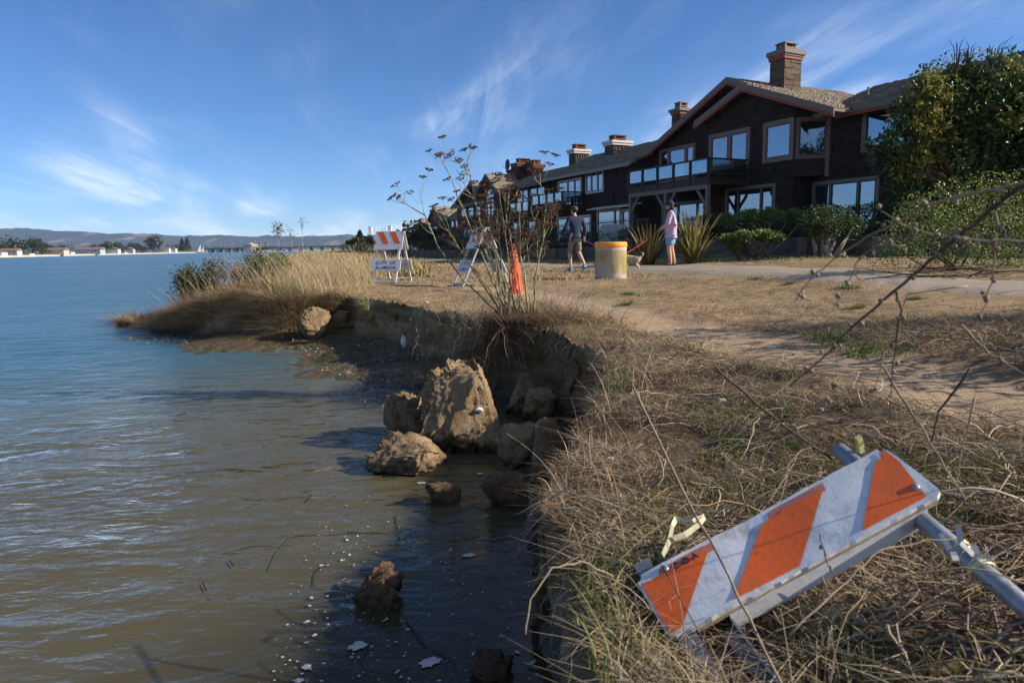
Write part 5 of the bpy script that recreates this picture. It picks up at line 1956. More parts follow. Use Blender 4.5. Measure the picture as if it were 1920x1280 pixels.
def umbel(c, axis, r, n, parent, rays=None, seedr=.0046):
    """flat seed head: rays from one node, each with a little cluster of seeds"""
    m = MB()
    ax = Vector(axis).normalized()
    s = ax.cross(Vector((.31, .77, .2))).normalized()
    b = ax.cross(s)
    c = Vector(c)
    for i in range(n):
        an = 2 * math.pi * (i + random.random() * .5) / n
        rr = r * math.sqrt(random.uniform(.1, 1))
        e = c + ax * (r * .55 * random.uniform(.85, 1.1)) + (s * math.cos(an) + b * math.sin(an)) * rr
        m.tube([c, e], .0010, 3, cap=False)
        for _ in range(4):
            q = e + Vector((random.gauss(0, 1), random.gauss(0, 1), random.gauss(0, .5))) * r * .09
            m.blob(q, (seedr * random.uniform(.6, 1.1), seedr * random.uniform(.6, 1.1), seedr * random.uniform(.8, 1.5)), 1)
    o = m.build('seed_head', M_fhead, parent)
    return o


def fennel_stem(root, pts, r0, heads=True, hr=.05, nb=5, mat=None, curly=True):
    m = MB()
    K = len(pts)
    P = []
    for i in range(K - 1):
        a, b = pts[i], pts[i + 1]
        for t in (0, .34, .67):
            P.append(a.lerp(b, t) + Vector((random.gauss(0, .004), random.gauss(0, .004), random.gauss(0, .003))))
    P.append(pts[-1])
    n = len(P)
    m.tube(P, [r0 * (1 - .75 * i / (n - 1)) for i in range(n)], 6)
    tips = []
    for j in range(nb):
        i = random.randint(int(n * .40), n - 2)
        d = (P[i + 1] - P[i]).normalized()
        side = Vector((random.gauss(0, 1), random.gauss(0, .6), random.gauss(.1, .3))).normalized()
        L = random.uniform(.10, .26)
        e1 = P[i] + (d * .5 + side * .6) * L * .5
        e2 = e1 + (d * .8 + side * .25) * L * .6
        m.tube([P[i], e1, e2], [r0 * .35, r0 * .25, r0 * .14], 4)
        tips.append((e2, (d + side * .2)))
    st = m.build('stem', mat or M_fstem, root, True)
    for e, d in tips + [(P[-1], P[-1] - P[-2])]:
        if heads and random.random() < .85:
            umbel(e, (d.normalized() + Vector((0, 0, .6))), hr * random.uniform(.65, 1.15), random.randint(9, 14), st)
    return st


def fennel():
    b = onG(975, 606)
    root = thing('fennel_plant', 'tall dried fennel plant with brown seed heads on the bank edge', 'fennel', tuple(b), 0, frame='world')
    S = [([(938, 590), (870, 525), (820, 460), (797, 405), (762, 383), (742, 374)], .009, 0), ([(797, 405), (788, 370), (793, 335)], .004, 0),
         ([(945, 592), (885, 505), (842, 435), (815, 390)], .008, .1), ([(955, 596), (905, 480), (868, 395), (846, 335), (822, 292)], .009, -.1),
         ([(962, 596), (925, 500), (893, 395), (884, 330), (876, 305), (887, 280)], .010, .05), ([(884, 330), (866, 312), (842, 296)], .004, .05),
         ([(978, 600), (938, 500), (905, 430), (888, 372), (870, 345), (855, 318)], .008, .2), ([(985, 600), (958, 500), (946, 440), (952, 380), (957, 335)], .009, .1),
         ([(952, 380), (938, 350), (928, 343)], .004, .1), ([(992, 604), (985, 530), (975, 470), (972, 372)], .011, -.1), ([(975, 470), (990, 450), (1010, 395)], .005, -.1),
         ([(1000, 602), (1004, 520), (1018, 450), (1024, 390), (1016, 355), (1012, 325)], .009, .1), ([(1018, 450), (1032, 420), (1036, 388)], .004, .1), ([(1012, 345), (1024, 328), (1030, 312)], .004, .1),
         ([(990, 598), (1001, 545), (988, 470), (1000, 455), (1028, 425)], .006, .25), ([(945, 590), (900, 520), (876, 478), (840, 450)], .006, -.15),
         ([(968, 598), (948, 540), (930, 470), (905, 445), (880, 400)], .006, -.2), ([(960, 596), (915, 540), (862, 470), (838, 420), (830, 375)], .007, .15), ([(1003, 602), (1000, 540), (1010, 490), (1006, 430)], .007, .2)]
    for _ in range(9):
        u0, ut = random.uniform(940, 1005), random.uniform(-75, 45)
        vt = random.uniform(330, 440)
        S.append(([(u0, 600), (u0 + ut * .35, 600 - (600 - vt) * .4), (u0 + ut * .75, 600 - (600 - vt) * .75), (u0 + ut, vt)], random.uniform(.004, .007), random.uniform(-.3, .4)))
    for px_, r0, dd in S:
        pts = []
        for u, v in px_:
            t = (600 - v) / 320.0
            pts.append(atY(u, v, b.y + dd * t + .06 * math.sin(u)))
        fennel_stem(root, pts, r0, hr=.045, nb=3 if len(pts) < 4 else 5)
    # dead feathery foliage and old leaves round the foot
    n = 8500
    q = np.column_stack([b.x - .02 + .34 * rng.randn(n), b.y + .06 + .17 * rng.randn(n)])
    d, gx, gy = edge_dist(q[:, 0], q[:, 1])
    zz = np.where(d > 0, ztop(q[:, 0], q[:, 1]), ztop(q[:, 0], q[:, 1]) - .05 - 1.1 * np.clip(-d, 0, .35))
    ln = 1.1 * rng.randn(n, 2)
    ln[:, 1] -= .4
    ln[:, 0] -= .3
    o = blades('dead_foliage', np.column_stack([q, zz - .02]), .06 + .20 * rng.rand(n) ** 1.3, .004 + .003 * rng.rand(n), ln, pick(BROWN[:3] + [(.24, .15, .09), (.30, .21, .13)], n), root, seg=3)
    o['kind'] = 'stuff'
    n = 420
    t = np.linspace(0, 1, 7)
    bx_ = np.column_stack([b.x - .04 + .30 * rng.randn(n), b.y + .05 + .14 * rng.randn(n)])
    an = rng.rand(n) * 6.28
    L = .15 + .3 * rng.rand(n)
    dn = (rng.rand(n) < .45)
    zr = np.where(dn, -.9, .75)[:, None] * L[:, None] * t ** 1.4
    P_ = np.stack([bx_[:, :1] + np.cos(an)[:, None] * L[:, None] * .5 * t + .012 * rng.randn(n, 7), bx_[:, 1:] + np.where(dn, -.35, 0)[:, None] * L[:, None] * t + np.sin(an)[:, None] * L[:, None] * .3 * t + .012 * rng.randn(n, 7), ztop(bx_[:, 0], bx_[:, 1])[:, None] - .02 + zr], 2)
    o = stems('dead_twigs', P_, (.0018 + .0022 * rng.rand(n))[:, None] * (1 - .6 * t), pick(BROWN[:3] + GREY, n), root)
    o['kind'] = 'stuff'
    n = 1700
    lob = [(atY(u, v, b.y + .1), r) for u, v, r in ((1000, 420, .10), (1035, 400, .07), (945, 355, .07), (925, 420, .08), (1010, 470, .10), (900, 450, .09), (960, 480, .12), (870, 410, .08))]
    k = rng.randint(0, len(lob), n)
    c = np.array([lob[i][0] for i in k]) + rng.randn(n, 3) * np.array([lob[i][1] for i in k])[:, None] * .6
    o = blades('dry_leaflets', c, .02 + .04 * rng.rand(n), .0024 + .001 * rng.rand(n), 1.2 * rng.randn(n, 2), pick([(.22, .13, .075), (.17, .10, .06), (.26, .17, .10)], n), root, seg=2)
    o['kind'] = 'stuff'


fennel()

# ---- dry weeds standing on the spit against the sky
for i, (u, v0, v1, d) in enumerate(((521, 500, 425, 12.8), (545, 500, 437, 12.5), (566, 500, 415, 12.2))):
    b = atY(u - 3, v0, d)
    labs = ['leafy tall weed on the spit with small top leaves', 'short thin weed on the spit between two taller ones', 'tallest thin weed on the spit with a fanned seed head']
    rt = thing('dry_weed', labs[i], 'weed', (b.x, b.y, gz(b.x, b.y)), 0, 'weeds on the spit', frame='world')
    b.z = gz(b.x, b.y) - .03
    top = atY(u, v1, d)
    m = MB()
    m.tube([b, b.lerp(top, .5) + Vector((.02, 0, 0)), top], [.006, .005, .003], 5)
    for _ in range(5):
        q = b.lerp(top, random.uniform(.5, .95))
        m.tube([q, q + Vector((random.uniform(-.10, .10), random.uniform(-.05, .05), random.uniform(.04, .12)))], [.003, .0015], 4)
    st = m.build('stem', M_fdry, rt, True)
    if i != 0:
        m = MB()
        for _ in range(11):
            q = b.lerp(top, random.uniform(.84, 1.0))
            e = q + Vector((random.gauss(0, .055), random.gauss(0, .04), random.uniform(.05, .15)))
            m.tube([q, q.lerp(e, .5) + Vector((0, 0, .008)), e], [.002, .0016, .001], 3)
            for _k in range(3):
                m.blob(e + Vector((random.gauss(0, .010), random.gauss(0, .01), random.gauss(0, .008))), .0055, 1)
        m.build('seed_head', M_fhead, st)
    else:
        q = np.array([top]) + rng.randn(220, 3) * [.05, .03, .07] - [0, 0, .05]
        leaves('leaves', q, .04, pick([(.14, .13, .06), (.20, .17, .10)], 220), rt)


# ---- dry fennel at the right edge, close to the camera: its stalks cross the picture and shade the trail
def near_fennel():
    root = thing('fennel_plant', 'dry brown branch with knobbly nodes close by the fallen barricade', 'fennel', (1.75, 1.35, .66), 0, frame='world')

    def limb(px, ds, r0, knots=True, mat=M_fdry, r1=.3):
        pts = [atY(u, v, dd) for (u, v), dd in zip(px, ds)]
        P = []
        for a, b2 in zip(pts[:-1], pts[1:]):
            for t in (0, .25, .5, .75):
                P.append(a.lerp(b2, t) + Vector((random.gauss(0, .0012), random.gauss(0, .0012), random.gauss(0, .0012))))
        P.append(pts[-1])
        m = MB()
        n = len(P)
        m.tube(P, [r0 * (1 - (1 - r1) * i / (n - 1)) for i in range(n)], 7)
        st = m.build('stem', mat, root, True)
        if knots:
            for i in range(2, n, 3):
                k = MB()
                for _ in range(random.randint(1, 3)):
                    k.blob(P[i] + Vector((random.gauss(0, .004), random.gauss(0, .004), random.gauss(0, .004))), random.uniform(.003, .0055), 1, .4, i)
                k.build('node', M_fdry, st, True)
        return st
    Dk = plain('dark_stem', (.105, .075, .058), .8, .2, var=.35, nscale=20)
    limb([(1990, 310), (1910, 352), (1800, 440), (1740, 490), (1680, 545), (1600, 610), (1560, 655), (1480, 725)], [.95, 1.0, 1.08, 1.12, 1.16, 1.22, 1.26, 1.32], .0042, True, Dk, .3)
    limb([(1990, 320), (1900, 348), (1790, 368), (1725, 390), (1600, 460), (1525, 515), (1490, 565)], [.95, 1.0, 1.05, 1.08, 1.14, 1.18, 1.2], .0026)
    limb([(1700, 462), (1640, 460), (1612, 485), (1585, 540), (1560, 585)], [1.10, 1.12, 1.14, 1.15, 1.16], .0020)
    limb([(1990, 455), (1880, 453), (1800, 450), (1740, 438), (1690, 420), (1650, 395)], [1.0, 1.02, 1.05, 1.08, 1.1, 1.12], .0022)
    limb([(1868, 400), (1866, 450), (1860, 520), (1848, 570), (1820, 615)], [1.1, 1.1, 1.12, 1.12, 1.14], .0018)
    limb([(1678, 545), (1690, 580), (1680, 640), (1672, 700), (1668, 790)], [1.16, 1.17, 1.2, 1.22, 1.25], .0022, True, Dk)
    limb([(1800, 610), (1860, 665), (1925, 705)], [1.3, 1.2, 1.1], .0028, True)
    limb([(1660, 660), (1620, 800)], [1.3, 1.32], .0012)
    limb([(1565, 705), (1560, 745), (1530, 760)], [1.3, 1.3, 1.3], .001)
    # pale bent straws in front of the trail
    limb([(1650, 680), (1700, 760), (1745, 830), (1810, 935)], [1.75, 1.7, 1.62, 1.5], .0030, False, M_fdry, .8)
    limb([(1815, 535), (1700, 552), (1690, 590), (1680, 645)], [1.5, 1.52, 1.52, 1.53], .0020, False)
    limb([(1340, 690), (1400, 740), (1470, 800), (1560, 860)], [1.9, 1.85, 1.8, 1.72], .0040, False, Dk, .7)
    limb([(1820, 690), (1760, 770), (1745, 830)], [1.45, 1.5, 1.5], .0030, False, Dk, .6)
    limb([(1830, 745), (1800, 860), (1790, 930)], [1.5, 1.5, 1.48], .0022, False)
    # stalks leaning over the fallen barricade
    limb([(1185, 720), (1270, 900), (1330, 1010), (1405, 1160), (1470, 1290)], [2.0, 1.62, 1.45, 1.28, 1.18], .0034, False, M_fdry, .8)
    limb([(1030, 935), (1110, 890), (1205, 832)], [2.05, 2.05, 2.1], .0028, False, M_fdry, .5)
    limb([(985, 1190), (995, 1120), (1035, 1065), (1090, 1052), (1150, 1080)], [1.35, 1.38, 1.42, 1.45, 1.47], .0020, False, M_fdry, 1.3)
    limb([(1540, 1080), (1562, 1140)], [1.2, 1.2], .0020, False)
    limb([(1240, 1060), (1320, 1200), (1345, 1290)], [1.45, 1.33, 1.25], .0016, False, Dk)
    limb([(1538, 1000), (1552, 1060), (1570, 1085)], [1.42, 1.4, 1.38], .0014, True, Dk)
    limb([(1480, 1190), (1590, 1085), (1650, 1030), (1740, 1012), (1800, 1010)], [1.2, 1.28, 1.32, 1.36, 1.38], .0024, False)
    limb([(1900, 1260), (1820, 1250), (1810, 1280)], [1.0, 1.02, 1.0], .0020, False)
    # the rest of the plant, outside the frame to the right: it throws the shade on the trail
    for i in range(16):
        bx, by = 3.9 + random.uniform(-.5, 1.1), 3.1 + random.uniform(-.9, 2.4)
        g = gz(bx, by)
        tipx, tipy = bx + random.uniform(-.5, .5), by + random.uniform(-.5, .5)
        if tipx / tipy < .86:
            tipx = .9 * tipy
        H = random.uniform(1.1, 1.8)
        bx = max(bx, .88 * by)
        fennel_stem(root2, [Vector((bx, by, g - .02)), Vector((bx * .7 + tipx * .3, by * .7 + tipy * .3, g + H * .4)), Vector((tipx, tipy, g + H))], .009, hr=.06, nb=5, mat=M_fdry)


root2 = thing('fennel_plant', 'dried fennel clump standing beyond the trail right of the fallen barricade', 'fennel', (3.9, 3.6, .62), 0, frame='world')
near_fennel()
n_ = 5200
qq = np.column_stack([4.5 + .55 * rng.randn(n_), 4.2 + 1.0 * rng.randn(n_), .95 + .55 * rng.rand(n_) ** .8])
qq = qq[qq[:, 0] > .88 * qq[:, 1]]
oo = blades('dry_leaflets', qq, .03 + .07 * rng.rand(len(qq)), .006 + .004 * rng.rand(len(qq)), 1.2 * rng.randn(len(qq), 2), pick(BROWN + STRAW[:2], len(qq)), root2, seg=2)
oo['kind'] = 'stuff'


# ---- green tufts
def tufts():
    spec = [((1415, 523), .10, 'bright green grass tuft at the edge of the asphalt path'), ((1592, 540), .12, 'leafy green weed on the turf by the path beside a yellow flower'), ((1605, 578), .08, 'small green weed on bare soil beyond the trail'),
            ((1570, 636), .16, 'wide flat green grass tuft in the trail shade'), ((1625, 662), .18, 'largest green grass tuft beside the trail'), ((1590, 600), .07, 'small dark green weed among the shaded turf'), ((1480, 533), .09, 'low green weed near the path edge in dry turf'),
            ((1180, 552), .10, 'long low green weed patch on the dry turf beyond the trail'), ((1170, 573), .10, 'second low green weed patch on dry turf nearer the trail'), ((1715, 562), .08, 'small green weed under the bare branches'), ((1345, 860), .07, 'thick green grass clump on the near bank beside dead stalks'),
            ((1370, 830), .07, 'green grass clump among straw before the barricade'), ((1470, 845), .08, 'yellow green grass clump next to the grey tube end'), ((1290, 1000), .06, 'green grass clump under the yellow tape'), ((683, 572), .10, 'pale spiky grass tuft on the broken bank face')]
    for (u, v), r, lab in spec:
        p = onG(u, v)
        far = p.y
        if lab.startswith('pale spiky'):
            p = atY(u, v + 8, 9.15)
        root = thing('grass_tuft', lab, 'grass tuft', tuple(p), 0, 'grass tufts', frame='world')
        n = 150
        q = np.column_stack([p.x + r * .6 * rng.randn(n), p.y + r * .5 * rng.randn(n)])
        z = np.array([gz(*a) for a in q]) if not lab.startswith('pale') else np.full(n, p.z)
        if lab.startswith('pale'):
            q = np.column_stack([p.x + .03 * rng.randn(n), p.y + .03 * rng.randn(n)])
            hh, cols = .10 + .16 * rng.rand(n), [(.42, .36, .20), (.30, .27, .13), (.15, .17, .06)]
        else:
            hh, cols = r * (.25 + .55 * rng.rand(n)), [(.09, .15, .03), (.13, .20, .04), (.19, .24, .06), (.06, .10, .025)]
        blades('blades', np.column_stack([q, z - .005]), hh, .0035 + .0012 * far * .5 + .002 * rng.rand(n), .7 * rng.randn(n, 2), pick(cols, n), root, seg=3)['kind'] = 'stuff'
    for i, (u, v, lab) in enumerate(((1655, 552, 'yellow dandelion flower on the turf by the trail side weeds'), (1727, 531, 'yellow dandelion flower right at the asphalt edge under branches'))):
        p = onG(u, v + 5)
        root = thing('dandelion', lab, 'flower', tuple(p), 0, 'dandelions', frame='world')
        m = MB()
        t = p + Vector((0, 0, .06))
        m.tube([p, t], .003, 5)
        m.build('stem', M_fstem, root)
        m = MB()
        for k in range(12):
            an = 2 * math.pi * k / 12
            m.add([t, t + Vector((.012 * math.cos(an - .2), .012 * math.sin(an - .2), .006)), t + Vector((.026 * math.cos(an), .026 * math.sin(an), .004)), t + Vector((.012 * math.cos(an + .2), .012 * math.sin(an + .2), .006))], [(0, 1, 2, 3)])
        m.build('petals', M_yellow, root)


tufts()
# ================================================================== CLODS, ROCKS, WATER'S EDGE
def clod_mat(name, lo, hi, spot):
    M = Mat(name)
    P = M.coord()
    a = M.noise(P, 5, 6, .65)
    b = M.noise(P, 38, 6, .7)
    c = M.mix(M.rng(a, .35, .65), lo, hi)
    c = M.mix(M.math('MULTIPLY', M.rng(b, .5, .7), .6), c, spot)
    z = M.node('ShaderNodeSeparateXYZ', {0: M.pos()}).outputs[2]
    wetline = M.rng(M.math('ADD', z, M.math('MULTIPLY', a, .08)), .06, .16, 1.0, 0.0)
    c = M.mix(M.math('MULTIPLY', wetline, .7), c, (.045, .032, .02))
    h = M.math('ADD', M.math('MULTIPLY', a, .6), M.math('MULTIPLY', b, .4))
    return M.done(M.principled(c, M.rng(wetline, 0, 1, .95, .55), .2, 0, M.bump(h, .9, .03)))


M_clod = clod_mat('bank_clod', (.150, .102, .056), (.27, .19, .108), (.36, .27, .165))
M_peat = clod_mat('peaty_clod', (.07, .045, .026), (.16, .10, .055), (.24, .14, .07))


def clod(label, u, v, d, size, seed, mat=M_clod, sub=5, rough=.34, taper=0.0, rotz=0.0, boxy=.55, sink=.06, base=None, name='earth_clod', zbase=None, flat=None):
    p = atY(u, v, d)
    bm = bmesh.new()
    bmesh.ops.create_icosphere(bm, subdivisions=sub, radius=1)
    co = np.array([v_.co[:] for v_ in bm.verts])
    fs = np.array([[v_.index for v_ in f.verts] for f in bm.faces])
    bm.free()
    q = np.sign(co) * np.abs(co) ** boxy
    q = q / np.max(np.abs(q), axis=1, keepdims=True) * (.45 if boxy < .95 else .05) + co * (.6 if boxy < .95 else .95)
    n1 = fbm(co[:, 0] * 1.3 + seed, co[:, 1] * 1.3, co[:, 2] * 1.3, oct=3, seed=seed)
    n2 = fbm(co[:, 0] * 4 + seed, co[:, 1] * 4, co[:, 2] * 4, oct=5, seed=seed + 3, gain=.6)
    n3 = fbm(co[:, 0] * 13, co[:, 1] * 13 + seed, co[:, 2] * 13, oct=4, seed=seed + 5, gain=.65)
    rid = 1 - np.abs(fbm(co[:, 0] * 2.4, co[:, 1] * 2.4 + seed, co[:, 2] * 2.4, oct=3, seed=seed + 9))
    q = q * (1 + rough * n1 + rough * .40 * n2 + .13 * (rid - .6) + .05 * n3)[:, None]
    fr = np.random.RandomState(seed)
    for _ in range(9):
        nn_ = fr.randn(3)
        nn_ /= np.linalg.norm(nn_)
        off_ = .62 + .22 * fr.rand()
        ex_ = np.clip(q @ nn_ - off_, 0, None)
        q = q - (ex_ * .92)[:, None] * nn_
    if flat:
        q[:, 2] = np.minimum(q[:, 2], flat + .10 * n1 + .05 * n2)
    q = q * (1 + .045 * n3 + .05 * n2)[:, None]
    tz = (q[:, 2] + 1) / 2
    q[:, :2] *= (1 - taper * np.clip(tz, 0, 1.1))[:, None]
    q = q * np.array(size) * .5
    c, s = math.cos(rotz), math.sin(rotz)
    q[:, :2] = np.column_stack([q[:, 0] * c - q[:, 1] * s, q[:, 0] * s + q[:, 1] * c])
    zb = (zbase if zbase is not None else p.z)
    V = q + np.array([p.x, p.y, zb + size[2] * .5 - sink])
    o = mk(name, V - np.array([p.x, p.y, zb]), fs, mat, smooth=True)
    o.location = (p.x, p.y, zb)
    tag(o, label, 'earth clod' if name == 'earth_clod' else 'boulder', 'clods fallen from the bank' if name == 'earth_clod' else None)
    return o


clod('largest upright sandy clod standing in the water below the bank', 872, 832, 4.45, (.52, .46, .74), 4, taper=.10, sub=6, rough=.20, zbase=0, sink=.10, flat=.62, boxy=.42)
clod('low dark clod leaning against the left of the largest one', 762, 815, 4.75, (.34, .30, .32), 7, M_clod, rotz=.4, zbase=0, sink=.07)
clod('cracked flat clod lying in the water in front of the largest one', 772, 885, 3.95, (.42, .34, .24), 9, M_clod, rotz=-.2, zbase=0, sink=.05, rough=.26)
clod('small half sunk clod before the flat cracked one', 838, 948, 3.4, (.20, .16, .16), 12, M_peat, zbase=0, sink=.05, sub=4)
clod('dark wet clod with white foam along its foot', 958, 950, 3.35, (.22, .18, .17), 14, M_peat, zbase=0, sink=.05, sub=4)
clod('grey brown clod between the largest one and the grassy bank', 972, 880, 4.0, (.22, .2, .28), 17, M_clod, zbase=0, sink=.06, sub=4)
clod('small rounded clod resting on top beside the bank foot', 992, 838, 4.15, (.10, .10, .16), 19, M_clod, zbase=.10, sink=.03, sub=4)
clod('tall clod pressed against the near grassy bank', 1033, 890, 3.75, (.20, .22, .36), 23, M_clod, zbase=0, sink=.06, taper=.3, sub=4)
clod('slumped clod behind the largest one under the overhang', 985, 770, 5.25, (.34, .3, .34), 27, M_clod, zbase=0, sink=.06, taper=.3, sub=5)
clod('slumped clod at the foot of the bank under the fennel', 1010, 745, 5.0, (.26, .3, .30), 29, M_clod, zbase=0.05, sink=.06, sub=4)
clod('small peat clod standing alone in dark shallow water', 706, 1128, 2.40, (.17, .15, .125), 33, M_peat, zbase=0, sink=.035, rough=.42, sub=5)
clod('peat clod at the foot of the near bank', 925, 1300, 1.95, (.13, .12, .085), 35, M_peat, zbase=0, sink=.04, sub=4)
clod('low wet clod beside the near bank face', 1010, 985, 2.95, (.14, .12, .13), 37, M_peat, zbase=0, sink=.04, sub=4)
clod('round clay boulder under the dry grass at the end of the broken bank', 586, 618, 9.55, (.52, .46, .46), 41, M_clod, zbase=.10, sink=.06, rough=.10, boxy=1.0, name='clay_boulder')
clod('small pale clay lump wedged on the bank above the round boulder', 640, 592, 9.9, (.24, .2, .2), 43, M_clod, zbase=.28, sink=.03, rough=.2, sub=4, name='clay_boulder')
clod('low dark clay lump on the mud left of the round boulder', 455, 615, 10.6, (.4, .3, .24), 45, M_peat, zbase=.05, sink=.04, rough=.25, sub=4, name='clay_boulder')

M_foam = plain('foam', (.42, .41, .40), .5, .3, var=.15, nscale=30, bump=.3)
M_shell = plain('shell', (.62, .60, .57), .45, .4, var=.2, nscale=30)
M_orange_leaf = plain('orange_leaf', (.65, .14, .02), .6, .3, var=.2)


def foam():
    big = [(880, 1040, .045), (845, 1030, .02), (670, 1210, .05), (805, 1240, .055), (575, 1165, .022), (583, 1120, .016), (580, 1135, .015), (602, 1060, .015), (650, 1012, .016), (670, 1005, .011), (590, 1190, .015), (615, 1170, .013),
           (640, 1050, .012), (890, 1225, .02), (970, 1222, .016), (1000, 1240, .022), (945, 940, .055), (885, 838, .07), (925, 838, .03), (790, 905, .04), (655, 1040, .012), (900, 888, .03), (575, 1250, .03), (560, 1275, .025), (765, 1180, .012), (725, 1160, .01)]
    for i, (u, v, r) in enumerate(big):
        p = atZ(u, v, .004)
        n = 22
        el = random.uniform(.35, .9)
        an0 = random.random() * 6
        V = [(0, 0, .007)]
        for k in range(n):
            a = 2 * math.pi * k / n
            rr = .62 * r * (1 + .75 * mnoise.noise(Vector((math.cos(a) * 2.2 + i * 5, math.sin(a) * 2.2, i))))
            x, y = rr * math.cos(a), rr * el * math.sin(a)
            V.append((x * math.cos(an0) - y * math.sin(an0), x * math.sin(an0) + y * math.cos(an0), .001))
        F = [(0, 1 + k, 1 + (k + 1) % n) for k in range(n)]
        o = mk('foam_patch', V, F, M_foam, smooth=True)
        o.location = p
        tag(o, 'large ragged white foam patch on the still shaded water' if r > .028 else 'small white foam patch on the still shaded water', 'foam', 'large foam patches by the bank' if r > .028 else 'small foam patches by the bank')
    m = MB()
    for _ in range(420):
        u = random.gauss(640, 120) if random.random() < .6 else random.uniform(480, 1050)
        v = random.uniform(890, 1280)
        if u < 480 + (1280 - v) * .35 or u > 1040:
            continue
        p = atZ(u, v, .006)
        r = random.choice((.0015, .002, .003, .0045))
        an = random.random() * 3
        m.add([(p.x + r * math.cos(an + k * 1.05) * (1.6 if k % 3 == 0 else 1), p.y + r * math.sin(an + k * 1.05), p.z) for k in range(6)], [(0, 1, 2, 3, 4, 5)])
    o = m.build('foam_flecks', M_foam)
    tag(o, 'tiny white foam flecks on the water by the bank', 'foam', None, 'stuff')


foam()


def eelgrass():
    col = [(.03, .04, .015), (.05, .07, .02), (.07, .06, .025)]
    for i, pts in enumerate(([(572, 985), (545, 1005), (515, 1040), (503, 1068)], [(612, 1052), (592, 1072), (587, 1098)], [(345 + 240, 925), (575, 940)], [(785, 1040), (745, 1050), (710, 1052)], [(742, 965), (748, 1000), (745, 1025)], [(668, 1100), (690, 1112), (715, 1135), (725, 1155)],
                             [(760, 1160), (790, 1200), (800, 1215)], [(675, 1240), (690, 1210), (700, 1190)], [(850, 985), (853, 1010), (850, 1060)], [(430, 1050), (440, 1062)], [(880, 940), (900, 952), (930, 958)], [(810, 1215), (850, 1235), (860, 1270)], [(380, 1090), (388, 1108)])):
        P = [atZ(u, v, .004 + .003 * math.sin(k * 2)) for k, (u, v) in enumerate(pts)]
        V, F = [], []
        for k, q in enumerate(P):
            t = (P[min(k + 1, len(P) - 1)] - P[max(k - 1, 0)]).normalized()
            s = Vector((-t.y, t.x, 0)) * (.0028 * (1 - .4 * k / len(P)))
            V += [q - s, q + Vector((0, 0, .002)), q + s]
        for k in range(len(P) - 1):
            F += [(3 * k, 3 * k + 1, 3 * k + 4, 3 * k + 3), (3 * k + 1, 3 * k + 2, 3 * k + 5, 3 * k + 4)]
        c = np.array(col[i % 3]) if i % 5 else np.array((.09, .14, .02))
        o = mk('eelgrass_blade', np.array(V) - np.array(P[0]), F, M_leaf, smooth=True, col=np.tile(c, (len(V), 1)))
        o.location = P[0]
        tag(o, 'single dark eelgrass blade drifting at the water surface', 'eelgrass', 'eelgrass blades in the water')


eelgrass()


def beach_litter():
    n = 5200
    k = rng.randint(0, len(EC), n * 3)
    E = EC[k]
    ok = (E[:, 1] > 5.9) & (E[:, 1] < 11.6) & (E[:, 0] > -5.2)
    E, N_ = E[ok][:n], _nrm[k][ok][:n]
    n = len(E)
    dist = .10 + 1.1 * rng.rand(n) ** 1.2
    q = E - N_ * dist[:, None]
    z = np.maximum(toe_z(q[:, 0], q[:, 1]) - .10 * dist, .004) + .012
    ln = rng.randn(n, 2) * 2.2
    cols = pick(BROWN + STRAW[:2] + [(.04, .06, .02), (.05, .085, .02)], n)
    gr = (vnoise(q[:, 0] * 1.5, q[:, 1] * 1.5, seed=150) > 0) & (q[:, 0] > -2.6)
    cols[gr] = pick([(.025, .045, .012), (.045, .075, .018), (.02, .03, .012)], gr.sum())
    o = blades('shore_wrack', np.column_stack([q, z]), .02 + .045 * rng.rand(n), .006 + .006 * rng.rand(n), ln, cols, seg=2)
    tag(o, 'dark weed, sticks and debris washed up below the broken bank', 'debris', None, 'stuff')
    m = MB()
    for _ in range(330):
        i = rng.randint(n)
        r = random.choice((.005, .008, .012))
        m.blob((q[i, 0], q[i, 1], z[i] + .003), (r, r * .8, r * .5), 1, .3, i)
    o = m.build('shell_bits', M_shell)
    tag(o, 'pale shell fragments scattered over the mud', 'shells', None, 'stuff')
    # larger oyster shell stuck in the bank face
    p = atY(757, 640, 8.12)
    m = MB()
    m.blob((0, 0, 0), (.035, .02, .075), 3, .25, 5)
    o = m.build('oyster_shell', M_shell, None, True)
    o.location = p
    tag(o, 'long white shell stuck in the bank face', 'shell')
    m = MB()
    m.blob((0, 0, 0), (.028, .02, .014), 3, .4, 9)
    o = m.build('oyster_shell', M_shell, None, True)
    o.location = atY(898, 768, 4.26)
    tag(o, 'small white shell lodged in the largest clod', 'shell')
    # orange leaf afloat
    p = atZ(548, 681, .004)
    o = mk('fallen_leaf', [(-.06, 0, 0), (0, .015, .012), (.06, 0, .004), (0, -.015, .01)], [(0, 1, 2, 3)], M_orange_leaf)
    o.location = p
    tag(o, 'orange leaf floating off the muddy beach', 'leaf')
    # white scrap in the straw, white scrap on the turf
    for u, v, r, lab in ((1352, 760, .022, 'crumpled white scrap lying in the straw'), (1145, 868, .014, 'thin white feathery scrap on the near bank edge'), (798, 571, .03, 'flat white scrap on the turf near the bank edge')):
        p = onG(u, v)
        m = MB()
        m.blob((0, 0, r * .4), (r, r * .7, r * .5), 2, .9, u)
        o = m.build('litter_scrap', M_foam)
        o.location = p + Vector((0, 0, .015))
        tag(o, lab, 'litter')


beach_litter()


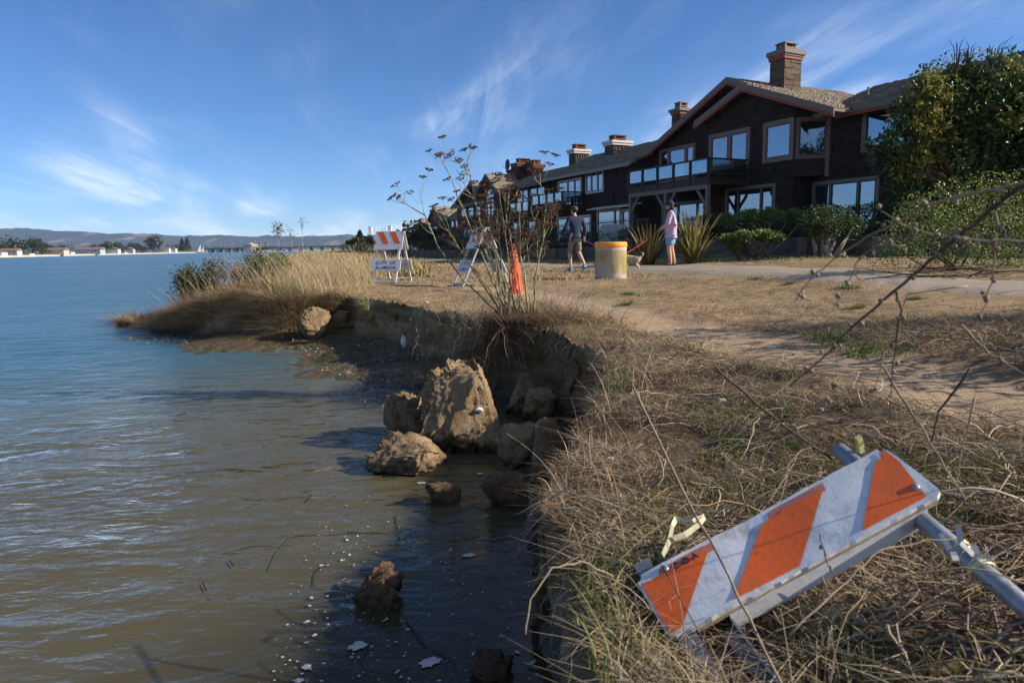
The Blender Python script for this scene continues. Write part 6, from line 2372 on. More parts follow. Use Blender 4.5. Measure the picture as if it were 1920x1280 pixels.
# ================================================================== BARRICADES, CYLINDER, CONE
def paint_mat(name, base, dirt, amt=.35, rough=.45):
    M = Mat(name)
    P = M.coord()
    a = M.noise(P, 9, 7, .65)
    b = M.noise(P, 70, 5, .7)
    c = M.mix(M.math('MULTIPLY', M.rng(a, .48, .72), amt), base, dirt)
    c = M.mix(M.math('MULTIPLY', M.rng(b, .64, .70), .75), c, tuple(x * .35 for x in dirt))
    sc = M.noise(M.map(P, (6, 60, 6), (0, 0, .6)), 1.0, 4, .7)
    c = M.mix(M.math('MULTIPLY', M.rng(sc, .66, .72), .5), c, tuple(min(1, x * 1.6) for x in dirt))
    return M.done(M.principled(c, M.rng(a, .3, .7, rough, rough + .25), .4, 0, M.bump(b, .25, .003)))


M_bwhite = paint_mat('barricade_white', (.66, .67, .69), (.30, .27, .23), .7)
M_borange = paint_mat('barricade_orange', (.78, .130, .022), (.40, .11, .05), .7)
M_bfade = paint_mat('faded_orange', (.50, .16, .11), (.40, .25, .2), .6)
M_galv = plain('galvanised_steel', (.29, .32, .35), .42, .5, .45, var=.25, nscale=14, bump=.15, dirt=(.16, .16, .15), dirtamt=.5)
M_tape = plain('yellow_tape', (.66, .60, .20), .4, .4, var=.3, nscale=40, dirt=(.6, .6, .55))
M_black = plain('black_paint', (.02, .02, .022), .7, .3, var=.3)
M_ply = plain('plywood', (.36, .27, .16), .85, .2, var=.25, nscale=8, dirt=(.2, .16, .11))
M_legwhite = paint_mat('leg_white', (.68, .68, .67), (.36, .32, .27), .6)
M_leggrey = paint_mat('leg_grey', (.42, .43, .43), (.25, .22, .19), .6)


def text_mesh(txt, size):
    cu = bpy.data.curves.new('lettering', 'FONT')
    cu.body = txt
    cu.size = size
    cu.align_x = 'CENTER'
    cu.align_y = 'CENTER'
    cu.space_character = 1.15
    cu.extrude = .0006
    cu.offset = size * .012
    ob = bpy.data.objects.new('lettering_tmp', cu)
    C.objects.link(ob)
    dg = bpy.context.evaluated_depsgraph_get()
    me = bpy.data.meshes.new_from_object(ob.evaluated_get(dg))
    V = np.array([v.co[:] for v in me.vertices])
    F = [tuple(p.vertices) for p in me.polygons]
    bpy.data.objects.remove(ob)
    bpy.data.meshes.remove(me)
    return V, F


def a_frame(label, loc, rotz, legm, panelm, hasback=True, lean=0.0, H=1.0, spread=.40, name_group='a-frame barricades'):
    root = thing('barricade', label, 'barricade', loc, rotz, name_group, frame='local')

    def side(sg):
        """sg=-1 front (towards -y), +1 rear. maps (x, height along leg, outwards) to local"""
        ang = math.atan2(spread, H)

        def P(x, h, o):
            y = sg * (spread * (1 - h / H)) + sg * o * math.cos(ang)
            z = h + o * math.sin(ang)
            return (x + lean * h, y, z)
        return P

    def bx(P, xa, xb, ha, hb, oa, ob):
        vs = [P(xa, ha, oa), P(xb, ha, oa), P(xb, ha, ob), P(xa, ha, ob), P(xa, hb, oa), P(xb, hb, oa), P(xb, hb, ob), P(xa, hb, ob)]
        return MB().add(vs, [(0, 3, 2, 1), (4, 5, 6, 7), (0, 1, 5, 4), (1, 2, 6, 5), (2, 3, 7, 6), (3, 0, 4, 7)])
    for sg in (-1, 1):
        P = side(sg)
        for x in (-.235, .235):
            bx(P, x - .024, x + .024, 0, H, 0, .022).build('leg', legm, root)
        bx(P, -.21, .21, .03, .07, .004, .018).build('brace', legm, root)
        up = bx(P, -.305, .305, H - .24, H + .02, .023, .036).build('panel', panelm if sg < 0 else M_bwhite, root)
        bx(P, -.305, .305, H - .34, H - .243, .023, .038).build('board', M_bwhite, root)
        low = bx(P, -.315, .315, .24, .46, .023, .036).build('sign_board', M_bwhite, root)
        # orange stripes, thin reflective sheets
        hb, ht, o = H - .232, H + .012, .0375
        if hasback or sg < 0:
            for x0 in (-.52, -.265, -.01, .245):
                wd, sl = .125, .15

                def cl(x):
                    return max(-.302, min(.302, x))
                quad = [(x0 + sl, hb), (x0 + sl + wd, hb), (x0 + wd, ht), (x0, ht)]
                n = 10
                V, F = [], []
                for k in range(n + 1):
                    t = k / n
                    xa = quad[0][0] * (1 - t) + quad[3][0] * t
                    xb = quad[1][0] * (1 - t) + quad[2][0] * t
                    h = hb * (1 - t) + ht * t
                    V += [P(cl(xa), h, o), P(cl(xb), h, o)]
                for k in range(n):
                    F.append((2 * k, 2 * k + 1, 2 * k + 3, 2 * k + 2))
                if abs(cl(quad[0][0]) - cl(quad[1][0])) > .01 or abs(cl(quad[2][0]) - cl(quad[3][0])) > .01:
                    mk('stripe', V, F, M_borange, up)
        if sg < 0:
            for ln, hh, sz in (('CITY OF', .39, .085), ('ALAMEDA', .30, .085)):
                for i, chh in enumerate(ln):
                    if chh == ' ':
                        continue
                    V, F = text_mesh(chh, sz)
                    xo = (i - (len(ln) - 1) / 2) * .062
                    mk('letter', [P(v[0] + xo, hh + v[1], .0368 + v[2]) for v in V], F, M_black, low)
    top = MB()
    top.bar((-.25 + lean * H, 0, H - .03), (.25 + lean * H, 0, H - .03), .03, .02)
    top.build('hinge', M_galv, root)
    return root


p1 = onG(713, 531)
p2 = atZ(741, 524, .64)
a_frame('white barricade with orange stripes and CITY OF ALAMEDA sign on the open turf', (p1.x + .18, p1.y + .36, gz(p1.x, p1.y) - .01), R(-14), M_legwhite, M_bwhite)
q2 = onG(876, 540)
a_frame('weathered grey legged barricade standing sideways behind the dried fennel', (q2.x + .22, q2.y + .55, gz(q2.x, q2.y) - .01), R(-66), M_leggrey, M_bwhite, True, .04, 1.0, .44)


def fallen():
    L3, T3, R3, N3 = Vector((.311, 1.588, .494)), Vector((.902, 1.65, .78)), Vector((.971, 1.48, .737)), Vector((.380, 1.418, .450))
    ex = (R3 - N3).normalized()
    ey = (L3 - N3)
    ey = (ey - ex * ey.dot(ex)).normalized()
    ez = ex.cross(ey)
    M4 = Matrix.Translation(N3) @ Matrix(((ex.x, ey.x, ez.x, 0), (ex.y, ey.y, ez.y, 0), (ex.z, ey.z, ez.z, 0), (0, 0, 0, 1)))
    root = thing('fallen_barricade', 'fallen barricade panel with orange and white diagonal stripes lying in the straw', 'barricade', matrix=M4, frame='local')
    L, W, th = .66, .19, .016
    # panel with clipped corners and a slight sag
    nx, ny = 40, 12

    def sag(x):
        return -.004 * math.sin(math.pi * x / L) + .0015 * math.sin(17 * x)

    def edge(i, j):
        x, y = -.045 + (L + .045) * i / nx, W * j / ny
        jit = .0035 * mnoise.noise(Vector((x * 40, y * 40, 2)))
        if j in (0, ny):
            y += jit
        if i in (0, nx):
            x += jit
        # rounded / bent corners
        cx, cy = min(x, L - x), min(y, W - y)
        if cx < .03 and cy < .03:
            k = max(0, .03 - math.hypot(cx - .03, cy - .03) - .0)
        if i == 0 and j == ny:
            x += .012; y -= .012
        if i == nx and j == ny:
            x -= .016; y -= .014
        if i == nx and j == 0:
            x -= .006; y += .006
        if i == 0 and j == 0:
            x += .006; y += .006
        return x, y
    V, F = [], []
    for lay, z0 in ((0, 0.0), (1, -th)):
        for j in range(ny + 1):
            for i in range(nx + 1):
                x, y = edge(i, j)
                V.append((x, y, z0 + sag(x) + (.0015 * mnoise.noise(Vector((x * 14, y * 14, 5))) if lay == 0 else 0)))
    off = (nx + 1) * (ny + 1)
    for j in range(ny):
        for i in range(nx):
            a = j * (nx + 1) + i
            F.append((a, a + 1, a + nx + 2, a + nx + 1))
            F.append((off + a, off + a + nx + 1, off + a + nx + 2, off + a + 1))
    for i in range(nx):
        F.append((i, off + i, off + i + 1, i + 1))
        a = ny * (nx + 1) + i
        F.append((a, a + 1, off + a + 1, off + a))
    for j in range(ny):
        a = j * (nx + 1)
        F.append((a, a + nx + 1, off + a + nx + 1, off + a))
        a += nx
        F.append((a, off + a, off + a + nx + 1, a + nx + 1))
    panel = mk('panel', V, F, M_bwhite, root)

    def strip(name, xa0, xb0, xa1, xb1, mat, z=.0016, y0=.010, y1=None, ragged=0.0, n=14):
        """sheet from (xa0..xb0 at the lower edge) to (xa1..xb1 at the upper edge)"""
        y1 = W - .030 if y1 is None else y1
        V, F = [], []
        m = 8
        for k in range(n + 1):
            t = k / n
            for s in range(m + 1):
                a = (xa0 * (1 - t) + xa1 * t)
                b = (xb0 * (1 - t) + xb1 * t)
                x = max(-.038, min(L - .008, a + (b - a) * s / m))
                yy = y0 + (y1 - y0) * t
                if k == n and ragged:
                    yy += ragged * mnoise.noise(Vector((x * 35, 3.1, 0)))
                V.append((x, yy, z + sag(x) + .0013))
        for k in range(n):
            for s in range(m):
                a = k * (m + 1) + s
                F.append((a, a + 1, a + m + 2, a + m + 1))
        return mk(name, V, F, mat, panel)
    sh = .26 * L
    strip('stripe', -.06 * L, -.01 * L, -.06 * L, .22 * L, M_borange, ragged=.010)
    strip('stripe', .187 * L, .445 * L, .187 * L + sh, .445 * L + sh, M_borange, ragged=.012)
    strip('stripe', .69 * L, .945 * L, .69 * L + sh * .92, 1.0 * L, M_borange, ragged=.012)
    # scraped, faded upper border
    for xa, xb in ((.01, .24), (.47, .71), (.95, .99)):
        strip('worn_border', xa * L, xb * L, xa * L + .01, xb * L + .008, M_bfade, z=.0004, y0=W - .036, y1=W - .012, ragged=.004, n=5)
    # folded lip along the lower edge, board behind
    m = MB()
    m.box(.10, L - .05, -.006, .004, -.070, -th - .002)
    m.box(.105, L - .055, .004, .03, -.072, -.062)
    m.build('lip', M_bwhite, root)
    m = MB()
    m.box(.02, L - .02, -.004, .006, -th - .006, -th + .002)
    m.build('edge_strip', M_ply, root)
    # legs: channel at the left, tube at the right
    m = MB()
    m.bar((-.010, W + .055, -th - .010), (.004, -.60, -th + .004), .042, .005)
    m.bar((-.030, W + .055, -th - .026), (-.016, -.60, -th - .012), .005, .030)
    m.build('leg', M_galv, root)
    m = MB()
    m.bar((.085, -.008, -th - .042), (.100, -.62, -th - .016), .034, .005)
    m.bar((.101, -.008, -th - .028), (.116, -.62, -th - .002), .005, .028)
    m.build('leg', M_galv, root)
    m = MB()
    m.tube([(.595, -.62, -th - .034), (.592, -.2, -th - .028), (.590, W + .085, -th - .020)], .021, 14)
    leg = m.build('leg', M_galv, root, True)
    m = MB()
    for k in range(6):
        yb = -.10 - .012 * k - random.random() * .006
        m.tube([(.595 + .0235 * math.cos(t), yb + .012 * math.sin(t * .5 + k), -th - .030 + .0235 * math.sin(t)) for t in np.linspace(0, 2 * math.pi, 17)], .0028, 4)
    m.build('tape_wrap', M_tape, leg)
    m = MB()
    for k in range(7):
        a = (.59 + random.uniform(-.02, .02), -.13 + random.uniform(-.03, .03), -th - .005)
        b = (a[0] + random.uniform(-.03, .03), a[1] + random.uniform(-.04, .03), -th + random.uniform(.0, .035))
        m.bar(a, b, .012, .0012)
    m.build('tape_end', M_foam, leg)
    m = MB()
    m.box(.618, .632, W + .035, W + .048, -.03, .02)
    m.build('tape_tag', M_tape, leg)
    for x, y in ((L - .035, .045), (.03, W - .02)):
        m = MB()
        m.lathe([(.010, 0), (.010, .003), (.007, .006), (.001, .0065)], 12, (x, y, .001 + sag(x)))
        m.build('bolt', M_galv, panel, True)
    for ch, x in (('C', .055), ('O', .083), ('A', .108)):
        Vt, Ft = text_mesh(ch, .026)
        mk('letter', Vt + np.array([x, W - .030, .0045]), Ft, M_black, panel)


fallen()

# strip of pale tape in the straw beside the panel
root = thing('barrier_tape', 'crumpled strip of pale yellow tape in the straw by the fallen panel', 'tape', tuple(onG(1275, 1000)), 0, frame='world')
P = [atY(u, v, d) for u, v, d in ((1243, 1042, 1.62), (1255, 1015, 1.63), (1262, 985, 1.64), (1268, 972, 1.66), (1300, 978, 1.66), (1322, 968, 1.68), (1310, 985, 1.66), (1285, 1002, 1.64), (1262, 1010, 1.63))]
V, F = [], []
for k, q in enumerate(P):
    V += [q + Vector((.004, .004, -.006 - .004 * (k % 2))), q + Vector((-.004, 0, .008))]
for k in range(len(P) - 1):
    F.append((2 * k, 2 * k + 1, 2 * k + 3, 2 * k + 2))
mk('strip', V, F, plain('pale_tape', (.56, .53, .36), .45, .4, var=.25, nscale=40), root)


def cylinder():
    p = onG(1145, 521)
    root = thing('concrete_cylinder', 'short concrete cylinder with yellow lichen stain and orange tape round its rim', 'bollard', (p.x, p.y, p.z), 0, frame='local')
    r, h = .325, .72
    M = Mat('stained_concrete')
    P = M.coord()
    sp = M.node('ShaderNodeSeparateXYZ', {0: P})
    n = M.noise(M.map(P, (5, 5, 1.6)), 1.0, 6, .65)
    n2 = M.noise(P, 26, 6, .7)
    base = M.mix(M.rng(n2, .3, .7), (.33, .30, .255), (.50, .465, .405))
    band = M.math('MULTIPLY', M.rng(M.math('ADD', sp.outputs[2], M.math('MULTIPLY', n, .35)), .22, .36), M.rng(M.math('ADD', sp.outputs[2], M.math('MULTIPLY', n, .10)), .655, .61))
    lich = M.mix(M.rng(n2, .35, .65), (.17, .125, .02), (.36, .27, .045))
    c = M.mix(M.math('MULTIPLY', band, M.rng(M.math('ADD', M.math('MULTIPLY', n2, .45), M.math('MULTIPLY', n, .55)), .40, .60)), base, lich)
    c = M.mix(M.math('MULTIPLY', M.rng(M.noise(P, 60, 3, .7), .66, .72), .7), c, (.10, .09, .07))
    mt = M.done(M.principled(c, .92, .15, 0, M.bump(n2, .6, .012)))
    m = MB()
    prof = [(r - .005, -.06), (r, .0), (r + .004, .2), (r - .002, .45), (r, h - .02), (r - .012, h), (r - .07, h), (r - .075, h - .05), (r - .08, .15), (.001, .14)]
    m.lathe(prof, 40)
    m.v = [(x * (1 + .008 * mnoise.noise(Vector((x * 6, y * 6, z * 6)))), y * (1 + .008 * mnoise.noise(Vector((x * 6, y * 6, z * 6)))), z) for x, y, z in m.v]
    m.build('body', mt, root, True)
    m = MB()
    m.lathe([(r + .006, h - .085), (r + .012, h - .06), (r + .012, h - .012), (r + .004, h + .012), (r - .03, h + .02), (r - .075, h + .015)], 40, cap=False)
    m.v = [(x, y, z + .010 * mnoise.noise(Vector((x * 9, y * 9, 1)))) for x, y, z in m.v]
    m.build('rim_tape', plain('orange_rim_tape', (.80, .30, .02), .5, .4, var=.2, nscale=20), root, True)


cylinder()


def cone():
    p = onG(967, 549)
    root = thing('traffic_cone', 'tall slim orange traffic cone behind the dried fennel', 'cone', (p.x, p.y, p.z), R(20), frame='local')
    mo = plain('cone_orange', (.90, .075, .012), .5, .35, var=.12, nscale=6, dirt=(.5, .06, .02))
    mo2 = plain('cone_orange_light', (.95, .16, .02), .5, .35, var=.12, nscale=6)
    m = MB()
    n = 20
    rings = [(.138, 0.0), (.132, .08), (.118, .22), (.098, .40), (.076, .56), (.058, .68), (.050, .735), (.038, .755), (.015, .762)]
    for k, (rr, z) in enumerate(rings):
        for j in range(n):
            a = 2 * math.pi * j / n
            f = 1 + .10 * math.cos(2 * a + .6) * (1 - z)
            m.v.append((rr * .8 * f * math.cos(a) - .04 * z, rr * .8 * f * math.sin(a) * .85, z))
    for k in range(len(rings) - 1):
        for j in range(n):
            m.f.append((k * n + j, k * n + (j + 1) % n, (k + 1) * n + (j + 1) % n, (k + 1) * n + j))
    m.f.append(tuple((len(rings) - 1) * n + j for j in range(n)))
    m.build('body', mo, root, True)
    for z, rr in ((.56, .064), (.68, .050)):
        b = MB()
        b.lathe([(rr + .004, z - .006), (rr + .006, z), (rr + .003, z + .008)], 20, (-.04 * z, 0, 0), cap=False)
        b.build('band', M_black, root)
    fl = MB()
    fl.lathe([(.09, -.02), (.128, -.015), (.13, .012), (.11, .016)], 20, cap=False)
    fl.build('foot', mo2, root)


cone()


# ================================================================== PEOPLE AND DOG
def skin(name, verts, edges, mat, parent, root_i=0, sub=2, smooth=True):
    """one continuous surface grown round joints; verts: (x, y, z, rx[, ry])"""
    me = bpy.data.meshes.new(name)
    me.from_pydata([v[:3] for v in verts], edges, [])
    o = bpy.data.objects.new(name + '_tmp', me)
    C.objects.link(o)
    sk = o.modifiers.new('skin', 'SKIN')
    sk.use_smooth_shade = True
    lay = me.skin_vertices[0].data if me.skin_vertices else None
    if lay is None:
        bm = bmesh.new(); bm.from_mesh(me); bm.verts.layers.skin.verify(); bm.to_mesh(me); bm.free()
        lay = me.skin_vertices[0].data
    for i, v in enumerate(verts):
        lay[i].radius = (v[3], v[4] if len(v) > 4 else v[3])
        lay[i].use_root = (i == root_i)
    sb = o.modifiers.new('sub', 'SUBSURF')
    sb.levels = sub
    sb.render_levels = sub
    dg = bpy.context.evaluated_depsgraph_get()
    dg.update()
    ev = o.evaluated_get(dg)
    m2 = bpy.data.meshes.new_from_object(ev)
    V = np.array([v.co[:] for v in m2.vertices])
    F = [tuple(p.vertices) for p in m2.polygons]
    bpy.data.objects.remove(o)
    bpy.data.meshes.remove(me)
    bpy.data.meshes.remove(m2)
    return mk(name, V, F, mat, parent, smooth)


M_skin = plain('skin', (.50, .29, .20), .55, .35, var=.08, nscale=20, bump=.05)
M_hair = plain('dark_hair', (.030, .020, .015), .6, .4, var=.3, nscale=60)
M_navy = plain('navy_knit', (.030, .038, .075), .9, .15, var=.2, nscale=25, bump=.4)
M_short = plain('taupe_cotton', (.215, .175, .14), .9, .15, var=.15, nscale=15, bump=.3)
M_blue_shoe = plain('blue_mesh_shoe', (.03, .17, .42), .7, .3, var=.2, nscale=30)
M_sole = plain('pale_sole', (.35, .45, .35), .8, .2, var=.2)
M_cap = plain('brown_cap', (.055, .043, .038), .85, .2, var=.2)
M_lav = plain('lavender_cotton', (.50, .37, .48), .85, .2, var=.12, nscale=18, bump=.35)
M_denim = plain('pale_denim', (.20, .33, .46), .85, .2, var=.15, nscale=22, bump=.3)
M_navycap = plain('navy_cap', (.018, .022, .06), .8, .2, var=.2)
M_blackshoe = plain('black_shoe', (.015, .015, .017), .7, .3, var=.3)
M_dkcoat = plain('dark_coat', (.022, .026, .038), .85, .2, var=.3, nscale=15)
M_teal = plain('teal_jacket', (.03, .10, .11), .85, .2, var=.2)
M_white_shoe = plain('white_shoe', (.65, .65, .63), .7, .3, var=.1)


def hand_verts(w, d, side, curl=.5):
    """palm and five bent fingers from wrist w, pointing along d; side is the thumb side. returns verts, edges (first vertex = palm base)"""
    w, d, side = Vector(w), Vector(d).normalized(), Vector(side).normalized()
    n = d.cross(side).normalized()
    vs = [(*(w + d * .045), .026, .016)]
    es = []
    for k, (s, l) in enumerate(((-.027, .052), (-.009, .066), (.009, .072), (.026, .066))):
        s2 = side * (s if True else 0)
        a = w + d * .085 + s2
        b = a + (d * (1 - curl * .4) + n * curl * .6).normalized() * l * .55
        c = b + (d * (1 - curl) + n * curl).normalized() * l * .5
        i = len(vs)
        vs += [(*a, .0095), (*b, .0085), (*c, .0070)]
        es += [(0, i), (i, i + 1), (i + 1, i + 2)]
    a = w + d * .035 + side * .032
    b = a + (d * .7 + side * .5 + n * .2).normalized() * .035
    c = b + (d * .9 + n * .4).normalized() * .03
    i = len(vs)
    vs += [(*a, .011), (*b, .0095), (*c, .0075)]
    es += [(0, i), (i, i + 1), (i + 1, i + 2)]
    return vs, es


def person(label, loc, rotz, J, mats, cap=True, brim=(0, 1, 0), long_hair=False, shorts=True, scale=1.0, hands=True, looks=(0, 1, 0), wide=1.0, group=None):
    """J: joints. facing +y in the local frame"""
    root = thing('person', label, 'person', loc, rotz, group, frame='local')
    root.scale = (scale,) * 3
    V, E = [], []

    def add(p, r, r2=None, to=None):
        V.append((*p, r * 1.0) if r2 is None else (*p, r, r2))
        i = len(V) - 1
        if to is not None:
            E.append((to, i))
        return i
    pel = add(J['pelvis'], .125 * wide, .10 * wide)
    sp = add(J['spine'], .115 * wide, .095 * wide, pel)
    ch = add(J['chest'], .135 * wide, .10 * wide, sp)
    nk = add(J['neck'], .052, None, ch)
    h0 = Vector(J['head'])
    lk = Vector(looks).normalized()
    jaw = add(tuple(h0 + Vector((0, 0, -.075)) + lk * .02), .056, .060, nk)
    sk_ = add(tuple(h0 + Vector((0, 0, .02)) - lk * .008), .078, .088, jaw)
    cr = add(tuple(h0 + Vector((0, 0, .085)) - lk * .012), .060, .066, sk_)
    add(tuple(h0 + Vector((0, 0, -.03)) + lk * .098), .010, .012, sk_)
    for s, k in ((-1, 'L'), (1, 'R')):
        sh = add(J['sh' + k], .062, None, ch)
        el = add(J['el' + k], .044, None, sh)
        wr = add(J['wr' + k], .028, None, el)
        if hands:
            d = Vector(J['wr' + k]) - Vector(J['el' + k])
            d = d.normalized() * .6 + Vector(J.get('hd' + k, (0, 0, -1))) * .6
            hv, he = hand_verts(J['wr' + k], d, Vector(J.get('th' + k, (0, 1, 0))), .55)
            o = len(V)
            V.extend(hv)
            E.append((wr, o))
            E.extend([(a + o, b + o) for a, b in he])
        hp = add(J['hip' + k], .092 * wide, None, pel)
        kn = add(J['kn' + k], .060, None, hp)
        cf = Vector(J['kn' + k]).lerp(Vector(J['an' + k]), .35)
        cf = add(tuple(cf), .057, None, kn)
        an = add(J['an' + k], .036, None, cf)
        add(J['to' + k], .034, .026, an)
    skin('body', V, E, mats['skin'], root, 0, 1)
    # ears, eyes, mouth
    side = lk.cross(Vector((0, 0, 1))).normalized()
    for s in (-1, 1):
        m = MB()
        m.blob(h0 + side * s * .078 + Vector((0, 0, -.01)), (.014, .02, .03), 2)
        m.build('ear', mats['skin'], root, True)
        m = MB()
        m.blob(h0 + side * s * .033 + lk * .082 + Vector((0, 0, .0)), .010, 2)
        m.build('eye', M_black, root, True)
    m = MB()
    m.blob(h0 + lk * .078 + Vector((0, 0, -.068)), (.024, .012, .006), 2)
    m.build('mouth', M_brick, root, True)
    # top
    tv = [(*J['pelvis'], .150 * wide, .122 * wide), (*J['spine'], .142 * wide, .118 * wide), (*J['chest'], .150 * wide, .122 * wide), (*(Vector(J['chest']).lerp(Vector(J['neck']), .75)), .078, .072)]
    hem = Vector(J['pelvis']) + Vector((0, 0, -.10 if J.get('long') else -.05))
    tv.append((*hem, .150 * wide, .125 * wide))
    te = [(0, 1), (1, 2), (2, 3), (0, 4)]
    for k in 'LR':
        i = len(tv)
        a, b, c = Vector(J['sh' + k]), Vector(J['el' + k]), Vector(J['wr' + k])
        tv += [(*a, .078, .08), (*(a.lerp(b, .5)), .064), (*b, .056), (*(b.lerp(c, .55)), .048), (*(b.lerp(c, .96)), .038)]
        te += [(2, i), (i, i + 1), (i + 1, i + 2), (i + 2, i + 3), (i + 3, i + 4)]
    skin('top', tv, te, mats['top'], root, 0, 2)
    # shorts or trousers
    bv = [(*(Vector(J['pelvis']) + Vector((0, 0, .03))), .138 * wide, .112 * wide), (*(Vector(J['pelvis']) + Vector((0, 0, -.08))), .135 * wide, .115 * wide)]
    be = [(0, 1)]
    for k in 'LR':
        a, b = Vector(J['hip' + k]) + Vector((0, 0, -.06)), Vector(J['kn' + k])
        i = len(bv)
        end = 1.02 if not J.get('mini') else .86
        bv += [(*a, .104 * wide), (*(a.lerp(b, .5)), .094 * wide), (*(a.lerp(b, end)), .088)]
        be += [(1, i), (i, i + 1), (i + 1, i + 2)]
        if not shorts:
            c = Vector(J['an' + k])
            bv += [(*(b.lerp(c, .5)), .072), (*(b.lerp(c, .97)), .062)]
            be += [(i + 2, i + 3), (i + 3, i + 4)]
    skin('shorts' if shorts else 'trousers', bv, be, mats['bottom'], root, 0, 2)
    # shoes
    for k in 'LR':
        a, t = Vector(J['an' + k]), Vector(J['to' + k])
        d = (t - a)
        heel = a + Vector((0, 0, -.055)) - Vector((d.x, d.y, 0)).normalized() * .035
        s = skin('shoe', [(*(a + Vector((0, 0, -.015))), .044), (*heel, .040, .036), (*(heel.lerp(t, .55) + Vector((0, 0, .012))), .044, .036), (*t, .040, .028), (*(t + (t - heel).normalized() * .05), .028, .020)],
                 [(0, 1), (0, 2), (1, 2), (2, 3), (3, 4)], mats['shoe'], root, 0, 2)
        m = MB()
        dd = (t - heel).normalized()
        m.bar(heel - dd * .045 + Vector((0, 0, -.034)), t + dd * .075 + Vector((0, 0, -.026)), .078, .02, up=(0, 0, 1))
        m.build('sole', mats.get('sole', M_sole), s)
    # hair and cap
    m = MB()
    m.blob(h0 + Vector((0, 0, .035)) - lk * .018, (.094, .100, .088), 3)
    m.v = [v for v in m.v]
    if long_hair:
        m.blob(h0 + Vector((0, 0, -.055)) - lk * .065, (.082, .055, .085), 3, .25, 3)
    hair = m.build('hair', mats['hair'], root, True)
    if cap:
        m = MB()
        prof = [(.103, .015), (.104, .04), (.098, .075), (.080, .108), (.045, .128), (.004, .134)]
        m.lathe(prof, 24, tuple(h0 - lk * .008 + Vector((0, 0, .005))))
        b = Vector(brim).normalized()
        sd = b.cross(Vector((0, 0, 1))).normalized()
        c0 = h0 + Vector((0, 0, .022))
        top_, n = [], 9
        for k in range(n):
            a = math.pi * (k / (n - 1))
            top_.append(c0 + sd * (math.cos(a) * .082) + b * (.075 + math.sin(a) * .095) + Vector((0, 0, -.012 * math.sin(a))))
        m.prism(top_, (0, 0, .007))
        m.build('cap', mats['cap'], root, True)
    return root


man_J = dict(pelvis=(0, 0, .95), spine=(0, .01, 1.12), chest=(0, .02, 1.33), neck=(0, .03, 1.50), head=(-.01, .05, 1.625),
             shL=(-.185, .01, 1.42), elL=(-.30, -.02, 1.17), wrL=(-.40, .12, .98), hdL=(-.3, .1, -.9), thL=(.3, 1, 0),
             shR=(.185, .01, 1.42), elR=(.285, -.03, 1.15), wrR=(.30, .04, .92), hdR=(0, .1, -1), thR=(-.3, 1, 0),
             hipL=(-.095, 0, .90), knL=(-.09, .17, .51), anL=(-.09, .10, .10), toL=(-.10, .26, .035),
             hipR=(.095, 0, .90), knR=(.09, -.02, .50), anR=(.10, -.33, .20), toR=(.10, -.24, .055))
p = onG(1079, 508)
person('man seen from behind in navy sweatshirt and taupe shorts walking with a purple leash', tuple(p), R(22), man_J,
       dict(skin=M_skin, top=M_navy, bottom=M_short, shoe=M_blue_shoe, hair=M_hair, cap=M_cap), looks=(-.45, 1, 0), brim=(-.45, 1, 0), scale=1.0)
MANP = p
wom_J = dict(pelvis=(0, 0, .90), spine=(0, .0, 1.06), chest=(0, .0, 1.25), neck=(0, .02, 1.41), head=(0, .05, 1.53), long=True, mini=True,
             shL=(-.16, .0, 1.33), elL=(-.22, .06, 1.08), wrL=(-.06, .20, .98), hdL=(.4, .6, -.2), thL=(0, .3, 1),
             shR=(.16, .0, 1.33), elR=(.23, .02, 1.07), wrR=(.08, .20, .97), hdR=(-.4, .6, -.2), thR=(0, .3, 1),
             hipL=(-.085, 0, .86), knL=(-.08, .04, .48), anL=(-.085, -.02, .085), toL=(-.10, .13, .035),
             hipR=(.085, 0, .86), knR=(.08, -.01, .48), anR=(.09, -.10, .09), toR=(.10, .05, .035))
pw = Vector((4.08, 17.55, gz(4.08, 17.55)))
person('woman in navy cap, lavender shirt and pale blue shorts holding a red leash', tuple(pw), R(72), wom_J,
       dict(skin=M_skin, top=M_lav, bottom=M_denim, shoe=M_blackshoe, hair=M_hair, cap=M_navycap, sole=M_black), long_hair=True, wide=1.22, scale=1.01)
far_J = dict(man_J)
pf = onG(748, 489)
person('person in dark coat and trousers with white shoes behind the CITY OF ALAMEDA barricade', tuple(pf), R(10), far_J,
       dict(skin=M_skin, top=M_dkcoat, bottom=M_dkcoat, shoe=M_white_shoe, hair=M_hair, cap=M_black), shorts=False, cap=False)
pf2 = onG(681, 471.5)
person('tiny far walker in teal jacket on the path by the dark trees', tuple(pf2), R(0), far_J,
       dict(skin=M_skin, top=M_teal, bottom=M_dkcoat, shoe=M_blackshoe, hair=M_hair, cap=M_black), shorts=False, cap=False, hands=False)


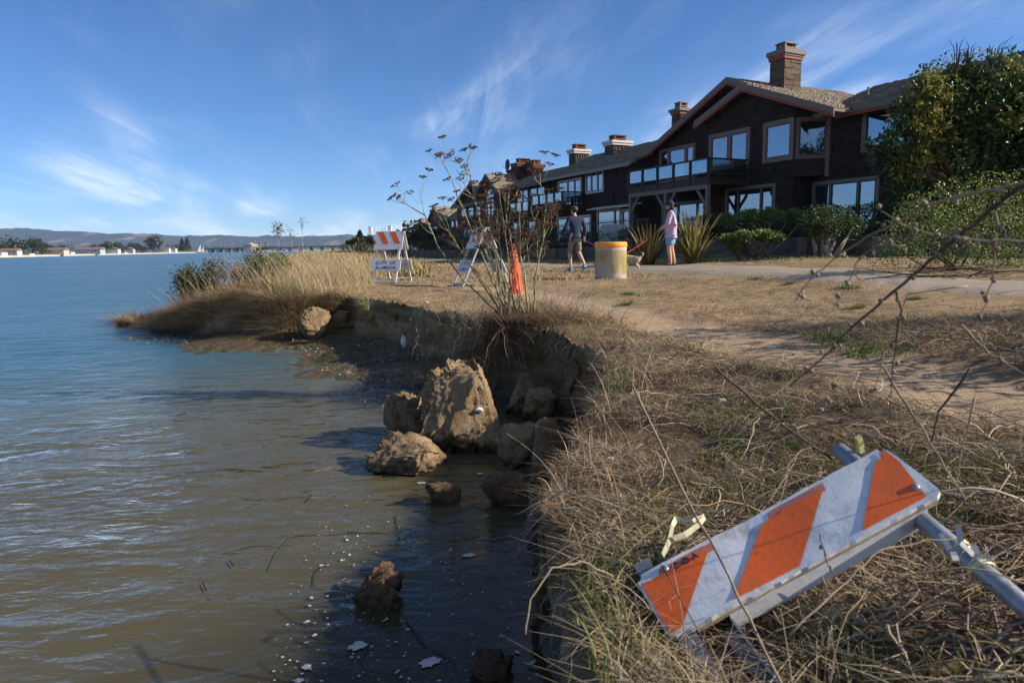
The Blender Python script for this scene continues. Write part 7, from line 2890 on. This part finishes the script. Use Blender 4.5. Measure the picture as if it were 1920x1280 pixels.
def dog():
    p = Vector((2.98, 16.9, gz(2.98, 16.9)))
    root = thing('dog', 'small cream dog with curled tail standing behind the concrete cylinder', 'dog', tuple(p), R(68), frame='local')
    M_fur = plain('cream_fur', (.46, .36, .25), .95, .1, var=.2, nscale=40, bump=.6)
    # local frame faces +y
    V = [(0, -.14, .29, .072, .085), (0, 0, .285, .078, .085), (0, .14, .285, .085, .10), (0, .23, .35, .060, .065), (0, .29, .42, .062, .06), (0, .37, .40, .032, .03), (0, .42, .395, .022, .02)]
    E = [(0, 1), (1, 2), (2, 3), (3, 4), (4, 5), (5, 6)]
    for s in (-1, 1):
        i = len(V)
        V += [(s * .055, -.15, .25, .052), (s * .058, -.10, .17, .036), (s * .058, -.175, .105, .022), (s * .058, -.165, .03, .019), (s * .058, -.14, .014, .018)]
        E += [(0, i), (i, i + 1), (i + 1, i + 2), (i + 2, i + 3), (i + 3, i + 4)]
        i = len(V)
        V += [(s * .06, .15, .22, .042), (s * .06, .135, .13, .026), (s * .06, .15, .03, .020), (s * .06, .175, .014, .018)]
        E += [(2, i), (i, i + 1), (i + 1, i + 2), (i + 2, i + 3)]
        i = len(V)
        V += [(s * .045, .26, .475, .022), (s * .062, .255, .44, .014)]
        E += [(4, i), (i, i + 1)]
    i = len(V)
    V += [(0, -.22, .335, .026), (0, -.27, .385, .022), (.02, -.27, .43, .020), (.03, -.22, .445, .016)]
    E += [(0, i), (i, i + 1), (i + 1, i + 2), (i + 2, i + 3)]
    skin('body', V, E, M_fur, root, 1, 2)
    m = MB()
    m.blob((0, .435, .405), .013, 2)
    m.build('nose', M_black, root, True)
    for s in (-1, 1):
        m = MB()
        m.blob((s * .028, .345, .44), .009, 2)
        m.build('eye', M_black, root, True)
    m = MB()
    m.lathe([(.060, -.012), (.064, 0), (.060, .012)], 16, (0, .245, .365), cap=False)
    m.build('collar', plain('red_collar', (.5, .04, .03), .6), root, True)
    return root


dg_ = dog()


def leash(label, a, b, sag, col, grp):
    m = MB()
    a, b = Vector(a), Vector(b)
    m.tube([a.lerp(b, t) - Vector((0, 0, sag * math.sin(math.pi * t))) for t in np.linspace(0, 1, 12)], .007, 6)
    o = m.build('leash', plain('leash_' + grp, col, .6), None, True)
    V = a
    for v in o.data.vertices:
        v.co -= V
    o.location = V
    tag(o, label, 'leash', 'dog leashes')


cr_, sr_ = math.cos(R(22)), math.sin(R(22))
hand = Vector((MANP.x + .31 * cr_ - .05 * sr_, MANP.y + .31 * sr_ + .05 * cr_, MANP.z + .84))
collar = dg_.location + Vector((math.cos(R(68)) * 0 - math.sin(R(68)) * .25, math.cos(R(68)) * .25, .37))
leash('purple leash running from the man to the dog', hand, collar, .05, (.32, .13, .45), 'purple')
wh = Vector((pw.x - .27, pw.y + .10, pw.z + .95))
leash('red leash running from the woman to the dog', wh, collar, .04, (.70, .05, .03), 'red')


# ================================================================== OTHER THINGS NEAR THE HOUSES
def bin_on_pad(label, u, v):
    p = onG(u, v)
    root = thing('pedestal_bin', label, 'bin', tuple(p), 0, 'dark bins on concrete pads', frame='local')
    m = MB()
    m.box(-.5, .5, -.4, .4, -.05, .16)
    m.build('pad', M_concrete, root)
    m = MB()
    m.lathe([(.24, .16), (.26, .2), (.20, .42), (.17, .62), (.21, .75), (.12, .84), (.02, .87)], 18)
    m.build('body', M_metal_dk, root, True)


bin_on_pad('dark bin on a concrete pad seen behind the orange cone', 983, 487)
bin_on_pad('dark bin on a concrete pad beside the far hedge', 771, 478)

p = atY(1140, 425, 30.5)
root = thing('grill', 'grill under a pale domed cover behind the black fence', 'grill', (p.x, p.y, 1.3), HROT, frame='local_z')
m = MB()
m.prism([(-.75, 0, p.z - .75), (.75, 0, p.z - .75), (.72, 0, p.z - .12), (.45, 0, p.z + .10), (-.45, 0, p.z + .10), (-.72, 0, p.z - .12)], (0, .6, 0))
m.build('cover', plain('pale_grill', (.50, .49, .47), .5, .4, .2, var=.15), root)
m = MB()
m.box(-.5, -.44, .05, .11, 1.25, p.z - .752)
m.build('leg', M_metal_dk, root)
m = MB()
m.box(.44, .5, .05, .11, 1.25, p.z - .752)
m.build('leg', M_metal_dk, root)

# orange netting lying in the far grass
p = onG(655, 489)
root = thing('safety_netting', 'crumpled orange safety netting lying in the far dry grass', 'netting', tuple(p), 0, frame='local')
m = MB()
mo = plain('orange_net', (.80, .14, .04), .6, .3, var=.2)
for i in range(22):
    x = -1.3 + i * .12
    m.tube([(x, .1 * math.sin(i), .02), (x + .05, .12 * math.cos(i * 1.7), .20 + .10 * mnoise.noise(Vector((i * .7, 0, 0)))), (x + .02, .2, .30 + .14 * mnoise.noise(Vector((i * .5, 3, 0))))], .022, 4)
for k in range(5):
    m.tube([(-1.35 + i * .13, .05 + .1 * math.sin(i * .9 + k), .05 + .06 * k + .06 * mnoise.noise(Vector((i * .6, k, 0)))) for i in range(22)], .022, 4)
m.build('net', mo, root)
m = MB()
m.tube([(.25, .1, -.05), (.25, .1, .95)], .03, 6)
m.build('stake', M_timber, root)


# ================================================================== FAR THINGS
def far_tree(label, x, y, z, h, w, n, cols, kind='round', group='far trees', name='far_tree'):
    root = thing(name, label, 'tree', (x, y, z), 0, group, frame='local')
    m = MB()
    m.tube([(0, 0, -.3), (0, 0, h * .55)], [h * .035, h * .02], 6)
    m.build('trunk', M_bark, root)
    if kind == 'conifer':
        t = rng.rand(n)
        r = w * .5 * (1 - t) ** .8 * (.6 + .4 * rng.rand(n))
        a = rng.rand(n) * 6.28
        q = np.column_stack([r * np.cos(a), r * np.sin(a), h * (.15 + .85 * t)])
    else:
        lobes = [(random.gauss(0, w * .22), random.gauss(0, w * .2), h * random.uniform(.45, .8), w * random.uniform(.22, .34)) for _ in range(7)]
        q, _ = lobed_points(lobes, n, .7, seed=int(abs(x)) % 97, gap=-.1)
    leaves('crown', q, h * .13, pick(cols, len(q)), root, up=.1, aspect=.8)


FT = [(.035, .05, .02), (.05, .07, .025), (.03, .04, .018)]
FT2 = [(.06, .07, .03), (.09, .09, .04), (.05, .055, .025)]
for i, (u, v0, d, h, w, kd, lab) in enumerate(((664, 466, 120, 3.0, 2.6, 'round', 'lowest round tree left of the dark conifers beyond the path'), (676, 466, 122, 4.0, 2.8, 'conifer', 'dark conifer beyond the path left of the barricade panel'), (687, 466, 126, 3.6, 3.0, 'round', 'round dark tree merging with the conifer beyond the path'),
                                               (672, 468, 70, 1.1, 1.4, 'round', 'small olive bush by the orange netting'), (788, 470, 95, 4.2, 5.0, 'round', 'leafy green tree at the far end of the house row'), (800, 470, 88, 3.0, 4.0, 'round', 'dark bush before the far end house'), (775, 472, 100, 2.8, 3.4, 'round', 'low dark bush beside the pale far building'))):
    p = atY(u, v0, d)
    far_tree(lab, p.x, p.y, .6, h + (CZ - .6) * 0, w, 900, FT if i != 3 else FT2, kd, 'trees beyond the path')

# pale building with white chimneys past the row
p = atY(742, 466, 210)
root = thing('pale_building', 'far pale building with white chimneys above the striped barricade', 'building', (p.x, p.y, .6), 0, frame='local')
M_cream = plain('cream_wall', (.50, .44, .36), .85, .2, var=.08)
M_fwhite = plain('far_white', (.66, .66, .64), .8, .2, var=.08)
for x0, x1, h, mt in ((-8.5, -1.0, 5.0, M_cream), (-.995, 8.5, 5.6, M_cream)):
    m = MB()
    m.box(x0, x1, 0, 8, 0, h)
    m.build('wall', mt, root)
for x, h, w in ((-8, 7.4, .9), (-6.6, 6.6, .25), (-2.0, 7.6, 1.1), (-4.2, 7.0, .2), (-3.4, 7.1, .2), (2.6, 7.0, .8), (5.2, 7.4, .5), (6.3, 7.4, .5)):
    m = MB()
    m.box(x - w / 2, x + w / 2, 2, 2 + w, 4.9, h)
    m.box(x - w * .6, x + w * .6, 2 - w * .1, 2 + w * 1.1, h, h + .15)
    m.build('chimney', M_fwhite, root)
for i in range(6):
    m = MB()
    m.box(-7.5 + i * 2.6, -6.2 + i * 2.6, -.06, -.003, 2.6, 3.9)
    m.build('window', M_glass, root)


# houses on the far shore
M_fblue = plain('far_blue', (.30, .40, .50), .8, .2, var=.08)
M_fpink = plain('far_pink', (.52, .40, .34), .8, .2, var=.08)
M_fgrey = plain('far_grey', (.42, .43, .44), .8, .2, var=.08)
M_froof = plain('far_roof', (.19, .14, .11), .9, .1, var=.15)


def far_house(label, u, v_top, wpx, mat, hip=False, back=6.0, roofh=.32, gable=False):
    s = shore_at(u)
    s = s + Vector((-.96, .12, 0)) * back
    d = s.y
    k = d / FPX
    w = wpx * k
    zt_ = 1.3 + (463 - .0157 * (u - 960) - v_top) * k
    zb = 1.0
    h = (zt_ - zb) * 1.25
    root = thing('shore_house', label, 'house', (s.x, s.y, zb), 0, 'houses on the far shore', frame='local')
    hw, dp = w / 2, max(4.0, w * .35)
    he = h * (1 - roofh)
    m = MB()
    m.box(-hw, hw, 0, dp, -.4, he)
    m.build('wall', mat, root)
    m = MB()
    e = .04 * w
    if gable:
        m.prism([(-hw - e, -.4, he), (hw + e, -.4, he), (0, -.4, h)], (0, dp + .8, 0))
    else:
        m.prism([(-hw - e, -.5, he), (-hw - e, dp + .5, he), (-hw - e, dp / 2, h)], (2 * hw + 2 * e, 0, 0))
    m.build('roof', M_froof, root)
    n = max(2, int(w / 2.6))
    for i in range(n):
        x = -hw + (i + .5) * w / n
        m = MB()
        m.box(x - .5, x + .5, -.09, -.004, he * .52, he * .85)
        m.build('window', M_glass, root)
        if i % 2 == 0:
            m = MB()
            m.box(x - .45, x + .45, -.09, -.004, he * .06, he * .38)
            m.build('door' if i == 0 else 'window', M_fgrey if i == 0 else M_glass, root)


for a in ((10, 472, 24, M_fwhite, 'small white gabled house at the far left end of the far shore', True), (34, 468, 32, M_fgrey, 'grey two-storey house with brown roof on the far shore', False), (62, 475, 22, M_fwhite, 'low white house between the grey and the pink far houses', True),
          (112, 467, 46, M_fpink, 'long pinkish house with brown roof on the far shore', False), (142, 472, 12, M_fwhite, 'tiny white outbuilding right of the long pinkish house', True), (178, 466, 46, M_fblue, 'long pale blue house on the far shore', False),
          (224, 466, 18, M_fwhite, 'white gabled house right of the long pale blue one', True), (252, 466, 16, M_fblue, 'small blue gabled house on the far shore', True), (238, 472, 14, M_fgrey, 'low grey house between two gabled far houses', False), (316, 465, 20, M_fwhite, 'white flat fronted house with balcony on the far shore', False), (332, 465, 12, M_fwhite, 'white gabled house nearest the sailboat', True)):
    far_house(a[4], a[0], a[1], a[2], a[3], gable=a[5])

for i, (u, v_top, wpx, lab) in enumerate(((5, 463, 22, 'dark tree at the left end of the far shore'), (45, 463, 16, 'low tree behind the grey far house'), (75, 453, 30, 'broad dark tree between grey and pink far houses'), (92, 452, 10, 'slim palm like tree beside the broad dark one'), (108, 453, 32, 'large dark tree above the pinkish far house'),
                                          (136, 460, 16, 'olive tree right of the pinkish far house'), (165, 463, 20, 'low tree behind the long blue house'), (206, 463, 14, 'bush between the blue house and white gable'), (232, 458, 16, 'dark tree behind the white gabled far house'), (250, 457, 20, 'dark tree behind the small blue far house'),
                                          (268, 461, 16, 'bushy tree right of the small blue house'), (285, 459, 12, 'dark tree left of the tallest far tree'), (314, 448, 22, 'tallest domed tree on the far shore'), (348, 460, 10, 'dark tree right of the white far houses'), (365, 452, 9, 'left of two slim far trees by the sailboat'), (374, 450, 9, 'right of two slim far trees by the sailboat'), (296, 462, 14, 'low tree before the tallest domed tree'))):
    s = shore_at(u) + Vector((-.96, .12, 0)) * 18
    k = s.y / FPX
    h = 1.3 + (463 - .0157 * (u - 960) - v_top) * k - 1.2
    far_tree(lab, s.x, s.y, 1.2, h * 1.2, wpx * k * 1.6, 800, FT if i % 3 else FT2, 'conifer' if i in (14, 15) else 'round', 'trees on the far shore')

# sailboat
s = shore_at(378) + Vector((12, -30, 0))
k = s.y / FPX
root = thing('sailboat', 'small sailboat with white sails and red hull off the far shore', 'boat', (s.x, s.y, 0), R(20), frame='local')
m = MB()
L_ = 15 * k
m.prism([(-L_ / 2, -1, .9), (-L_ * .42, -1, 0.05), (L_ * .4, -1, .05), (L_ / 2, -1, 1.0)], (0, 2, 0))
m.build('hull', plain('red_hull', (.40, .05, .04), .5), root)
for x0, x1, h in ((-L_ * .35, L_ * .05, 15 * k), (L_ * .1, L_ * .4, 11 * k)):
    m = MB()
    m.prism([(x0, -.03, 1.6), (x1, -.03, 1.6), (x1 - .1, -.03, h)], (0, .06, 0))
    m.build('sail', M_fwhite, root)
m = MB()
m.tube([(L_ * .07, 0, .9), (L_ * .07, 0, 17 * k)], .12, 6)
m.build('mast', M_fwhite, root)


# bridge with its control tower
def bridge():
    d0 = 1000.0
    root = thing('bridge', 'long low green girder bridge with a concrete control tower', 'bridge', (*atY(470, 466, d0).xy, 0), 0, frame='world')
    mg = plain('bridge_green', (.05, .09, .075), .7, .3, var=.15)
    mc = plain('bridge_concrete', (.40, .36, .30), .9, .2, var=.15)
    k = d0 / FPX

    def X(u):
        return atY(u, 466, d0).x
    m = MB()
    m.box(X(380), X(455), d0, d0 + 12, 4.6, 6.6)
    m.build('deck', mg, root)
    m = MB()
    m.box(X(478), X(730), d0, d0 + 12, 4.8, 6.8)
    m.build('deck', mg, root)
    m = MB()
    m.box(X(458), X(474), d0 - 4, d0 + 16, -1, 11.5)
    m.box(X(456.5), X(475.5), d0 - 5, d0 + 17, 9.6, 11.5)
    m.box(X(462), X(470), d0 - 2, d0 + 10, 11.5, 13)
    tw = m.build('tower', mc, root)
    m = MB()
    m.box(X(474.1), X(478.5), d0 - 3, d0 + 15, -1, 8.2)
    m.build('tower', mc, root)
    # arched leaf right of the tower
    n = 14
    pts = [(X(478.6 + 36 * i / n), d0 + 2, 4.78) for i in range(n + 1)] + [(X(478.6 + 36 * i / n), d0 + 2, 1.2 + 3.3 * math.sin(math.pi * .5 * (i / n))) for i in range(n, -1, -1)]
    m = MB()
    m.prism(pts, (0, 8, 0))
    m.build('arch_girder', mg, root)
    for u in list(np.arange(389, 455, 15.5)) + list(np.arange(520, 730, 20)):
        m = MB()
        m.box(X(u), X(u + (7 if u < 460 else 3)), d0 + 1, d0 + 11, -1, 4.75)
        m.build('pier', mc if u < 460 else mg, root)
    for z in (7.3, 7.9):
        for a, b in ((380, 455), (478, 730)):
            m = MB()
            m.box(X(a), X(b), d0, d0 + .3, z, z + .18)
            m.build('railing', mg, root)
    for u in np.arange(392, 720, 22):
        if 455 < u < 480:
            continue
        m = MB()
        m.tube([(X(u), d0 + 1, 6.5), (X(u), d0 + 1, 14.5)], .16, 5)
        m.build('lamp_post', mc, root)


bridge()
